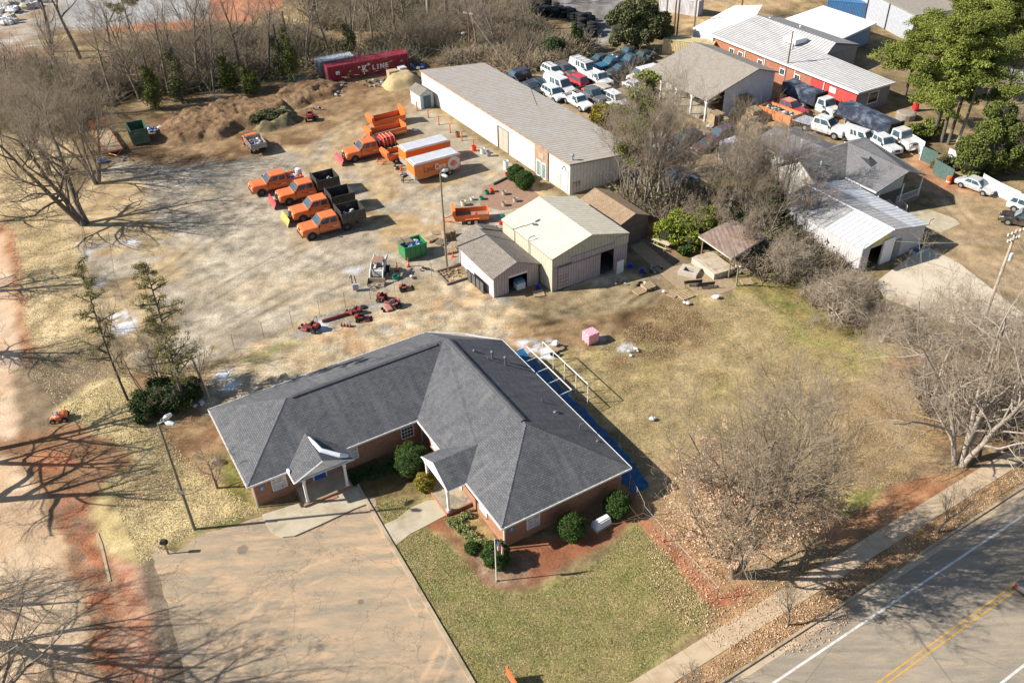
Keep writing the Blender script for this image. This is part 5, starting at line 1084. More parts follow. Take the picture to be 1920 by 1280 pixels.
    if kind in('pickup','crew') and bed: 
        x0,x1=bed; zt_=g[4]; m=MB(); m.box(x0,x1,-hw*.97,-hw*.97+.09,zb+.1,zt_); m.box(x0,x1,hw*.97-.09,hw*.97,zb+.1,zt_); m.box(x0,x0+.08,-hw*.97+.09,hw*.97-.09,zb+.1,zt_); m.box(x1-.08,x1,-hw*.97+.09,hw*.97-.09,zb+.1,zt_); m.box(x0+.08,x1-.08,-hw*.9,hw*.9,zb+.25,zb+.32)
        m.build('truck_bed',pm,r)
    elif bed:
        MB().box(bed[0],bed[1]+.3,-.42,-.3,rr+.1,rr+.28).box(bed[0],bed[1]+.3,.3,.42,rr+.1,rr+.28).build('chassis',m_black,r)
    if kind in('crew','pickup'):
        for y in (-1,1): MB().box(-.95,1.2,min(y*(hw+.01),y*(hw+.16)),max(y*(hw+.01),y*(hw+.16)),zb+.02,zb+.08).build('side_step',m_trim,r)
    if kind in('crew','suv','sedan'):
        for y in (-1,1):
            for x in (-.55,.45): MB().box(x-.09,x+.05,min(y*(hw+.004),y*(hw+.03)),max(y*(hw+.004),y*(hw+.03)),g[4]-.16,g[4]-.12).build('door_handle',m_trim,r)
    r.scale=(scale,)*3; return r
def flatbed(r,x0,x1,w_,z,mat,th=.12):
    MB().box(x0,x1,-w_,w_,z,z+th).build('flatbed',mat,r)
def dumpbody(r,x0,x1,w_,z,h_,mat,front=.35):
    m=MB(); t=.06; m.box(x0,x1,-w_,w_,z,z+.08); m.box(x0,x1,-w_,-w_+t,z+.08,z+h_); m.box(x0,x1,w_-t,w_,z+.08,z+h_); m.box(x0,x0+t,-w_+t,w_-t,z+.08,z+h_); m.box(x1-t,x1,-w_+t,w_-t,z+.08,z+h_+front)
    n=4
    for i in range(n+1):
        x=x0+.05+(x1-x0-.1)*i/n
        for s in (-1,1): m.box(x-.04,x+.04,min(s*(w_+.003),s*(w_+.05)),max(s*(w_+.003),s*(w_+.05)),z,z+h_)
    if front>.3: m.box(x1,x1+.5,-w_*.9,w_*.9,z+h_+front-.06,z+h_+front)
    return m.build('dump_body',mat,r)
def rubble(r,x0,x1,w_,z,cols,n,seed=0,s=.3,name='load'):
    R_=random.Random(seed); m=MB()
    for i in range(n):
        sx=R_.uniform(.5,1)*s; m.blob((R_.uniform(x0+s,x1-s),R_.uniform(-w_+s,w_-s),z+R_.uniform(0,.5)*s),sx,sx*R_.uniform(.6,1),sx*R_.uniform(.4,.8),R_.random(),6,4,.3,R_.randrange(len(cols)))
    return m.build(name,cols,r)
def plow(r,xf,col,w_=1.35):
    a=empty('snow_plow',(0,0,0)); r_=r; COL.objects.unlink(a); bpy.data.objects.remove(a)
    prof=[]; m=MB()
    for i in range(7):
        t=i/6; prof.append((xf+.75+.16*math.cos(t*2.6+.3)-.1*0,.08+.78*t))
    for p,q in zip(prof,prof[1:]):
        m.poly([(p[0],-w_,p[1]),(q[0],-w_,q[1]),(q[0],w_,q[1]),(p[0],w_,p[1])]); m.poly([(p[0]-.05,-w_,p[1]),(p[0]-.05,w_,p[1]),(q[0]-.05,w_,q[1]),(q[0]-.05,-w_,q[1])])
    m.poly([(prof[-1][0],-w_,prof[-1][1]),(prof[-1][0]-.05,-w_,prof[-1][1]),(prof[-1][0]-.05,w_,prof[-1][1]),(prof[-1][0],w_,prof[-1][1])])
    o=m.build('plow_blade',paint('plow '+str(col[0])+str(col[1]),col,.4),r)
    MB().tube([(xf,-.4,.5),(xf+.7,0,.4)],.05,5).tube([(xf,.4,.5),(xf+.7,0,.4)],.05,5).tube([(xf+.1,-.45,.5),(xf+.1,-.45,1.0),(xf+.1,.45,1.0),(xf+.1,.45,.5)],.05,5).tube([(xf+.65,-.9,.5),(xf+.65,.9,.5)],.06,5).build('plow_frame',m_black,o)
    return o
S_dir=math.atan2(-.857,.515); B_dir=math.atan2(-.5,-.866)
def place(r,px,py,ang,z=0,off=(0,0)):
    g=G(px,py,0); r.rotation_euler=(0,0,ang); c,s=math.cos(ang),math.sin(ang)
    r.location=(g.x+off[0]*c-off[1]*s,g.y+off[0]*s+off[1]*c,z); return r
# ---- the landscaper's orange fleet
OR=(.76,.16,.025); m_blk=paint('black dump body',(.028,.026,.025),.6,(.12,.10,.08),.5)
tru=[G(587,449.6),G(660,430)]; tdir=math.atan2(tru[0].y-tru[1].y,tru[0].x-tru[1].x)
gp='orange landscaping trucks parked in the gravel yard'
def doorlogo(r,x=.55,hw=1.02):
    text(r,'Land',.24,m_rimd,(x-.35,hw+.012,.92),(math.pi/2,0,math.pi),'door_lettering',.003); text(r,'Care',.24,m_white,(x-.88,hw+.012,.92),(math.pi/2,0,math.pi),'door_lettering',.003,bold=.006)
    text(r,'LandCare',.24,m_white,(x-.9,-hw-.012,.92),(math.pi/2,0,0),'door_lettering',.003)
# each placed by its near front wheel
m_bags=[plain('white bags',(.62,.62,.62),.6),plain('blue bags',(.10,.16,.35),.6),plain('brown debris',(.25,.18,.11),.9),plain('grey bags',(.3,.3,.3),.6)]
for i,(px,py,kind,lab,pl,cargo) in enumerate(((587,450,'dump','orange crew cab truck with tall black dump body, nearest of the row, no plow',None,1),(570,417,'dump','orange crew cab dump truck with a yellow snow plow on its front',(.65,.45,.06),0),(544,385,'dump','orange crew cab dump truck with black body and a red plow, loaded with grey debris',(.55,.02,.05),2),(492.6,368,'pick','orange crew cab pickup with open orange bed full of white and blue bags',None,3))):
    r=vehicle('dump_truck' if kind=='dump' else 'pickup_truck',lab,'truck','crew',OR,1.08,gp,rim=m_rimd,rough=.35)
    place(r,px,py,tdir,off=(-2.05*1.08,-1.02*1.08)); doorlogo(r)
    if kind=='dump':
        for o in list(r.children):
            if o.name.startswith('truck_bed'): bpy.data.objects.remove(o)
        dumpbody(r,-4.0,-1.3,1.2,1.0,1.15,m_blk,.25); MB().box(-3.8,-1.2,-.45,.45,.6,.95).build('chassis',m_black,r)
        if cargo: rubble(r,-3.9,-1.5,1.0,1.3,[m_bags[0],m_bags[0],m_bags[2]] if cargo==1 else [m_bags[3],m_bags[2],m_bags[3]],9 if cargo==1 else 16,i,.34)
    else:
        rubble(r,-2.9,-1.4,.9,.9,[m_bags[0],m_bags[1],m_bags[0]],22,7,.3); text(r,'C',.5,m_white,(-1.7,1.03,.7),(math.pi/2,0,math.pi),'wing_logo',.003,bold=.03)
        m=MB().lathe([(.35,0),(.4,.3),(.38,.6),(.1,.7)],(-2.75,0,1.25),10); m.build('grey_tank',m_bags[0],r)
    if pl: plow(r,3.05,pl)
p1_=vehicle('plow_truck','orange crew cab truck with a red plow carrying a strapped red tank','truck','crew',OR,1.08,None,rim=m_rimd)
place(p1_,667,304.5,tdir,off=(-2.05*1.08,-1.02*1.08)); doorlogo(p1_); plow(p1_,3.05,(.55,.02,.06))
for o in list(p1_.children):
    if o.name.startswith('truck_bed'): bpy.data.objects.remove(o)
flatbed(p1_,-3.7,-1.3,1.15,.95,m_blk); MB().box(-1.35,-1.25,-1.15,1.15,1.07,2.0).build('headboard',m_blk,p1_); MB().box(-3.5,-1.2,-.45,.45,.6,.94).build('chassis',m_black,p1_)
m=MB(); m.xprism([(-3.7,1.35),(-3.5,1.1),(-1.7,1.1),(-1.5,1.35),(-1.5,1.75),(-1.8,2.1),(-3.4,2.1),(-3.7,1.75)],-.85,.85); tk=m.build('red_tank',paint('red tank',(.5,.01,.02),.3),p1_,bevel=.15,seg=2)
for x in (-3.3,-2.8,-2.3,-1.9): MB().tube([(x,-1.1,1.1),(x,-.88,1.9),(x,-.7,2.13),(x,.7,2.13),(x,.88,1.9),(x,1.1,1.1)],.03,4).build('strap',plain('yellow strap',(.6,.5,.25),.7),tk)
dt_=vehicle('dump_truck','orange cab dump truck with silver body full of rubbish, tail towards the camera','truck','regular',OR,1.0,gp)
a=G(462,258); b=G(493,296); dang=math.atan2(a.y-b.y,a.x-b.x); dt_.location=(a+b)/2; dt_.rotation_euler=(0,0,dang)
dumpbody(dt_,-2.9,-.15,1.05,.95,.7,paint('grey dump body',(.30,.27,.25),.5),.2); rubble(dt_,-2.8,-.3,.95,1.3,[m_bags[0],m_bags[1],m_bags[2]],34,9,.3)
# enclosed trailers
def boxtrailer(label,bl,br,fl,W_,H_,zb=.55,logo=False):
    A_=G(*bl,zb); B_=G(*br,zb); r=empty('enclosed_trailer',(A_.x,A_.y,0),math.atan2(B_.y-A_.y,B_.x-A_.x),label,'trailer','orange enclosed trailers'); L=(B_-A_).length
    m=MB().box(0,L,0,W_,zb,zb+H_); m.build('body',paint('orange trailer',(.74,.17,.015),.45),r,bevel=.06,seg=2)
    m=MB(); m.xprism([(0.1,zb+H_+.003),(L-.1,zb+H_+.003),(L-.3,zb+H_+.07),(.3,zb+H_+.07)],.1,W_-.1); m.build('roof',plain('pale grey trailer roof',(.46,.47,.50),.5,var=.12,dirt=(.56,.56,.56)),r)
    t=MB(); t.box(-.02,L+.02,-.03,-.005,zb+H_-.12,zb+H_+.02); t.box(-.04,-.01,-.02,W_+.02,zb+H_-.12,zb+H_+.02); t.build('roof_trim',plain('white trim metal',(.66,.66,.66),.4),r)
    MB().box(-.03,.3,-.02,-.005,zb-.02,zb+.5).box(-.035,-.01,-.02,W_,zb-.05,zb+.55).build('stone_guard',plain('chequer plate',(.5,.5,.5),.4,.5),r)
    for x in (L*.62,L*.62+.85): 
        for y in (-.0,W_): add_wheel(r,x,y+(.03 if y>0 else -.03),.36)
        MB().box(x-.45,x+.45,-.05,-.01,.66,.8).build('fender',m_chr,r)
    MB().tube([(0,.3,.5),(-1.4,W_/2,.45)],.06,4).tube([(0,W_-.3,.5),(-1.4,W_/2,.45)],.06,4).tube([(-1.1,W_/2,0),(-1.1,W_/2,.9)],.05,5).build('tow_hitch',m_black,r)
    if logo:
        t1=text(r,'Land',1.1,plain('dark grey lettering',(.10,.07,.055),.6),(L*.19,-.012,zb+.7),(math.pi/2,0,0)); t2=text(r,'Care',1.1,m_white,(L*.435,-.014,zb+.7),(math.pi/2,0,0),bold=.02)
        for q in (t1,t2): q.scale.x=L*.235/max(v.co.x for v in q.data.vertices)
        cx,cz,rr=L-.98,zb+H_*.47,.88; m=MB(); m.poly([(cx+rr*math.cos(t*math.pi/16),-.012,cz+rr*math.sin(t*math.pi/16)) for t in range(32)]); d=m.build('white_disc_logo',m_white,r)
        m=MB(); pts=[]; 
        for t in range(13): s=t/12; pts.append((cx-.62+1.05*s*1.05,-.02,cz-.05+.5*math.sin(math.pi*s)**.8-.05*s))
        for t in range(13): s=1-t/12; pts.append((cx-.62+1.05*s*1.05,-.02,cz-.05-.33*math.sin(math.pi*s)**.8-.05*s))
        m.poly(pts); m.build('leaf_mark',paint('orange trailer',(.74,.17,.015),.45),d); MB().poly([(cx-.35,-.026,cz-.75),(cx-.22,-.026,cz-.72),(cx+.38,-.026,cz+.16),(cx+.36,-.026,cz+.2)]).build('leaf_vein',m_white,d)
        text(r,'LANDCARE',.16,m_white,(L*.6,-.012,zb+.38),(math.pi/2,0,0))
        MB().box(.35,.95,-.02,-.005,zb+.55,zb+1.45).build('side_door',paint('orange trailer',(.74,.17,.015),.45),r); MB().box(.33,.97,-.014,-.004,zb+.53,zb+1.47).build('door_outline',m_white,r)
    MB().box(.1,L-.1,-.014,-.004,zb+.02,zb+.06).build('lower_rail',m_chr,r)
    return r
boxtrailer('nearer orange enclosed trailer with large white and grey lettering and round leaf logo',(778.75,338.5),(864.5,315),None,2.35,2.05,logo=True)
boxtrailer('orange enclosed trailer with plain grey roof, farther of the pair',(763,312),(846,290),None,2.35,2.05)
# utility trailers with high ends
m_or=paint('orange steel',(.72,.16,.03),.5,(.3,.12,.05),.3)
def utrailer(label,fl,fr,W_,hs,hf,hr,zb=.6,deck=None,wheels=True,grp='orange open utility trailers'):
    A_=G(*fl,zb); B_=G(*fr,zb); r=empty('utility_trailer',(A_.x,A_.y,0),math.atan2(B_.y-A_.y,B_.x-A_.x),label,'trailer',grp); L=(B_-A_).length
    MB().box(0,L,.0,W_,zb-.12,zb).build('deck',deck or m_greywood,r)
    m=MB(); m.box(0,L,-.06,-.005,zb-.15,zb+.12); m.box(0,L,-.05,-.005,zb+.18,zb+hs)
    n=int(L/.4)
    for i in range(n): m.box(.1+i*L/n,.25+i*L/n,-.05,-.006,zb+.12,zb+.18)
    m.build('near_side_panel',m_or,r); m=MB(); m.box(0,L,W_+.005,W_+.05,zb-.1,zb+hs); m.build('far_side_panel',m_or,r)
    m=MB().xprism([(-.05,zb-.1),(0,zb-.1),(0,zb+hf),(-.35,zb+hf-.1),(-.4,zb+hf*.6)],-.05,W_+.05); m.build('front_panel',m_or,r)
    MB().box(L,L+.08,-.05,W_+.05,zb-.1,zb+hr).build('rear_gate',m_or,r)
    if wheels:
        for x in (L*.5-.4,L*.5+.4):
            for y in (-.1,W_+.1): add_wheel(r,x,y+(.12 if y>0 else -.12),.34,.2)
            MB().box(x-.42,x+.42,-.3,-.061,.72,.76).build('fender',m_or,r)
    MB().tube([(0,.2,.5),(-1.5,W_/2,.45)],.07,4).tube([(0,W_-.2,.5),(-1.5,W_/2,.45)],.07,4).tube([(-1.3,W_/2,0),(-1.3,W_/2,.9)],.05,5).build('tow_hitch',m_or,r)
    return r
utrailer('orange open trailer with tall end panels, farthest of the group near the dirt',(703,238),(760,224),2.1,.75,1.4,1.7)
utrailer('orange open trailer with tall front panel behind the truck with the red tank',(699,262),(762,246),2.1,.7,1.3,1.1)
utrailer('orange open trailer squeezed between the red tank truck and the box trailers',(731,301),(762,292),2.0,.6,1.2,.6)
ut=utrailer('small orange utility trailer with a red can on its deck, alone in the yard',(855,414),(916,409),1.9,.6,1.3,.8)
MB().lathe([(.2,0),(.2,.3),(.1,.4)],(2.4,.9,.6),8).build('red_can',paint('red can',(.6,.02,.01),.4),None).location=(0,0,0)
c_=bpy.data.objects['red_can']; c_.location=ut.location+Vector((0,0,0)); c_.rotation_euler=ut.rotation_euler; tag(c_,'small red can standing on the deck of the small orange trailer','can')
# flat orange trailer far left
A_=G(232,287); B_=G(200,240); r=empty('flat_trailer',A_,math.atan2(B_.y-A_.y,B_.x-A_.x),'orange flat trailer with timber deck and raised ramps left of the green dumpster','trailer')
L=(B_-A_).length*.85; MB().box(0,L,0,2.2,.55,.65).build('deck',m_wood,r)
m=MB(); m.box(0,L,-.08,-.005,.5,.7); m.box(0,L,2.205,2.28,.5,.7); m.box(-.1,-.005,-.08,2.28,.5,.7); m.build('frame',m_or,r)
for y in (.1,1.7): 
    m=MB(); [m.box(L+.05,L+.12,y,y+.5,.7+.25*k,.8+.25*k) for k in range(6)]; m.box(L+.0,L+.05,y,y+.06,.6,2.2); m.box(L+.0,L+.05,y+.44,y+.5,.6,2.2); m.build('ramp',m_or,r)
MB().tube([(0,.2,.5),(-1.4,1.1,.45)],.07,4).tube([(0,2,.5),(-1.4,1.1,.45)],.07,4).build('tow_hitch',m_or,r)
for x in (L*.45,L*.6):
    for y in (-.1,2.3): add_wheel(r,x,y,.34,.2)
# dumpsters
def dumpster(label,c,ang,L,W_,H_,mat,load=None,lid=False,name='dumpster',inner=None):
    r=empty(name,c,ang,label,'dumpster','open dumpsters'); m=MB(); t=.07
    m.box(-L/2,L/2,-W_/2,W_/2,.15,.22); m.box(-L/2,L/2,-W_/2,-W_/2+t,.22,H_); m.box(-L/2,L/2,W_/2-t,W_/2,.22,H_); m.box(-L/2,-L/2+t,-W_/2+t,W_/2-t,.22,H_); m.box(L/2-t,L/2,-W_/2+t,W_/2-t,.22,H_)
    m.build('bin',mat,r)
    rb=MB()
    for i in range(5):
        x=-L/2+.1+(L-.2)*i/4
        for s in (-1,1): rb.box(x-.05,x+.05,min(s*(W_/2+.003),s*(W_/2+.07)),max(s*(W_/2+.003),s*(W_/2+.07)),.2,H_)
    rb.box(-L/2-.04,L/2+.04,-W_/2-.08,-W_/2-.003,H_-.1,H_+.02); rb.box(-L/2-.04,L/2+.04,W_/2+.003,W_/2+.08,H_-.1,H_+.02); rb.build('ribs',mat,r)
    if load: rubble(r,-L/2,L/2,W_/2,H_-.35,load,int(L*W_*5),3,.38)
    if lid:
        for x0,tilt in ((-.05,.0),(.95,.12)):
            l=MB(); 
            for k in range(10): l.box(x0+.095*k,x0+.05+.095*k,-W_/2-.35,W_/2*.2,H_+.10+tilt,H_+.13+tilt)
            l.box(x0,x0+.95,-W_/2-.35,-W_/2-.3,H_+.08+tilt,H_+.10+tilt); l.box(x0,x0+.95,.0,.05,H_+.08+tilt,H_+.10+tilt); l.build('slatted_lid',m_greywood,r)
    return r
m_green=paint('green dumpster paint',(.008,.22,.07),.5,(.05,.10,.05),.4); m_dgreen=paint('dark green dumpster paint',(.02,.10,.06),.5)
dumpster('bright green dumpster with slatted lids and white bags beside the light pole',G(775,478),tdir,2.6,1.9,1.7,m_green,[m_bags[0],m_bags[0],m_bags[1]],True)
dumpster('dark green dumpster with an open empty top at the foot of the dirt pile',G(263,263),math.radians(118),3.6,2.2,2.2,m_dgreen)
dumpster('orange dumpster heaped with black and white bags behind the shingled house',(G(1424,222)+G(1493,232)+Vector((0,0,0)))/2+Vector((.3,.6,0)),S_dir+.1,5.6,2.3,1.5,paint('faded orange dumpster',(.70,.22,.06),.6),[plain('black bags',(.02,.02,.02),.4),plain('black bags',(.02,.02,.02),.4),m_bags[0],m_bags[3]])
# skid steer
r=empty('skid_steer',G(712,518),math.radians(-96),'white skid steer loader with rusty cab roof and its bucket on the ground','skid steer'); mwh=paint('skid steer white',(.55,.54,.52),.5,(.3,.25,.2),.6)
MB().box(-1.5,.7,-.55,.55,.35,1.15).build('body',mwh,r,bevel=.06); MB().box(-1.3,-.6,-.5,.5,1.16,1.5,taper=.08).build('engine_hood',mwh,r)
c=MB(); [c.tube([(x,y,1.1),(x,y,2.05)],.045,4) for x in (-.55,.5) for y in (-.48,.48)]; c.build('cab_frame',m_black,r); MB().box(-.65,.6,-.55,.55,2.05,2.12).build('cab_roof',plain('rusty roof',(.28,.17,.12),.8),r); MB().box(-.4,.1,-.25,.25,.9,1.3).build('seat',m_black,r)
for y in (-.68,.68): MB().tube([(-1.4,y,1.75),(.3,y,1.55),(1.1,y,1.0),(1.35,y,.35)],[.12,.11,.1,.08],4).build('lift_arm',mwh,r)
m=MB(); m.xprism([(1.3,.05),(2.1,.05),(2.1,.1),(1.38,.12),(1.38,.6),(1.3,.65)],-.9,.9); m.poly([(1.3,.9,.05),(2.1,.9,.05),(1.35,.9,.65)]); m.poly([(1.3,-.9,.05),(2.1,-.9,.05),(1.35,-.9,.65)]); m.build('bucket',plain('worn bucket',(.28,.23,.16),.6,.3),r)
for x in (-1.0,.3):
    for y in (-.9,.9): add_wheel(r,x,y,.38,.28,rim=mwh)
# mowers
m_mred=paint('mower red',(.36,.02,.02),.5,(.12,.06,.05),.7); m_orr=paint('rusty orange mower',(.5,.12,.05),.6)
def mower(label,px,py,ang,col,kind=0,sc_=1.0):
    r=empty('riding_mower',G(px,py),ang,label,'mower','mowers parked beside the fence',sc_)
    MB().box(-.9,.25,-.35,.35,.35,.62).build('chassis',m_trim,r); MB().box(.1,.95,-.62,.62,.12,.3,taper=.06).build('mower_deck',col,r,bevel=.05)
    m=MB(); m.xprism([(-.3,.62),(.15,.62),(.12,.76),(-.2,.78),(-.3,1.15),(-.4,1.15)],-.26,.26); m.build('seat',m_black,r,bevel=.03)
    MB().box(-1.0,-.45,-.3,.3,.63,.95,taper=.05).build('engine_cover',col,r,bevel=.04)
    for y in (-.43,.43):
        MB().box(-.5,.1,y-.08,y+.08,.62,.78).build('fender',col,r); MB().tube([(.0,y*.9,.7),(.3,y*.7,1.1),(.25,y*.3,1.12)],.02,4).build('steering_lever',m_black,r)
    for x,y,q in ((-.6,-.62,.28),(-.6,.62,.28),(1.15,-.35,.14),(1.15,.35,.14)): add_wheel(r,x,y,q,.2 if q>.2 else .12,rim=m_rimd)
    if kind: MB().tube([(-.7,-.35,.7),(-.75,-.33,1.7),(-.75,.33,1.7),(-.7,.35,.7)],.03,5).build('roll_bar',m_trim,r)
    return r
mower('black seated mower with red deck and roll bar next to a snow patch',583,618,math.radians(160),m_mred,1,.95)
mower('red mower with black seat behind the red blade attachment',665,587,math.radians(170),m_mred,0,.75)
mower('red stand-on mower in the middle of the mower strip, orange deck towards the right',680,600,math.radians(8),m_mred,0,.75)
mower('bright red mower farthest up of the close pair by the fence',722,564,math.radians(-20),m_mred,0,.85)
mower('faded red mower nearest of the close pair, grey wheels showing',736,577,math.radians(-150),paint('faded red',(.52,.10,.09),.5),0,.88)
mower('small black and orange walk mower right of the close red pair',760,543,math.radians(20),m_orr,0,.7)
r=empty('red_blade_attachment',G(628,598),math.radians(28),'long red blade attachment lying on the straw among the mowers','attachment'); MB().xprism([(-1.3,.05),(1.3,.05),(1.3,.35),(-1.3,.35)],-.06,.06).build('blade',m_mred,r); MB().box(-1.2,1.2,.07,.2,.1,.18).build('brace',m_mred,r)
r=empty('aerator_attachment',G(650,612),.1,'rusty orange spiked roller attachment lying in the straw','attachment'); [MB().wheel(0,y,y+.08,.2,.2,8).build('disc',m_orr,r) for y in (-.4,-.1,.2,.5)]; MB().tube([(0,-.5,.2),(0,.7,.2)],.04,5).build('axle',m_orr,r); r.rotation_euler=(0,0,1.4)
r=empty('tyre_on_ground',G(681,577),0,'single black tyre lying flat on the straw near the fence','tyre'); MB().lathe([(.16,.0),(.3,.02),(.34,.1),(.3,.18),(.16,.2)],(0,0,0),14).build('tyre',m_tyre,r)
mower('red and black stand-on mower at the brown pile edge in the far yard',583,224,math.radians(100),m_mred,1,1.2)
# orange compact machine left by straw
r=empty('orange_seat_machine',G(113,786),.2,'bright orange compact machine at the edge of the straw field','machine'); m_bo=paint('bright orange plastic',(.85,.14,.02),.4); MB().blob((0,0,.35),.7,.5,.4,3,10,6,.08).build('body',m_bo,r); MB().box(.3,.7,-.4,.4,.3,.8,taper=.08).build('hood',m_bo,r,bevel=.05); MB().box(-.35,.15,-.2,.2,.65,.76).build('seat',m_bags[3],r); [add_wheel(r,x,y,.22,.15) for x in (-.45,.5) for y in (-.55,.55)]
# small yard things
m_cone=plain('traffic cone orange',(.80,.10,.02),.5,var=.05)
def cone(px,py,label,h_=.75):
    r=empty('traffic_cone',G(px,py),.3,label,'cone','traffic cones'); MB().box(-.18,.18,-.18,.18,0,.04).build('base',m_cone if h_<1 else m_black,r); MB().lathe([(.14,.04),(.03,h_)],(0,0,0),10).build('cone',m_cone,r); MB().lathe([(.105,h_*.36),(.078,h_*.56)],(0,0,0),10).build('white_band',m_white,r)
cone(745,508,'orange cone with white bands between the skid steer and the green dumpster',1.15); cone(766,500,'orange cone with white bands touching the bright green dumpster',1.15); cone(849,482,'red cone lying by the stacked pallets near the mauve shed',.5)
cone(1373,232,'orange cone by the pallets in front of the open timber barn',.7); cone(752,320,'orange cone beside the tongue of the box trailers',.7)
def drum(px,py,label): 
    r=empty('traffic_barrel',G(px,py),0,label,'barrel'); m_bar=plain('barrel orange',(.82,.12,.03),.5,var=.05)
    MB().lathe([(.34,0),(.34,.1),(.29,.12),(.27,1.0),(.2,1.04)],(0,0,0),14).build('barrel',m_bar,r); [MB().lathe([(.2905-.02*i,.3+.35*i),(.284-.02*i,.45+.35*i)],(0,0,0),14).build('white_band',m_white,r) for i in (0,1)]
drum(1777,345,'orange traffic barrel with white bands beside the green screen')
def pallet(px,py,ang,label,n=1,z=0,s=1.0,mat=None,grp='timber pallets'):
    r=empty('pallet',G(px,py),ang,label,'pallet',grp,s); r.location.z=z; mt=mat or m_wood
    for k in range(n):
        m=MB(); b=k*.15
        for x in (-.55,0,.5): m.box(x-.03,x+.05,-.5,.5,b+.02,b+.11)
        for i in range(6): m.box(-.6,.62,-.5+.19*i,-.38+.19*i,b+.112,b+.135)
        m.build('pallet_deck',mt,r)
    return r
pallet(782+0,0,0,'x') if 0 else None
pallet(842,447,.5,'tall stack of pale pallets just left of the light pole',7,s=1.1); pallet(846,472,.4,'two pallets side by side below the tall stack, left of the mauve shed',2); pallet(808,450,.7,'scattered pale pallets left of the light pole',2); pallet(865,444,.2,'single pallet lying half under the shed corner',1)
pallet(855,462,.9,'loose pallet between the tall stack and the mauve shed',1)
pallet(1215,541,.5,'pale pallet with teal edge and bags at the patio corner',3); pallet(1199,547,.6,'flat square pallet left of the bag heap by the patio',1); pallet(1285,555,.5,'pair of slatted pallets lying on the lawn below the patio',1,s=1.2)
pallet(1043,655,.5,'pallet stacked with wrapped white bags behind the office',2); pallet(1400,530-0,.2,'loose boards behind the slender tree by the patio',1)
def bagpile(px,py,label,cols,n=8,w_=.8,s=.3,name='bag_pile',z=0,cat='bags'):
    r=rubble(None,-w_,w_,w_*.8,.15,cols,n,int(px),s,name); r.location=G(px,py); r.location.z=z; tag(r,label,cat); return r
m_wbag=plain('white wrapped bag',(.72,.72,.72),.5,var=.05); m_kbag=plain('black bag',(.015,.015,.016),.35)
bagpile(1041,652,'white wrapped bags on the pallet behind the office',[m_wbag],6,.6,.32,z=.3); bagpile(1040,668,'black sacks leaning at the pallet behind the office',[m_kbag],7,.7,.3)
bagpile(1205,537,'black and white sacks heaped by the patio corner',[m_kbag,m_wbag],10,.9,.3); bagpile(1245,550,'small white object left of the slatted pallets',[m_wbag],3,.3,.3); bagpile(1285,570,'white sack below the slatted pallets',[m_wbag],3,.5,.25); bagpile(1340,560,'white tarp lump at the patio tip',[m_wbag],3,.6,.35)
bagpile(1223,788,'crumpled white bag alone on the back lawn',[m_wbag],3,.35,.25); bagpile(1190,662,'white plastic scraps on the bare patch of the lawn',[m_wbag],6,.9,.16)
bagpile(303,781,'white wrapped bundle at the top of the leaning light pole base shrubs',[m_wbag],3,.5,.3) if 0 else None
bagpile(1115,985,'white round bundle leaning on the front shrub in office shade',[m_wbag],4,.35,.35); 
r=empty('white_tank_cover',G(1128,985),.6,'white covered box unit in the shade along the office wall','cover'); MB().box(-.75,.75,-.35,.35,.05,.75,taper=.1).build('cover',m_wbag,r,bevel=.08,seg=2); MB().box(-.8,.8,-.4,.4,0,.05).build('pad',m_conc,r)
bagpile(372,760,'white sacks by the grey panel fence left of the office',[m_wbag],8,.7,.25); bagpile(407,868,'grey and white mottled boulder beside the small bare tree',[plain('pale boulder',(.45,.43,.40),.9)],4,.5,.5,'boulder',cat='boulder')
bagpile(190,305,'grey tarp covered bundle among the trees at the left',[m_bags[3],m_bags[1]],12,1.2,.5,'tarp_bundle'); bagpile(290,245,'blue tarp scraps between the dark green dumpster and the dirt pile',[m_bags[1],m_bags[0]],14,1.3,.35,'tarp_bundle')
bagpile(125,318,'pale cardboard boxes near the left trees',[m_wood,m_greywood],8,1.2,.45,'box_heap')
bagpile(612,172,'pale litter and sheeting on top of the dirt pile',[m_wbag,m_bags[3]],18,3,.35,'sheeting'); 
r=empty('pink_wrapped_pallet',G(1107,640),.55,'pallet of goods wrapped in pink and white printed film','pallet load')
t=NT('pink printed film',.35,0,.5); ob_=t.coord('UV'); b=t.n('TexBrick'); t.l(ob_,b.inputs['Vector']); b.inputs['Scale'].default_value=1; b.inputs['Brick Width'].default_value=.42; b.inputs['Row Height'].default_value=.16; b.inputs['Mortar Size'].default_value=.03; b.inputs['Color1'].default_value=(.75,.12,.2,1); b.inputs['Color2'].default_value=(.65,.05,.12,1); b.inputs['Mortar'].default_value=(.85,.55,.6,1)
MB().box(-.62,.62,-.55,.55,.14,1.2).build('wrapped_goods',t.col(t.mix(.12,b.outputs[0],(.9,.68,.70))),r,bevel=.05); m=MB(); [m.box(-.6,.6,y,y+.12,0,.13) for y in (-.5,-.06,.38)]; m.build('pallet_deck',m_wood,r)
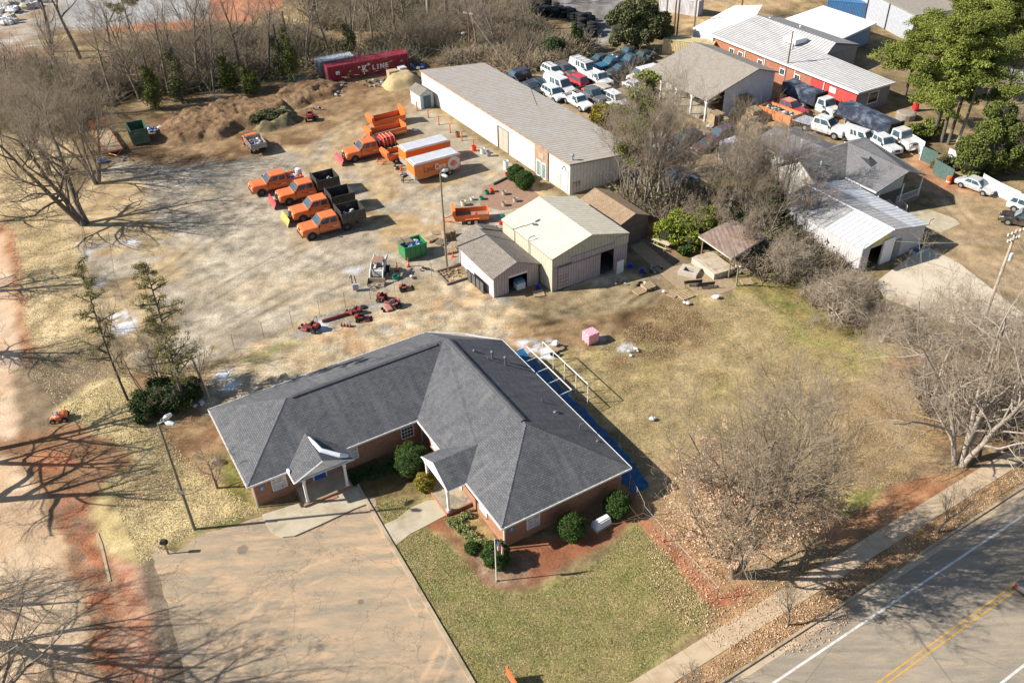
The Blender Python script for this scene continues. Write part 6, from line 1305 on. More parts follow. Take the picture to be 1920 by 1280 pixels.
# things round the brick forecourt and sheds
def bucket(px,py,label,col,name='bucket',r0=.17,h_=.36,z=0):
    r=empty(name,G(px,py),0,label,name.replace('_',' ')); MB().lathe([(r0*.85,0),(r0,h_),(r0*.9,h_),(r0*.8,.05)],(0,0,0),12).build('shell',plain(name+' colour '+str(col[0])+str(col[1]),col,.5,var=.05),r); MB().tube([(-r0,0,h_),(0,.02,h_+.12),(r0,0,h_)],.012,4).build('handle',m_metal,r); r.location.z=z
bucket(922,360,'orange bucket at the end of the log by the brick forecourt',(.8,.12,.02),r0=.28,h_=.5); bucket(950,330,'red bucket where the log meets the round shrubs',(.65,.03,.03),r0=.25,h_=.45); bucket(949,318,'tall white cylinder tank beside the round shrubs',(.72,.72,.72),'white_tank',.36,1.25)
bucket(939,421,'small red can at the left wall of the cream barn',(.7,.05,.02),r0=.22); bucket(930,430,'blue and white cooler jug below the small trailer',(.05,.12,.5),'cooler_jug',.2,.4); bucket(947,432,'tan feed sack by the cream barn corner',(.5,.38,.22),'feed_sack',.28,.45)
bucket(869,385,'white planter tub behind the small trailer',(.62,.56,.45),'planter',.35,.6); bucket(885,375,'white tub next to the planter behind the small trailer',(.7,.68,.64),'tub',.25,.4)
bucket(903,374,'teal green spreader hopper left of the upturned wheels',(.02,.28,.18),'spreader',.3,.4); bucket(913,364,'dark green spreader hopper by the orange bucket',(.02,.22,.14),'spreader',.32,.5); bucket(943,410,'teal chair near the brick edging by the barn',(.02,.30,.22),'garden_chair',.25,.5)
for px,py,l in ((945,365,'grey stone planter with a small shrub on the forecourt'),(966,378,'low white stone bowl planter on the forecourt'),(945,386,'stone urn with small plant at the forecourt front')): 
    bucket(px,py,l,(.42,.38,.32),'stone_planter',.3,.5)
o=MB().tube([(0,0,.15),((G(951,334)-G(924,347)).x,(G(951,334)-G(924,347)).y,.15)],.15,8).build('log_edging',m_greywood); o.location=G(924,347); tag(o,'long pale log edging between the red and orange buckets','log')
# bollards along the warehouse
for px,py,lab in ((782,208,'first'),(803,221,'second'),(823,234,'third'),(844,249,'fourth'),(866,264,'fifth'),(888,278,'sixth')):
    r=empty('bollard',G(px,py),0,'orange post, %s from the far end of the warehouse wall'%lab,'bollard','orange posts along the warehouse'); MB().tube([(0,0,0),(0,0,1.35)],.09,8).build('post',plain('faded orange post',(.62,.20,.08),.7),r); MB().lathe([(.2,0),(.16,.08)],(0,0,0),8).build('base',m_greywood,r)
for px,py,l,c in ((889,283,'red can by the last orange post of the warehouse',(.75,.08,.03)),(905,288,'white drum next to the garage door',(.66,.66,.66)),(916,293,'grey machine block beside the garage door',(.25,.25,.25)),(858,257,'rusty brown heater lump between two orange posts',(.28,.12,.07))): bucket(px,py,l,c,'drum',.35,.75)
# barn front clutter
for px,py,l,c in ((1009,541,'blue bucket outside the open mauve shed',(.02,.06,.4)),(1181,502,'bright blue tub at the right corner of the cream barn',(.01,.06,.5)),(1203,511,'small blue box by the path beside the cream barn',(.01,.05,.4))): bucket(px,py,l,c,'tub',.3,.35)
r=empty('metal_grate',G(1056,541),ab,'dark metal grate leaning on the mauve barn front','grate'); MB().box(-.6,.6,-.05,.0,0,1.7).build('panel',m_black,r); m=MB(); [m.box(-.6,.6,-.08,-.052,z_,z_+.06) for z_ in (.1,.5,.9,1.3,1.6)]; m.build('bars',m_greywood,r)
r=empty('white_slab',G(1156,514),ab,'irregular white board leaning beside the barn doorway','board'); MB().prism([(0,0),(.9,0),(.9,.08),(0,.08)],0,1.5).build('board',m_wbag,r); MB().box(-.35,-.27,-.1,-.02,0,2.4).build('pole',m_wood,r); 
for i,(px,py) in enumerate(((882,527),(890,534),(898,541),(905,547))):
    r=empty('window_sash',G(px,py),as_+math.pi/2,('dark framed sash leaning on the mauve shed wall, %s from the back')%('first','second','third','fourth')[i],'sash','dark sashes leaning on the mauve shed'); MB().box(-.42,.42,.05,.1,0,1.3).build('frame',m_black,r); MB().box(-.35,.35,.104,.11,.08,1.2).build('pane',plain('grey panel',(.10,.105,.10),.4),r)
rb=MB(); pA=G(855,497)
r=empty('timber_sandbox',G(852,515),as_,'sunken timber framed pit filled with debris left of the mauve shed','timber frame'); 
for x0,x1,y0,y1 in ((-1.6,1.6,-1.5,-1.3),(-1.6,1.6,1.3,1.5),(-1.6,-1.4,-1.3,1.3),(1.4,1.6,-1.3,1.3)): MB().box(x0,x1,y0,y1,0,.25).build('timber',m_greywood,r)
rubble(r,-1.5,1.5,1.3,.02,[plain('rust debris',(.33,.17,.09),.9),m_wood,m_bags[2]],30,5,.2)
r=empty('boxed_goods',G(968,548),as_,'white box with blue lid inside the open mauve shed','box'); r.location=r.location+Vector((.35,.9,0)); MB().box(-.5,.5,-.4,.4,0,.7).build('box',m_wbag,r); MB().box(-.45,.45,-.35,.35,.7,1.0).build('blue_lid',plain('blue lid',(.12,.25,.4),.5),r)
r=empty('parts_washer',G(668,545),.2,'grey pedestal machine with twin posts at the yard fence','machine'); MB().box(-.3,.3,-.25,.25,.2,.9).build('cabinet',plain('grey cabinet',(.4,.42,.45),.5),r); MB().tube([(-.25,.1,0),(-.3,.1,1.9),(-.5,-.2,1.7)],.05,5).tube([(.2,.1,0),(.0,.1,1.8)],.05,5).build('post',m_black,r)
# wheelbarrow-like green cart by skid steer
bucket(742,522,'teal wheelbarrow tray next to the bucket of the skid steer',(.02,.25,.17),'wheelbarrow',.4,.4); bagpile(770,522,'white sack on the dirt below the green dumpster',[m_wbag,m_wood],5,.5,.22)
bagpile(762,300,'black machine parts heaped at the trailer tongues',[m_kbag,m_bags[3]],12,1.0,.3,'machine_heap',cat='machine parts') if 0 else None
bagpile(757,330,'black grill and parts at the nose of the lettered trailer',[m_kbag,m_bags[3]],10,.7,.3,'machine_heap',cat='machine parts'); bagpile(745,317,'dark engine parts on the ground by the trailer hitch',[m_kbag,m_bags[3]],8,.7,.25,'machine_heap',cat='machine parts')
bagpile(778,246,'white sacks behind the orange trailers',[m_wbag],5,.6,.3); bagpile(700,158,'green and grey bundles in front of the red container',[m_bags[3],plain('teal cloth',(.05,.14,.12),.8),m_kbag],14,2.2,.35,'bundle_row',cat='bundles'); bagpile(783,128,'blue and grey barrels right of the red container',[m_bags[1],m_bags[3]],10,1.6,.5,'barrel_heap',cat='barrels')
r=empty('crate',G(737,148),.5,'tan crate standing against the red container','crate'); MB().box(-.8,.8,-.6,.6,0,1.4).build('crate_box',m_wood,r)
r=empty('ibc_tank',G(755,140),.5,'grey caged liquid tank next to the tan crate','tank'); MB().box(-.6,.6,-.6,.6,.15,1.25).build('tank',m_bags[0],r); m=MB(); [m.tube([(x,y,0),(x,y,1.3)],.03,4) for x in (-.62,0,.62) for y in (-.62,.62)]; [m.tube([(-.62,y,z_),(.62,y,z_)],.025,4) for y in (-.62,.62) for z_ in (.4,.85,1.3)]; m.build('cage',m_metal,r)
# pallets and stores by the open barn
for px,py,n,l in ((1340,234,8,'wide stack of pale boards beside the near barn post'),(1392,212,12,'tall tan crate stack against the blue gable wall'),(1412,226,8,'box shaped pale timber stack left of the orange dumpster'),(1398,240,4,'low heap of pallets in front of the tall crate stack'),(1420,250,5,'leaning pallets nearest the dark roof'),(1405,232,5,'middle pallet stack between the crates')): pallet(px,py,.5,l,n,s=1.5)
bagpile(1432,246,'black sacks below the orange dumpster',[m_kbag],14,1.5,.35); bagpile(1330,240,'white wrapped bundle at the foot of the board stack',[m_wbag],5,.6,.3); bagpile(1316,222,'tan tractor parts and tyres by the barn post',[m_wood,m_kbag],9,.9,.4,'tractor_parts',cat='machine parts')
for px,py,a_,n_,l in ((818,437,.3,1,'broken pallet far left of the tall stack'),(828,456,1.1,2,'grey pallets between the green dumpster and the light pole'),(872,452,.6,1,'pallet lying above the mauve shed roof'),(1010,552,.2,1,'small crushed pallet in front of the open mauve shed'),(1262,552,.9,1,'tilted board pallet on the bare patch by the patio'),(795,262,.4,1,'pallet beside the white sacks near the orange posts'),(640,158,.7,2,'pallets half buried near the red container')): pallet(px,py,a_,l,n_,s=.95,mat=m_greywood if n_==2 else m_wood)
for px,py,l,c_,n_ in ((598,205,'dark scrap and litter beside the red mower at the brown pile',[m_kbag,m_bags[3]],8),(400,205,'pale litter along the far fence behind the brown pile',[m_wbag,m_bags[3]],10),(330,215,'grey timber scrap at the back of the brown pile',[m_greywood,m_bags[3]],10),(880,500,'scrap timber offcuts left of the mauve shed wall',[m_wood,m_greywood],9),(800,505,'dark scrap on the yard fence line right of the cones',[m_greywood,m_kbag],7),(1165,530,'small debris in front of the barn doorway',[m_bags[3],m_wood],8),(1230,505,'black tools and parts on the path by the barn',[m_kbag,m_bags[3]],9),(1216,515,'grey chair frame and scrap by the blue box',[m_bags[3],m_kbag],6),(700,540,'rubbish on the gravel edge below the skid steer',[m_bags[3],m_wood],7),(240,300,'loose scrap below the dark green dumpster',[m_greywood,m_bags[3]],8),(1375,500,'stacked white blocks behind the slender tree',[m_stone,m_wbag],8),(1360,240,'scrap heap between board stack and tall crates',[m_kbag,m_wood],12),(1445,255,'timber offcuts below the orange dumpster',[m_wood,m_greywood],14),(1395,258,'scrap lumber heap by the dark roof edge',[m_wood,m_greywood],14)): bagpile(px,py,l,c_,n_,.9,.2,'scrap_heap',cat='scrap')
# ---- other cars. (kind, colour, px, py, heading, label, scale)
CARS=[('suv',(.012,.02,.05),968,152,B_dir,'dark navy SUV at the left end of the car lot',1),('sedan',(.02,.022,.028),1014,166,S_dir,'black sedan just behind the warehouse roof edge',1.05),('sedan',(.015,.016,.02),996,172,S_dir,'black low car partly hidden by the warehouse roof',1.05),
('van',(.62,.61,.59),1049,172,S_dir,'white cargo van nearest the warehouse in the car lot',1.08),('van',(.62,.61,.59),1096,140,S_dir,'white van with roof rack at the back of the car lot',1.08),('suv',(.66,.66,.66),1038,184,S_dir,'white jeep with grey hood beside the warehouse roof',1.0),
('pickup',(.68,.68,.67),1083,199,S_dir,'white pickup nearest the warehouse corner of the lot',1.0),('suv',(.70,.70,.68),1036,142,S_dir,'white stripped pickup cab left of the rack van',.95),('suv',(.10,.07,.065),1060,140,S_dir,'brown SUV with open side between the white vans',.98),
('sedan',(.014,.018,.025),1124,119,B_dir,'dark sedan behind the rack van',1.0),('pickup',(.01,.13,.22),1148,128,B_dir,'bright teal blue pickup in the car lot',1.05),('pickup',(.012,.08,.13),1184,122,B_dir,'dark teal pickup with white hood at the back right',1.0),('pickup',(.03,.035,.04),1180,107,B_dir,'black pickup in front of the yellow container',1.0),('sedan',(.02,.035,.03),1206,112,B_dir,'dark green sedan at the far right of the lot',1.0),
('sedan',(.016,.03,.035),1164,138,B_dir,'dark teal sedan with open hood',1.05),('suv',(.50,.01,.03),1080,158,S_dir+math.pi,'bright red SUV between the two white vans',.95),('regular',(.62,.62,.60),1121,157,S_dir,'white box-bed pickup in the middle of the lot',1.05),('sedan',(.02,.018,.017),1146,152,B_dir,'wrecked black car without hood',.9),
('suv',(.50,.42,.32),1124,178,S_dir+math.pi,'tan SUV facing away in the lot',1.0),('crew',(.10,.10,.11),1110,190,S_dir,'dark flatbed pickup with silver hood and orange tarp',1.0),('suv',(.70,.70,.68),1155,196,S_dir,'white SUV at the right end of the lot under the pine',1.0),('sedan',(.70,.70,.68),1150,210,S_dir,'white sedan next to the yellow-green bush',.95),
('sedan',(.68,.68,.68),1190,170,S_dir,'white sedan under the thin pine',1.0),('van',(.68,.68,.66),1205,150,B_dir,'white van half hidden behind pine foliage',.95),('sedan',(.62,.62,.62),1196,248,S_dir,'white car seen through the bare trees, upper one',1.0),('sedan',(.6,.6,.6),1222,275,S_dir,'white car seen through the bare trees, lower one',1.0),('suv',(.55,.55,.55),1243,276,S_dir,'grey-white car beside the tall bare trunks',.95),
('suv',(.02,.03,.045),1283,275,B_dir,'dark green-black SUV in the clear ground by the bare trees',1.1),('suv',(.07,.035,.075),1350,262,B_dir,'purple-black SUV left of the white storage box',1.0),('sedan',(.10,.04,.05),1326,280,B_dir,'maroon car with torn front by the white storage box',1.0),('sedan',(.02,.03,.09),1265,300,B_dir,'dark blue car nose behind the tall trunks',.95),('sedan',(.015,.025,.06),1264,336,B_dir,'dark blue car in the shade of the trees',1.0),('sedan',(.02,.05,.10),1276,350,B_dir,'blue car nearest the yellow-green bushes',1.0),('sedan',(.03,.05,.12),1215,300,S_dir,'slate blue car among the bare trees',1.0),('sedan',(.05,.06,.09),1180,352-20,S_dir,'grey-blue car behind the narrow tan shed',1.0),('sedan',(.6,.6,.62),1172,262-30,S_dir,'white car right of the yellow-green bush',1.0)]
gl='used cars crowded behind the warehouse'
for k,c,px,py,a,l,s_ in CARS:
    R_=random.Random(px); r=vehicle({'sedan':'parked_car','suv':'parked_suv','van':'parked_van','pickup':'parked_pickup','crew':'parked_pickup','regular':'parked_pickup'}[k],l,{'suv':'suv','van':'van','sedan':'car'}.get(k,'pickup'),k,c,s_*1.02,gl); place(r,px,py,a+R_.uniform(-.05,.05))
    if k=='regular': dumpbody(r,-2.7,-.15,.98,.75,.75,paint('white box bed',(.6,.6,.58),.5),0)
    if 'rack' in l: 
        m=MB(); [m.tube([(x,-.8,2.2),(x,.8,2.2)],.03,4) for x in (-2.2,-1.2,-.2,.7)]; [m.tube([(-2.4,y,2.2),(.8,y,2.2)],.03,4) for y in (-.8,.8)]; m.build('roof_rack',m_black,r)
    if 'orange tarp' in l: MB().blob((-1.5,0,1.3),.7,.8,.35,4,8,5,.3).build('orange_tarp',m_cone,r)
r=vehicle('parked_car','silver sedan with dusty roof parked by the white board fence','car','sedan',(.50,.50,.50),1.02); a=G(1800,345); b=G(1856,366); r.location=(a+b)/2; r.rotation_euler=(0,0,math.atan2(b.y-a.y,b.x-a.x))
r=vehicle('parked_suv','white SUV cut by the right edge of the frame, tail towards the orange barrel','suv','suv',(.70,.70,.69),1.0); place(r,1905,392,math.atan2(-.75,.65),off=(1.4,0))
r=vehicle('parked_suv','black SUV with silver side step at the right edge','suv','suv',(.008,.008,.01),1.05); place(r,1889,423,math.radians(148),off=(-1.45,-1.0))
r=vehicle('passing_car','dark car with red tail lights entering at the right edge of the road','car','sedan',(.08,.08,.09),1.0); place(r,1912,1150,math.atan2(RD.y,RD.x),off=(3.5,.6))
# right-hand trucks
def tarpbed(r,x0,x1,w_,z,h_,mat,seed=1):
    R_=random.Random(seed); m=MB(); n=12; prev=None
    for i in range(n+1):
        x=x0+(x1-x0)*i/n; q=[(x,-w_-R_.uniform(0,.1),z),(x,-w_-R_.uniform(-.05,.06),z+h_*.5),(x,-w_+.02,z+h_+R_.uniform(-.08,.05)),(x,0,z+h_+R_.uniform(-.12,.08)),(x,w_-.02,z+h_+R_.uniform(-.08,.05)),(x,w_+R_.uniform(-.05,.06),z+h_*.5),(x,w_+R_.uniform(0,.1),z)]
        if prev: [m.poly([prev[j],q[j],q[j+1],prev[j+1]]) for j in range(6)]
        else: m.poly(q)
        prev=q
    m.poly(prev[::-1]); o=m.build('tarped_load',mat,r); return o
m_tarp=plain('dark blue grey tarp',(.035,.045,.07),.35,var=.4,scale=1.5,dirt=(.20,.22,.27),spec=.6)
def bigtruck(label,rear,front,bx,L,scale=1.0):
    a=G(*rear);b=G(*front); r=vehicle('stake_truck',label,'truck','medium',(.60,.60,.57),scale,'white trucks parked behind the shingled house'); d=(b-a).normalized(); r.rotation_euler=(0,0,math.atan2(d.y,d.x)); r.location=b-d*3.25*scale
    MB().box(-L,.1,-1.15,1.15,.95,1.05).build('flatbed',m_black,r); tarpbed(r,-L,-.15,1.12,1.06,bx,m_tarp,int(rear[0])); MB().box(-.1,.1,-1.15,1.15,1.06,2.7).build('headboard',m_black,r); MB().box(-L,.2,-.45,.45,.6,.94).build('chassis',m_black,r)
    for y in (-1.1,1.1): add_wheel(r,-L*.75,y,.5)
    return r
bigtruck('white stake truck with blue-grey tarped load directly below the red boards',(1480,186),(1568,224),1.5,6.2,1.05); bigtruck('long white flatbed truck with rusty hood and bricks beside the tarped load',(1585,228),(1712,288),1.4,8.5,1.1)
r=vehicle('flatbed_truck','white crew cab truck with empty grey flatbed behind the shingled house','truck','crew',(.62,.62,.60),1.12,'white trucks parked behind the shingled house'); a=G(1505,238); b=G(1585,262); d=(b-a).normalized(); r.location=b-d*3.1*1.12; r.rotation_euler=(0,0,math.atan2(d.y,d.x))
for o in list(r.children):
    if o.name.startswith('truck_bed'): bpy.data.objects.remove(o)
flatbed(r,-4.6,-1.25,1.15,.95,plain('grey steel bed',(.36,.37,.40),.5),.1); MB().box(-4.4,-1.2,-.45,.45,.6,.94).build('chassis',m_black,r)
r=vehicle('parked_pickup','white pickup parked in front of the rusty-hooded truck','pickup','crew',(.62,.62,.61),1.0); a=G(1630,268); b=G(1680,298); d=(b-a).normalized(); r.location=b-d*3.1; r.rotation_euler=(0,0,math.atan2(d.y,d.x))
r=vehicle('parked_van','white van roof showing between the tarped trucks and the grey roof','van','van',(.62,.62,.61),.95); a=G(1590,262); b=G(1628,275); d=(b-a).normalized(); r.location=(a+b)/2; r.rotation_euler=(0,0,math.atan2(d.y,d.x))
r=vehicle('parked_pickup','red pickup with faded roof parked behind the orange dumpster','pickup','crew',(.42,.02,.035),1.0,roof=plain('faded red roof',(.45,.25,.18),.8)); a=G(1452,202); b=G(1503,224); d=(b-a).normalized(); r.location=(a+b)/2; r.rotation_euler=(0,0,math.atan2(d.y,d.x))
# patio umbrella, hot tub cover
r=empty('closed_umbrella',G(1715,208),0,'closed red patio umbrella under the pines','umbrella'); MB().lathe([(.5,.3),(.38,1.2),(.2,2.0),(.05,2.3)],(0,0,0),9).build('canopy',plain('red canvas',(.6,.02,.03),.8),r); MB().tube([(0,0,0),(0,0,2.5)],.04,5).build('pole',m_metal,r)
r=empty('covered_tub',G(1697,222),0,'round taupe covered tub beside the closed umbrella','tub'); MB().lathe([(1.3,0),(1.35,.8),(1.1,.95),(.3,1.0)],(0,0,0),16).build('cover',plain('taupe cover',(.28,.24,.20),.8),r)
r=empty('air_handler',G(1722,470),a30,'pale blue framed cold frame box beside the workshop','box'); MB().box(-1.1,1.1,-.55,.55,0,.3).build('frame',plain('pale frame',(.5,.55,.6),.6),r); [MB().box(x,x+.9,-.45,.45,.3,.31).build('pane',m_glass,r) for x in (-1,.1)]
# ------------------------------------------------------------------ vegetation
def hpx(b,ty):
    g=np.array(G(*b)); lo,hi=0,45
    for _ in range(30):
        m=(lo+hi)/2; v=g+[0,0,m]-np.array([0,0,CAM_H]); y=640-F_PX*(v@UP)/(v@FW)
        lo,hi=(m,hi) if y>ty else (lo,m)
    return lo
def tubes(segs,k):
    "segs: rows p0 p1 r0 r1 -> verts, quads"
    A_=np.asarray(segs,float); p0,p1,r0,r1=A_[:,0:3],A_[:,3:6],A_[:,6],A_[:,7]; d=p1-p0; d/=np.linalg.norm(d,axis=1)[:,None]+1e-9
    ref=np.where(np.abs(d[:,2:3])<.9,[[0,0,1.]],[[1.,0,0]]); a=np.cross(d,ref); a/=np.linalg.norm(a,axis=1)[:,None]+1e-9; b=np.cross(d,a)
    t=np.arange(k)*2*np.pi/k; ring=np.cos(t)[None,:,None]*a[:,None,:]+np.sin(t)[None,:,None]*b[:,None,:]
    V=np.stack([p0[:,None,:]+ring*r0[:,None,None],p1[:,None,:]+ring*r1[:,None,None]],1).reshape(-1,3)
    n=len(A_); base=np.arange(n)[:,None]*2*k; j=np.arange(k)[None,:]; j2=(j+1)%k
    F=np.stack([base+j,base+j2,base+k+j2,base+k+j],-1).reshape(-1,4); return V,F
def grow(seed,h,r0,spread=1.0,levels=4,up=.25,stems=1,droop=0,clear=.25,nb=(7,6,5,4),tw=.012,lean=(0,0),wob=.16,ang=(35,65)):
    R_=np.random.RandomState(seed); out={}
    def br(p,d,L,r,lv,nseg):
        pts=[p]; dd=d.copy(); seglen=L/nseg; rr=[r]
        for i in range(nseg):
            dd=dd+R_.normal(0,wob,3)*(1 if lv else .5); dd[2]+=(up if lv<2 else up*.6)*(.5 if lv else .1) - droop*(lv>=2)*.25*(i/nseg); dd/=np.linalg.norm(dd)
            q=pts[-1]+dd*seglen; rn=max(tw*.5,r*(1-(i+1)/nseg*(.72 if lv<levels else .6))); 
            if q[2]<.15: q[2]=.15
            out.setdefault(lv,[]).append((*pts[-1],*q,rr[-1],rn)); pts.append(q); rr.append(rn)
        if lv<levels:
            n=nb[min(lv,len(nb)-1)]; st=clear if lv==0 else .18
            for c in range(n):
                t=st+(1-st)*(c+R_.rand())/n; i=min(nseg-1,int(t*nseg)); f=t*nseg-i; q=pts[i]*(1-f)+pts[i+1]*f; ax=pts[i+1]-pts[i]; ax/=np.linalg.norm(ax)
                pr=np.cross(ax,R_.normal(0,1,3)); pr/=np.linalg.norm(pr)+1e-9; a=math.radians(R_.uniform(*ang)); nd=ax*math.cos(a)+pr*math.sin(a)*(spread if lv==0 else 1); nd/=np.linalg.norm(nd)
                nl=L*R_.uniform(.45,.72)*(1.15-.55*t if lv==0 else 1-.35*t); br(q,nd,nl,max(tw*.6,rr[i]*R_.uniform(.4,.62)),lv+1,max(2,nseg-1) if lv<2 else 3)
            if lv<2: 
                pass
    for s in range(stems):
        a=R_.rand()*6.28; tl=.0 if stems==1 else R_.uniform(.12,.42); d=np.array([math.cos(a)*tl+lean[0],math.sin(a)*tl+lean[1],1.]); d/=np.linalg.norm(d)
        br(np.array([math.cos(a)*r0*.8*(stems>1),math.sin(a)*r0*.8*(stems>1),-.1]),d,h*R_.uniform(.85,1)*(.86),r0*(1 if stems==1 else .75),0,7)
    return out
m_bark=plain('grey brown bark',(.21,.175,.135),.95,var=.3,scale=3); m_twig=plain('grey brown twigs',(.29,.235,.165),.95,var=.2,scale=1)
m_barkp=plain('pale bark',(.34,.29,.235),.95,var=.3,scale=3); m_twigp=plain('pale tan twigs',(.35,.285,.21),.95,var=.3,scale=.6); m_twigr=plain('reddish twigs',(.32,.25,.19),.95,var=.2)
m_brk2=plain('dark ridged bark',(.13,.11,.09),.95,var=.35,scale=4)
def bare_tree(name,label,px,seed,h,r0,cat='tree',group=None,mats=None,leaves=None,**k):
    mats=mats or (m_bark,m_twig); sg=grow(seed,h,r0,**k); loc=G(*px) if not isinstance(px,Vector) else px; r=empty(name,loc,0,label,cat,group)
    lv=sorted(sg); V,F=tubes(sg[0]+sg.get(1,[]),7); fastmesh('trunk',V,F,mats[0],r,smooth=True)
    Vs=[];Fs=[];o=0
    for l in lv[2:]:
        v,f=tubes(sg[l],4 if l==2 else 3)
        if l>2 or True:
            if f.shape[1]==4: Vs.append(v); Fs.append(f+o); o+=len(v)
    if Vs: fastmesh('crown',np.concatenate(Vs),np.concatenate(Fs),mats[1],r)
    if leaves: 
        n,size,mat,zmax,zmin=leaves; R_0=np.random.RandomState(4); tips=np.array([s[3:6] for s in sg[lv[-1]]]+[s[3:6] for s in sg[lv[-2]]]); tips=tips[(tips[:,2]<zmax+R_0.normal(0,1.2,len(tips)))&(tips[:,2]>zmin)&(np.hypot(tips[:,0],tips[:,1])<5.8)]
        R_=np.random.RandomState(seed+9); c=tips[R_.randint(0,len(tips),n)]+R_.normal(0,size*1.5,(n,3)); V,F=cards(c,size,R_); fastmesh('leaves',V,F,mat,r)
    return r,sg
def cards(c,size,R_,flat=0):
    n=len(c); a=R_.normal(0,1,(n,3)); 
    if flat: a[:,2]*=1-flat
    a/=np.linalg.norm(a,axis=1)[:,None]; b=np.cross(a,R_.normal(0,1,(n,3))); b/=np.linalg.norm(b,axis=1)[:,None]; s=(size*R_.uniform(.6,1.3,n))[:,None]
    V=np.stack([c-a*s,c-b*s*.55,c+a*s,c+b*s*.55],1).reshape(-1,3); F=np.arange(4*n).reshape(-1,4); return V,F
def foliage(blobs,n,size,seed,sub=.38,k=14,shell=.55):
    "blobs (cx,cy,cz,rx,ry,rz); clumpy leaf positions"
    R_=np.random.RandomState(seed); C=[]
    vol=np.array([b[3]*b[4]*b[5] for b in blobs])**.8; vol/=vol.sum()
    for b,w_ in zip(blobs,vol):
        kk=max(4,int(k*len(blobs)*w_)+3); d=R_.normal(0,1,(kk,3)); d/=np.linalg.norm(d,axis=1)[:,None]; d*=(shell+(1-shell)*R_.rand(kk,1))*.82
        cc=np.array(b[:3])+d*np.array(b[3:6]); m=int(n*w_); i=R_.randint(0,kk,m); e=R_.normal(0,1,(m,3)); e/=np.linalg.norm(e,axis=1)[:,None]; rr=(.35+.65*R_.rand(m,1)**.5)*sub
        C.append(cc[i]+e*rr*np.array(b[3:6]))
    c=np.concatenate(C); c[:,2]=np.maximum(c[:,2],.05); return cards(c,size,R_)
L_dark=leafmat('dark evergreen leaves',(.022,.045,.014),(.06,.10,.03),(.11,.15,.05)); L_box=leafmat('boxwood leaves',(.018,.045,.010),(.05,.10,.018),(.11,.17,.035),3)
L_yel=leafmat('yellow green leaves',(.10,.14,.015),(.22,.26,.03),(.32,.34,.06),1.2); L_pine=leafmat('pine needles',(.075,.105,.02),(.18,.21,.04),(.30,.31,.06),.5); L_ced=leafmat('olive cedar leaves',(.13,.13,.045),(.24,.21,.07),(.33,.27,.10),1)
L_brown=leafmat('dry brown leaves',(.36,.23,.14),(.52,.35,.22),(.64,.47,.33),1); L_olive=leafmat('olive leaves',(.06,.075,.03),(.13,.135,.055),(.20,.19,.09),.8); L_vine=leafmat('ivy leaves',(.04,.065,.015),(.12,.15,.03),(.22,.22,.05),.8); L_gold=leafmat('golden green leaves',(.16,.14,.015),(.28,.23,.03),(.36,.28,.05),1.5)
def bush(name,label,px,blobs,n,size,mat,seed=1,cat='shrub',core=True,group=None,sub=.38,twigs=0,trunk=None,z=0):
    r=empty(name,G(*px),0,label,cat,group)
    V,F=foliage(blobs,n,size,seed,sub); fastmesh('leaves',V,F,mat,r)
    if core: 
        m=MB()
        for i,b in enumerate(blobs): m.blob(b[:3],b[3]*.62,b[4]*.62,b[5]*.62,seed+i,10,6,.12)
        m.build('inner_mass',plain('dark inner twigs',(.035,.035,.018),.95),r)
    if twigs:
        sg=grow(seed,twigs,.05,levels=3,stems=6,tw=.01); V,F=tubes(sum([sg[l] for l in sg],[]),3); fastmesh('stems',V,F,m_twig,r)
    if trunk: 
        m=MB(); 
        for (a,b,ra,rb_) in trunk: m.tube([a,[(a[i]+b[i])/2+.05 for i in range(3)],b],[ra,(ra+rb_)/2,rb_],7)
        m.build('trunk',m_brk2,r)
    return r
# clipped round shrubs
def ball(px,rx,rz,label,mat=L_box,n=14000,seed=1,squash=1): 
    r=empty('round_shrub',G(*px),0,label,'shrub'); R_=np.random.RandomState(seed); d=R_.normal(0,1,(n,3)); d/=np.linalg.norm(d,axis=1)[:,None]; q=(.80+.24*R_.rand(n,1)**1.5)*(1+.10*np.sin(d[:,:1]*5+seed)*np.cos(d[:,1:2]*6+d[:,2:]*4)+.05*np.sin(d[:,2:]*13+d[:,:1]*11))
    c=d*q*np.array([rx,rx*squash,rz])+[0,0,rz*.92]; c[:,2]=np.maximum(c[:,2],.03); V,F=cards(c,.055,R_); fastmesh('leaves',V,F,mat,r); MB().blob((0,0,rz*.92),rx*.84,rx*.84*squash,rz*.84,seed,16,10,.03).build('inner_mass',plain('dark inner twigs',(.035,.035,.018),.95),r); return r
ball((968,338),1.15,1.05,'round clipped dark green shrub left of the pair by the warehouse entry',seed=2); ball((984,352),1.2,1.15,'round clipped shrub right of the pair by the warehouse entry',seed=3)
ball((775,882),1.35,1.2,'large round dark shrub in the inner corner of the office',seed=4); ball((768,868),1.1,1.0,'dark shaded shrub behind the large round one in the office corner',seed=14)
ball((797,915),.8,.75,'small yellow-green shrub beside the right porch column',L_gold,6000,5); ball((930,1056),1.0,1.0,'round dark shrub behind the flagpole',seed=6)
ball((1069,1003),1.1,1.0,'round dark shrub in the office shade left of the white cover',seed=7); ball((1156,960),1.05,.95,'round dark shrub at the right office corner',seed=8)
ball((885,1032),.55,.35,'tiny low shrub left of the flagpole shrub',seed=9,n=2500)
bush('low_border_plant','pale green low border plant curving round the mulch bed',(868,1000),[(-.6,1.0,.2,.7,.6,.25),(0,.3,.2,.6,.6,.25),(.6,-.4,.2,.6,.5,.25),(1.3,-1.0,.2,.6,.5,.22),(.3,1.6,.2,.6,.4,.25)],7000,.07,leafmat('pale liriope',(.14,.17,.05),(.25,.28,.10),(.36,.36,.18)),11,core=False)
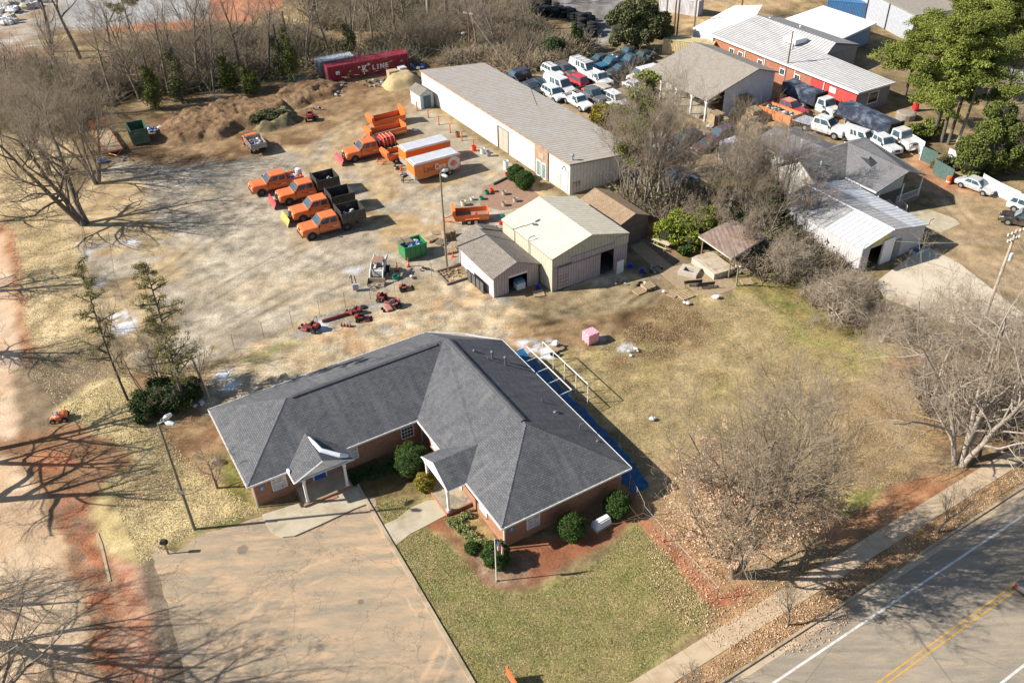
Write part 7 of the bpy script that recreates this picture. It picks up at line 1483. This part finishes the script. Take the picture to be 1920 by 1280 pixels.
bush('ground_cover_bed','dark green ground cover in the shade between the two porches',(700,890),[(-2,-.6,.12,1.3,1.0,.15),(0,.2,.12,1.5,1.0,.15),(2,1.0,.12,1.4,.9,.15)],9000,.08,L_dark,12,core=False)
bush('yellow_green_bush','large loose yellow-green bush behind the picnic table',(1288,455),[(-2.2,0,1.4,1.9,1.6,1.6),(0,.6,1.9,2.2,1.8,2.0),(1.9,.4,2.1,1.8,1.6,2.1),(.2,-1.2,1.0,1.6,1.0,1.1),(3.2,.2,1.6,1.2,1.2,1.5)],26000,.13,L_yel,21,sub=.42,twigs=4.2)
bush('small_green_bush','small mid green bush at the picnic table end of the yellow-green bush',(1282,478),[(0,0,.6,.9,.7,.7)],3500,.1,L_box,22)
bush('golden_bush','golden green rounded bush beside the car lot at the warehouse corner',(1130,240),[(0,0,1.8,2.2,1.8,1.9),(1.5,.5,1.6,1.6,1.4,1.6)],13000,.14,L_gold,23)
bush('evergreen_tree','broad dark evergreen tree at the top centre behind the car lot',(1192,96),[(-2.4,0,4.2,3.2,2.6,3.4),(2.2,.2,4.6,3.4,2.8,3.4),(0,.4,6.8,3.4,2.6,2.8),(0,-1,3,3,2,2.4),(4,0,3.2,2,2,2.2)],36000,.21,L_olive,24,'tree',sub=.36,trunk=[((0,0,0),(0,0,4.5),.4,.2)])
bush('dark_yard_shrub','wide dark green shrub at the foot of the two thin cedars',(305,775),[(-1.2,.3,1.1,1.9,1.5,1.2),(1.2,.9,1.3,1.9,1.5,1.4),(0,2.3,1.1,2.0,1.3,1.2),(-.8,-1.2,.6,1.1,.7,.7),(2.2,1.8,1.1,1.2,1.1,1.1)],26000,.10,L_dark,25,sub=.4,twigs=2.6)
bush('green_shrub','green upright shrub below the tyre stacks at the top',(1037,110),[(0,0,2,2.2,1.8,2.0),(1.2,0,1.6,1.4,1.2,1.5)],9000,.16,L_dark,26); bush('green_shrub','narrow upright green shrub right of the pale thicket at the top',(1078,98),[(0,0,2.4,1.2,1.2,2.4)],6000,.15,L_dark,27)
bush('green_shrub','low green shrub at the top centre beside the bare poles',(780,50),[(0,0,1.6,3,2,1.7)],7000,.17,L_olive,28)
bush('ivy_thicket','tall olive ivy-covered thicket right of the pine trunks',(1830,330),[(0,0,3.2,3.2,2.6,3.6),(2.4,.6,5.2,2.6,2.2,3.0),(-1.2,-.6,2.2,2.6,1.8,2.2),(1.4,1.0,7.2,2.3,1.8,2.2),(3.4,-.3,3.0,2,2,2.6)],52000,.15,L_vine,29,sub=.34,twigs=6)
bush('juniper_bush','yellow-green spreading juniper in front of the pine trunks',(1718,262),[(0,0,1.2,2.6,1.6,1.3),(2.2,.3,1.5,1.7,1.4,1.4),(-1.6,.4,.9,1.4,1.2,.9)],14000,.15,L_pine,30)
bush('low_ivy_bush','brownish ivy mound on the white fence by the green screens',(1765,318),[(0,0,1.0,1.9,.9,1.0),(1.6,-.2,.9,1.2,.9,.9)],6000,.12,L_olive,31)
bush('green_undershrub','dark green shrub among the bare trees left of the workshop',(1440,430),[(0,0,2.2,1.8,1.6,2.3),(.6,.4,4.2,1.3,1.2,1.9),(-2.2,-1,1.2,1.8,1.3,1.3)],15000,.14,L_dark,32)
bush('green_undershrub','rounded dark shrub between the shelter roof and the yellow-green bush',(1395,445),[(0,0,1.5,2.0,1.4,1.6)],8000,.13,L_dark,33)
for i,(px,py,h_,l) in enumerate(((292,205,6,'ivy-clad dark trunk right of the green dumpster in the woods'),(340,190,7.5,'tall ivy-clad trunk in the middle of the left woods'),(548,152,8,'dark ivy-covered tree left of the red container'),(528,150,6.5,'second ivy-covered tree beside the taller one left of the container'),(470,175,4,'dark evergreen mound on the fence line behind the dirt pile'),(655,108,5,'dark ivy-wrapped trunk behind the red container'),(430,170,5,'olive evergreen in the woods above the dirt pile'),(90,180,5,'yellow-green vine column on a dead trunk at the top left'))):
    bush('ivy_tree',l,(px,py),[(0,0,h_*.3,1.5,1.3,h_*.3),(.3,0,h_*.62,1.2,1.1,h_*.3),(-.3,.2,h_*.9,.8,.8,h_*.2)],5000,.13,L_yel if 'yellow' in l else (L_vine if i%2==0 else L_olive),40+i,'tree',core=False,sub=.55,trunk=[((0,0,0),(.2,.1,h_*1.35),.3,.12)])
# ---- pines on the right
def pine(px,h,label,seed,crown0,rad,mat=L_pine,n=16000,r0=.3,group=None,lean=(0,0),nb=16,size=.16,clump=.8,name='pine_tree'):
    R_=np.random.RandomState(seed); r=empty(name,G(*px),0,label,'tree',group); top=np.array([lean[0]*h,lean[1]*h,h]); P=lambda t:np.array([0,0,0])+top*t+np.array([math.sin(t*4+seed)*.2,math.cos(t*3)*.15,0])
    sg=[(*P(i/8),*P((i+1)/8),r0*(1-i/8*.75),r0*(1-(i+1)/8*.75)) for i in range(8)]; V,F=tubes(sg,8); fastmesh('trunk',V,F,m_brk2,r,smooth=True); bs=[];C=[]
    for i in range(nb):
        t=crown0+(1-crown0)*(i+R_.rand())/nb; p=P(t); a=R_.rand()*6.28; L=rad*(1.1-.75*(t-crown0)/(1-crown0))*R_.uniform(.6,1.1); d=np.array([math.cos(a),math.sin(a),R_.uniform(.05,.45)]); q=p+d*L; m=(p+q)/2+[0,0,-.15*L*0]
        bs+= [(*p,*m,.09,.06),(*m,*q,.06,.02)]
        for k in range(5): 
            s_=R_.uniform(.2,1.1); c=p+d*L*s_+R_.normal(0,.25*L*.4,3); C.append((*c,clump*R_.uniform(.7,1.3),clump*R_.uniform(.7,1.3),clump*.5*R_.uniform(.7,1.2))); bs.append((*(p+d*L*s_*.8),*c,.03,.012))
    V,F=tubes(bs,4); fastmesh('branches',V,F,m_brk2,r); V,F=foliage(C,n,size,seed,sub=.8,k=4,shell=.2); fastmesh('needles',V,F,mat,r); return r
gpn='pines at the top right'
pine((1746,263),17.5,'thick dark pine, leftmost trunk of the cluster at the top right',51,.32,7.2,n=150000,r0=.42,nb=38,clump=1.2,size=.11); pine((1763,268),16,'pale-barked pine just right of the thickest trunk',52,.5,4.2,n=26000,r0=.26,nb=18,clump=1.0)
pine((1777,272),15,'third pine trunk from the left of the cluster, slightly leaning',53,.5,4.4,n=26000,r0=.24,nb=18,lean=(.06,0),clump=1.0); pine((1850,200),15.5,'tall pine behind the ivy thicket at the top right corner',54,.3,6,n=90000,r0=.3,nb=26,clump=1.2,size=.11); pine((1700,180),11,'pine crown hanging over the grey end of the brick hall',55,.15,5.2,n=80000,r0=.25,nb=26,clump=1.15,size=.11)
pine((1810,130),13,'far pine at the top edge behind the cluster',56,.25,5,n=24000,r0=.3,nb=18,clump=1.1); 
r=empty('dead_pine_trunk',G(1792,275),0,'bare broken pine trunk at the right of the pine cluster','tree'); V,F=tubes([(0,0,0,.4,.1,4,.22,.18),(.4,.1,4,.5,.1,8,.18,.14),(.5,.1,8,.9,.2,9.6,.14,.1)],8); fastmesh('trunk',V,F,m_barkp,r,smooth=True)
pine((1186,375),13,'thin loose pine between the warehouse corner and the car lot',57,.4,2.9,n=9000,r0=.16,nb=14,clump=.75); pine((1206,330),13.5,'thin yellowish pine above the open barn side of the car lot',58,.5,2.6,n=8000,r0=.16,nb=12,clump=.75)
pine((240,752),hpx((240,752),488),'thin open cedar left of the dark shrub, foliage on its left side',60,.28,2.1,L_ced,n=8400,r0=.12,nb=35,size=.055,clump=0.34,name='cedar_tree'); pine((352,765),hpx((352,765),490),'thin open cedar rising from the right of the dark shrub',61,.22,2.6,L_ced,n=13200,r0=.14,nb=41,size=.055,clump=0.36,name='cedar_tree')
pine((332,735),9.5,'shorter cedar between the two thin cedars',62,.2,2.3,L_ced,n=6000,r0=.1,nb=28,size=.055,clump=0.34,name='cedar_tree')
pine((245,68),11,'sparse pine over the construction slab at the top left',63,.35,4,L_pine,n=5000,r0=.2,nb=10,clump=.7)
# ---- leafless trees
PB=(m_barkp,m_twigp)
bare_tree('bare_tree','big leafless tree with a low fork, trunk at the left edge of the gravel yard',(165,421),101,16.5,.48,mats=(m_brk2,m_twig),clear=.12,nb=(8,8,6,5),spread=1.1,stems=3,up=.22,levels=4,lean=(-.1,0))
bare_tree('bare_tree','leafless multi-stemmed tree behind the big one at the yard left edge',(183,345),102,15,.26,stems=5,nb=(8,7,5,5),clear=.2)
bare_tree('bare_tree','leafless tree at the left edge above the straw field',(95,330),103,14,.25,stems=4,nb=(8,7,5,4)); bare_tree('bare_tree','leafless tree with crown crossing the upper left straw field',(50,300),104,12,.22,stems=3,nb=(8,7,5,4))
bare_tree('bare_tree','dense leafless brown tree behind the left dumpster woods',(160,215),105,13,.25,nb=(9,6,5,5),mats=(m_bark,m_twigr)); bare_tree('dead_tree','large broken-limbed bare trunk at the top left corner',(98,98),106,14,.42,levels=2,nb=(4,2),clear=.45,mats=(m_brk2,m_brk2)); bare_tree('dead_tree','large bare trunk with one rising limb near the construction slab',(150,110),107,14,.4,levels=2,nb=(4,2),clear=.5,mats=(m_brk2,m_brk2))
bare_tree('bare_tree','small leafless tree beside the left end of the office',(408,915),108,4.6,.13,clear=.18,nb=(9,7,5,4),spread=1.4,ang=(30,60),tw=.01)
oak,osg=bare_tree('oak_tree','oak with brown dead leaves on its lower branches beside the sidewalk',(1378,1078),109,17,.30,clear=.08,nb=(13,8,6,4),mats=(m_bark,m_twig),leaves=(30000,.08,L_brown,8.0,.6),spread=1.15,up=.42,ang=(26,56),tw=.018,stems=3,wob=.13)
bare_tree('bare_tree','large pale leafless tree with drooping branches at the right above the sidewalk',(1796,872),110,16,.3,stems=5,nb=(9,7,6,4),mats=PB,droop=.7,spread=1.5,up=.12,clear=.15,ang=(35,70),tw=.017)
bare_tree('bare_tree','second pale leafless tree cut by the right edge',(1900,790),111,14,.22,stems=4,nb=(9,7,5,4),mats=PB,droop=.7)
bare_tree('bare_tree','pale leafless tree between the driveway and the large pale tree',(1745,760),112,13,.2,stems=4,nb=(9,7,5,4),mats=PB,droop=.4)
bare_tree('scrub_tree','wide tangled leafless scrub tree in front of the workshop',(1560,600),113,6.4,.2,stems=9,nb=(9,6,5,3),mats=PB,spread=1.5,up=-.02,clear=.1,ang=(35,75),droop=.5)
bare_tree('scrub_tree','smaller tangled scrub tree left of the wide one',(1470,520),114,5,.14,stems=7,nb=(8,6,5,3),mats=PB,spread=1.4,up=.0,clear=.1,droop=.4); bare_tree('scrub_tree','tangled scrub growth reaching under the pale tree',(1650,640),115,5,.14,stems=7,nb=(8,6,5,3),mats=PB,spread=1.4,up=.0,clear=.1,droop=.4)
bare_tree('bare_tree','tall twin-stemmed pale tree behind the narrow tan shed',(1233,398),116,15.5,.2,stems=2,nb=(9,5,4,3),mats=PB,clear=.45,up=.5,ang=(20,45)); bare_tree('bare_tree','leafless tree left of the tall twin-stemmed one',(1203,392),117,13,.18,stems=3,nb=(9,6,4,3),clear=.3,up=.4,ang=(20,50)); bare_tree('bare_tree','leafless multi-stemmed tree between the tall twins and the shed',(1216,385),118,12.5,.16,stems=3,nb=(9,6,4,3),clear=.3,up=.4)
bare_tree('bare_tree','dense spreading leafless tree above the shelter roof',(1363,415),119,11.5,.26,nb=(13,7,5,4),clear=.22,spread=1.2); bare_tree('bare_tree','slender multi-branched tree in front of the white storage box',(1382,335),120,11,.15,stems=3,nb=(9,5,4,3),up=.5,ang=(20,45)); bare_tree('bare_tree','leafless tree in the undergrowth beside the workshop corner',(1500,440),121,8,.16,stems=3,nb=(8,6,5,3),mats=(m_bark,m_twigr))
for i,(px,py,h_,l) in enumerate(((1180,392,11,'leafless tree against the warehouse near corner, leftmost of the clump'),(1248,380,12,'leafless tree right of the tall twins'),(1262,402,9,'small leafless tree at the yellow-green bush left edge'),(1330,405,10,'leafless tree left of the dense spreading one'),(1398,425,9.5,'leafless tree right of the dense spreading one above the shelter'),(1440,455,8.5,'leafless tree between the dark shrub and the scrub'),(1470,400,9,'leafless tree at the white wall of the shingled house'),(1345,462,6,'leafless tree leaning over the shelter roof'),(1405,482,6,'leafless tree over the right edge of the shelter roof'),(1160,330,10,'leafless tree at the warehouse end wall by the car lot'),(1225,330,11,'leafless tree behind the tall twins'))):
    bare_tree('bare_tree',l,(px,py),180+i,h_+1.5*(py<440),.14,stems=3,nb=(8,6,5,4),up=.35,ang=(22,55),mats=(m_bark,m_twig) if i%2 else (m_bark,m_twigr))
bare_tree('bare_tree','slender leafless tree standing on the patio edge',(1380,536),122,6.8,.1,nb=(8,5,4,3),mats=PB,clear=.35,tw=.01)
for i,(px,py,h_,l) in enumerate(((1477,1172,4.4,'small vase-shaped street tree between sidewalk and kerb'),(1757,996,5.2,'small vase-shaped street tree farther up the kerb'),(1292,1296,2.8,'small street tree at the bottom edge beside the sidewalk'))): bare_tree('young_tree',l,(px,py),130+i,h_,.09,stems=1,nb=(11,6,4,3),clear=.22,ang=(25,50),up=.3,tw=.008)
bare_tree('young_tree','bare sapling tangle among the three cedars',(300,722),134,5.5,.09,stems=5,nb=(7,5,4,3),up=.4,tw=.01)
for i,(px,py,h_,l) in enumerate(((270,735,6,'bare sapling left of the dark yard shrub'),(225,690,5,'thin bare sapling on the yard fence line at the left'),(318,700,7,'thin bare sapling rising behind the dark yard shrub'),(372,745,5.5,'bare sapling by the office left rear corner'),(205,620,5,'small bare sapling near the snow patch at the left'))): bare_tree('young_tree',l,(px,py),230+i,h_,.07,stems=2,nb=(7,5,4,3),up=.4,tw=.01)
# trees just outside the left edge, whose limbs and shadows reach into the picture
for i,(px,py,h_,l,r_) in enumerate(((-75,655,12,'leafless tree just past the left edge, middle, casting long shadows',.35),(-105,945,13,'thick leafless tree past the left edge, its branches over the clay road',.45),(-190,1130,10,'leafless tree past the lower left edge with limbs over the clay road',.3),(-60,1330,12,'leafless tree below the lower left corner with limbs rising into view',.35),(-230,1440,13,'leafless tree beyond the lower left corner casting shadows on the parking lot',.4),(-70,420,11,'leafless tree past the left edge by the upper straw field',.3))): bare_tree('bare_tree',l,(px,py),140+i,h_,r_,nb=(9,6,5,4),spread=1.2,stems=1 if i%2 else 2)
for i,(px,py,h_,l,r_) in enumerate(((-120,1190,16,'tall leafless tree left of the lower left corner shading the parking lot',.42),(20,1390,13,'leafless tree under the bottom edge whose twigs rise into the corner',.34),(-60,860,14,'leafless tree beside the clay road past the left edge, upper of the thick ones',.4),(60,1440,15,'leafless tree below the bottom edge shading the parking lot middle',.38),(-110,560,13,'leafless tree past the left edge beside the kerb, shading the clay road',.34))): bare_tree('bare_tree',l,(px,py),160+i,h_,r_,nb=(9,7,5,4),spread=1.25,stems=2,clear=.2)
# woodland copies
protos=[]
for i,k in enumerate((dict(h=11,r0=.2,nb=(9,5,4,3)),dict(h=9,r0=.15,stems=3,nb=(7,5,4,3)),dict(h=12.5,r0=.24,nb=(8,6,4,3),clear=.4,up=.4),dict(h=7,r0=.12,stems=4,nb=(7,5,4,3)))):
    h_=k.pop('h'); r0=k.pop('r0'); protos.append(bare_tree('woodland_tree','leafless grey-brown tree standing in the wooded strip beyond the yard',Vector((0,400+i*20,0)),200+i,h_,r0,group='leafless trees of the wooded strip',mats=(m_bark,m_twig if i%2 else m_twigr),**k)[0])
for i,(px,py,h_) in enumerate(((215,195,15),(262,185,17),(318,180,16),(372,160,18),(400,175,15),(455,150,17),(505,145,16),(570,120,17),(130,180,15),(60,190,13),(660,100,16),(700,82,14),(620,110,17),(25,250,13),(740,60,15))):
    o=copy_tree(protos[i%3]); o.location=G(px,py); o.rotation_euler=(0,0,i*1.7); k=h_/(11,9,12.5)[i%3]; o.scale=(k*.85,k*.85,k)
R_=random.Random(11); spots=[]
def inpx(x,y,poly): 
    c=False
    for (a,b),(c_,d) in zip(poly,poly[1:]+poly[:1]):
        if (b>y)!=(d>y) and x<(c_-a)*(y-b)/(d-b)+a: c=not c
    return c
W1=[(205,205),(235,180),(420,165),(580,125),(610,95),(560,60),(330,75),(180,150)]; W2=[(600,100),(760,70),(960,40),(1020,60),(960,100),(880,105),(780,100),(700,85),(610,92)]; W3=[(560,-10),(1010,-30),(1000,35),(760,60),(600,55)]; W4=[(-60,120),(60,110),(160,150),(190,200),(120,260),(-60,240)]; W5=[(1870,170),(2000,200),(2000,370),(1890,340),(1850,300)]
for poly,n in ((W1,26),(W2,18),(W3,26),(W4,9),(W5,6)):
    xs=[p[0] for p in poly]; ys=[p[1] for p in poly]; k=0
    while k<n:
        x,y=R_.uniform(min(xs),max(xs)),R_.uniform(min(ys),max(ys))
        if inpx(x,y,poly): spots.append((x,y)); k+=1
for i,(x,y) in enumerate(spots):
    o=protos[i] if i<4 else copy_tree(protos[R_.randrange(4)]); o.location=G(x,y); o.rotation_euler=(0,0,R_.uniform(0,6.28)); s_=R_.uniform(.7,1.15); o.scale=(s_,s_,s_*R_.uniform(.85,1.1))
# tall bare trunks beyond (poles of trees near the top)
for i,(px,py,l) in enumerate(((804,45,'pale straight pine trunk at the top centre'),(838,48,'ochre straight pine trunk right of the pale one'),(905,62,'dark trunk in the thicket right of the brown pole'))):
    r=empty('tall_trunk_tree',G(px,py),0,l,'tree'); V,F=tubes([(0,0,0,.1,0,6,.38,.32),(.1,0,6,.2,0,16,.32,.2)],8); fastmesh('trunk',V,F,m_barkp if i==0 else m_bark,r,smooth=True); V,F=foliage([(0,0,17,2.5,2.5,1.5)],3000,.2,i,.5); fastmesh('crown',V,F,L_pine,r)
# undergrowth as one mass: leafless bramble, vines and leaf litter clumps
R2=np.random.RandomState(77)
def thicket(name,label,polys,n,hmin,hmax,mat,leafm,seed,nt=46,leafn=26,lsize=.1):
    R3=np.random.RandomState(seed); segs=[]
    for _ in range(nt):
        a=R3.rand()*6.28; el=R3.uniform(.3,1.45); d=np.array([math.cos(a)*math.cos(el),math.sin(a)*math.cos(el),math.sin(el)]); L=R3.uniform(.6,1.2); p=R3.normal(0,.25,3)*[1,1,0]; q=p+d*L*.6; t=q+(d+R3.normal(0,.4,3))*L*.5; t[2]=max(t[2],.05); segs+= [(*p,*q,.022,.016),(*q,*t,.016,.008)]
    V0,F0=tubes(segs,3); lv,lf=cards(np.abs(R3.normal(0,.5,(leafn,3)))*[1,1,1]*np.sign(R3.normal(0,1,(leafn,3))*[1,1,0]+[0,0,9]),lsize,R3)
    P=[]; 
    tot=sum(p[1] for p in polys)
    for poly,w_ in polys:
        xs=[q[0] for q in poly]; ys=[q[1] for q in poly]; k=0
        while k<int(n*w_/tot):
            x,y=R3.uniform(min(xs),max(xs)),R3.uniform(min(ys),max(ys))
            if inpx(x,y,poly): g=G(x,y); P.append((g.x,g.y)); k+=1
    P=np.array(P); N=len(P); a=R3.rand(N)*6.28; s=R3.uniform(hmin,hmax,N); ca,sa=np.cos(a)*s,np.sin(a)*s
    def rep(V,F):
        X_=V[None,:,0]*ca[:,None]-V[None,:,1]*sa[:,None]+P[:,:1]; Y_=V[None,:,0]*sa[:,None]+V[None,:,1]*ca[:,None]+P[:,1:]; Z_=V[None,:,2]*s[:,None]
        return np.stack([X_,Y_,Z_],-1).reshape(-1,3),(F[None]+np.arange(N)[:,None,None]*len(V)).reshape(-1,4)
    va,fa=rep(V0,F0); vb,fb=rep(lv,lf); o=fastmesh(name,np.concatenate([va,vb]),np.concatenate([fa,fb+len(va)]),[mat,leafm],matidx=np.concatenate([np.zeros(len(fa),np.int32),np.ones(len(fb),np.int32)])); tag(o,label,'undergrowth',kind='stuff'); return o
thicket('brush_undergrowth','brown leafless brush and brambles filling the wooded strip beyond the yard',[(W1,1.2),(W2,1.3),(W3,1.2),(W4,.5),([(600,130),(740,95),(780,110),(770,122),(620,150)],.2),([(940,130),(1010,110),(1110,100),(1080,90),(960,95)],.4)],1700,1.3,2.9,m_twig,L_vine,301,leafn=44)
thicket('tan_brush','pale tan brambles between the brown pole and the car lot',[([(830,120),(900,90),(1010,90),(1110,92),(1090,108),(960,142),(905,118)],1)],330,1.2,2.3,plain('pale bramble',(.42,.33,.23),.95),L_olive,302,leafn=10)
thicket('right_bank_brush','grey-tan leafless brush on the bank at the right of the lawn',[([(1680,660),(1790,690),(1920,720),(1960,770),(1900,820),(1800,820),(1740,770)],1),([(1420,470),(1500,450),(1640,520),(1640,600),(1520,600)],.6),([(1850,180),(1960,190),(1960,330),(1870,330)],.5)],200,.8,1.7,m_twigp,L_olive,303,leafn=8)
thicket('shade_brush','dark leafless brush between the car lot trees and the shelter',[([(1150,380),(1230,340),(1340,380),(1480,400),(1500,460),(1400,470),(1350,440),(1300,430),(1210,410)],1),([(1340,440),(1500,430),(1560,520),(1440,530),(1400,500)],.5)],260,1.0,2.3,m_twig,L_olive,304,leafn=24)
# debris mound as a real heap
def mound(name,label,cat,poly,hmax,mat,seed=1,cell=.25,rough=.5):
    P=pw(poly); xs=[p.x for p in P]; ys=[p.y for p in P]; gx_=np.arange(min(xs)-1,max(xs)+1,cell); gy_=np.arange(min(ys)-1,max(ys)+1,cell); X_,Y_=np.meshgrid(gx_,gy_); M=inpoly(X_+(fbm(X_,Y_,2,3,1)-.5)*2,Y_+(fbm(X_,Y_,2,3,2)-.5)*2,P); M=soft(M,7)
    Z_=M**.8*hmax*(.55+.6*fbm(X_,Y_,3.5,3,seed))+M*(fbm(X_,Y_,1.6,5,seed+3)-.5)*rough*1.5+M*(fbm(X_,Y_,.5,2,seed+6)-.5)*rough*.7-.15; ny_,nx_=X_.shape; I=np.arange(ny_*nx_).reshape(ny_,nx_); F=np.stack([I[:-1,:-1],I[:-1,1:],I[1:,1:],I[1:,:-1]],-1).reshape(-1,4); keep=(Z_.ravel()[F]>-.14).any(1); o=fastmesh(name,np.stack([X_,Y_,Z_],-1).reshape(-1,3),F[keep],mat); tag(o,label,cat); return o
t=NT('loose mulch and soil',.95,0,.15); ob_=t.coord(); cc_=t.ramp(t.noise(ob_,.5,5,.7),[(.3,A(120,88,58)),(.55,A(176,138,98)),(.75,A(200,168,126))]); cc_=t.mix(.8,cc_,t.ramp(t.noise(ob_,5,6,.8),[(.3,(.4,.4,.4)),(.7,(1.35,1.35,1.35))]),'MULTIPLY'); t.bump(t.noise(ob_,3,6,.8),.9,.35); m_mulch=t.col(cc_)
mound('mulch_pile','long brown pile of mulch and soil along the far side of the yard','pile',[(300,262),(310,235),(370,210),(450,195),(540,190),(545,205),(470,235),(400,262),(330,272)],1.5,m_mulch,5,rough=.7)
mound('brush_pile','green-brown brush heap at the right end of the mulch pile','pile',[(478,232),(490,212),(540,205),(560,225),(530,238),(490,245)],1.5,plain('green brown brush',(.13,.12,.055),.95,var=.6,scale=2,dirt=(.26,.18,.11),bump=.8),9,rough=.7)
mound('soil_pile','brown soil and litter pile behind the red mower near the container','pile',[(510,195),(540,165),(600,155),(640,160),(630,178),(580,192),(560,205)],1.3,m_mulch,15,rough=.8)
mound('sand_pile','pale sand pile at the right end of the red container','pile',[(722,160),(745,142),(772,138),(782,150),(765,162),(740,168)],1.6,plain('pale sand',A(206,176,122),.95,var=.12,bump=.4),21,rough=.15)
bush('brush_foliage','green cut branches lying on the brush heap of the mulch pile',(515,228),[(0,0,1.2,2.4,1.3,.6),(-2,-1,1,1.4,1,.5)],7000,.13,L_olive,70,core=False,cat='cut branches')
# stacks of tyres / equipment rows at the top
ty=[]; R_=random.Random(8)
tp=empty('tyre_stack',G(1000,30),0,'stack of dark tyres and parts in the rows beside the asphalt at the top','tyre stack','rows of stacked tyres at the top')
for k in range(4): MB().lathe([(.35,.0),(.6,.03),(.65,.15),(.6,.27),(.35,.3)],(0,0,.32*k),10).build('tyre',m_tyre,tp)
for i in range(64):
    if i<40: x=985+R_.random()*95; y=12+ (x-985)*.22+R_.uniform(-8,14)
    else: x=1075+R_.random()*40; y=38+(x-1075)*.3+R_.uniform(-8,24)
    o=tp if i==0 else copy_tree(tp); o.location=G(x,y); s_=R_.uniform(.8,1.4); o.scale=(s_,s_,s_*R_.uniform(.7,1.3))
# far construction clutter top left
for i,(px,py,n,l,c) in enumerate(((22,18,30,'heap of pale rubble at the top left corner',[m_wbag,m_bags[3],m_stone]),(50,10,24,'second pale rubble heap right of the corner heap',[m_wbag,m_bags[3],m_stone]),(10,40,20,'low light rubble at the left edge of the top',[m_stone,m_wbag]))): bagpile(px,py,l,c,n,5,1.3,'rubble_heap',cat='rubble')
for i,(a,b,l) in enumerate(((( 205,42),(218,30),'leaning pale timber on the construction slab edge'),((222,40),(232,26),'second leaning timber on the construction slab'))):
    g0=G(*a); g1=G(*b); o=MB().tube([(0,0,.1),((g1-g0).x,(g1-g0).y,1.0)],.15,4).build('timber_beam',m_wood); o.location=g0; tag(o,l,'timber')
# fallen branch piles beside clay road, small green patch plant
# stones scattered: leaf litter under the oak, one mass
Rl=np.random.RandomState(31); og=G(1392,1062); n=7000; rr=np.sqrt(Rl.rand(n))*7.2; aa=Rl.rand(n)*6.28; c=np.stack([og.x+rr*np.cos(aa)+.5,og.y+rr*np.sin(aa),.03+Rl.rand(n)*.03],1); V,F=cards(c,.075,Rl,.9); o=fastmesh('leaf_litter',V,F,L_brown); tag(o,'fallen brown leaves scattered on the ground under the oak','leaves',kind='stuff')
n=7000; s=Rl.uniform(-8,60,n); tt=Rl.uniform(kt+.25,sB-.1,n) if sB>kt else Rl.uniform(sB,kt,n); c=np.array([[*rp(a,b),.03] for a,b in zip(s,tt)]); V,F=cards(c,.06,Rl,.9); o=fastmesh('verge_leaf_litter',V,F,L_brown); tag(o,'fallen brown leaves on the verge between sidewalk and road','leaves',kind='stuff')
# straw and grass tufts, each one mass
def tufts(name,label,polys,n,size,mat,seed,hz=.09):
    R3=np.random.RandomState(seed); P=[]
    for poly,w_ in polys:
        Q=pw(poly); xs=[p.x for p in Q]; ys=[p.y for p in Q]; q=np.stack([R3.uniform(min(xs),max(xs),n*3),R3.uniform(min(ys),max(ys),n*3)],1); q=q[inpoly(q[:,0],q[:,1],Q)][:int(n*w_)]; P.append(q)
    P=np.concatenate(P); m=len(P); a=R3.rand(m)*6.28; d=np.stack([np.cos(a),np.sin(a),np.zeros(m)],1)*size; h_=R3.uniform(.4,1,m)[:,None]*hz; b=np.concatenate([P,np.full((m,1),.0)],1); tl=R3.normal(0,.04,(m,3))*[1,1,0]
    V=np.stack([b-d,b+d,b+d*.3+[0,0,1]*h_+tl,b-d*.3+[0,0,1]*h_+tl],1).reshape(-1,3); o=fastmesh(name,V,np.arange(4*m).reshape(-1,4),mat); tag(o,label,'grass',kind='stuff'); return o
m_g1=leafmat('lawn grass blades',A(150,148,76),A(186,166,104),A(214,192,134),.7); m_g2=leafmat('dry grass blades',A(176,150,96),A(204,174,122),A(222,196,146),.6); m_st=leafmat('straw blades',A(190,160,104),A(226,200,144),A(240,220,176),.8)
tufts('lawn_grass','short green and tan grass of the front lawn',[([(735,1020),(800,990),(870,1050),(920,1110),(1000,1115),(1130,1050),(1195,980),(1335,1145),(1180,1280),(890,1280)],1),([(700,950),(760,930),(780,960),(735,985)],.05)],90000,.035,m_g1,401,.045)
tufts('back_lawn_grass','dry winter grass of the back lawn',[([(1130,650),(1250,560),(1450,570),(1620,650),(1800,770),(1700,900),(1560,945),(1350,1060),(1220,960),(1150,800)],1)],120000,.03,m_g2,402,.04)
tufts('straw_cover','loose pale straw over the bare ground at the left',[([(110,770),(235,695),(262,740),(330,840),(490,960),(360,1000),(262,1060),(200,900),(270,860)],.5),([(0,240),(100,300),(130,420),(190,600),(235,700),(110,770),(60,700),(20,450)],1)],40000,.07,m_st,403,.035)
for o in list(bpy.data.objects):
    if o.parent is None and 'scale' in o: pass
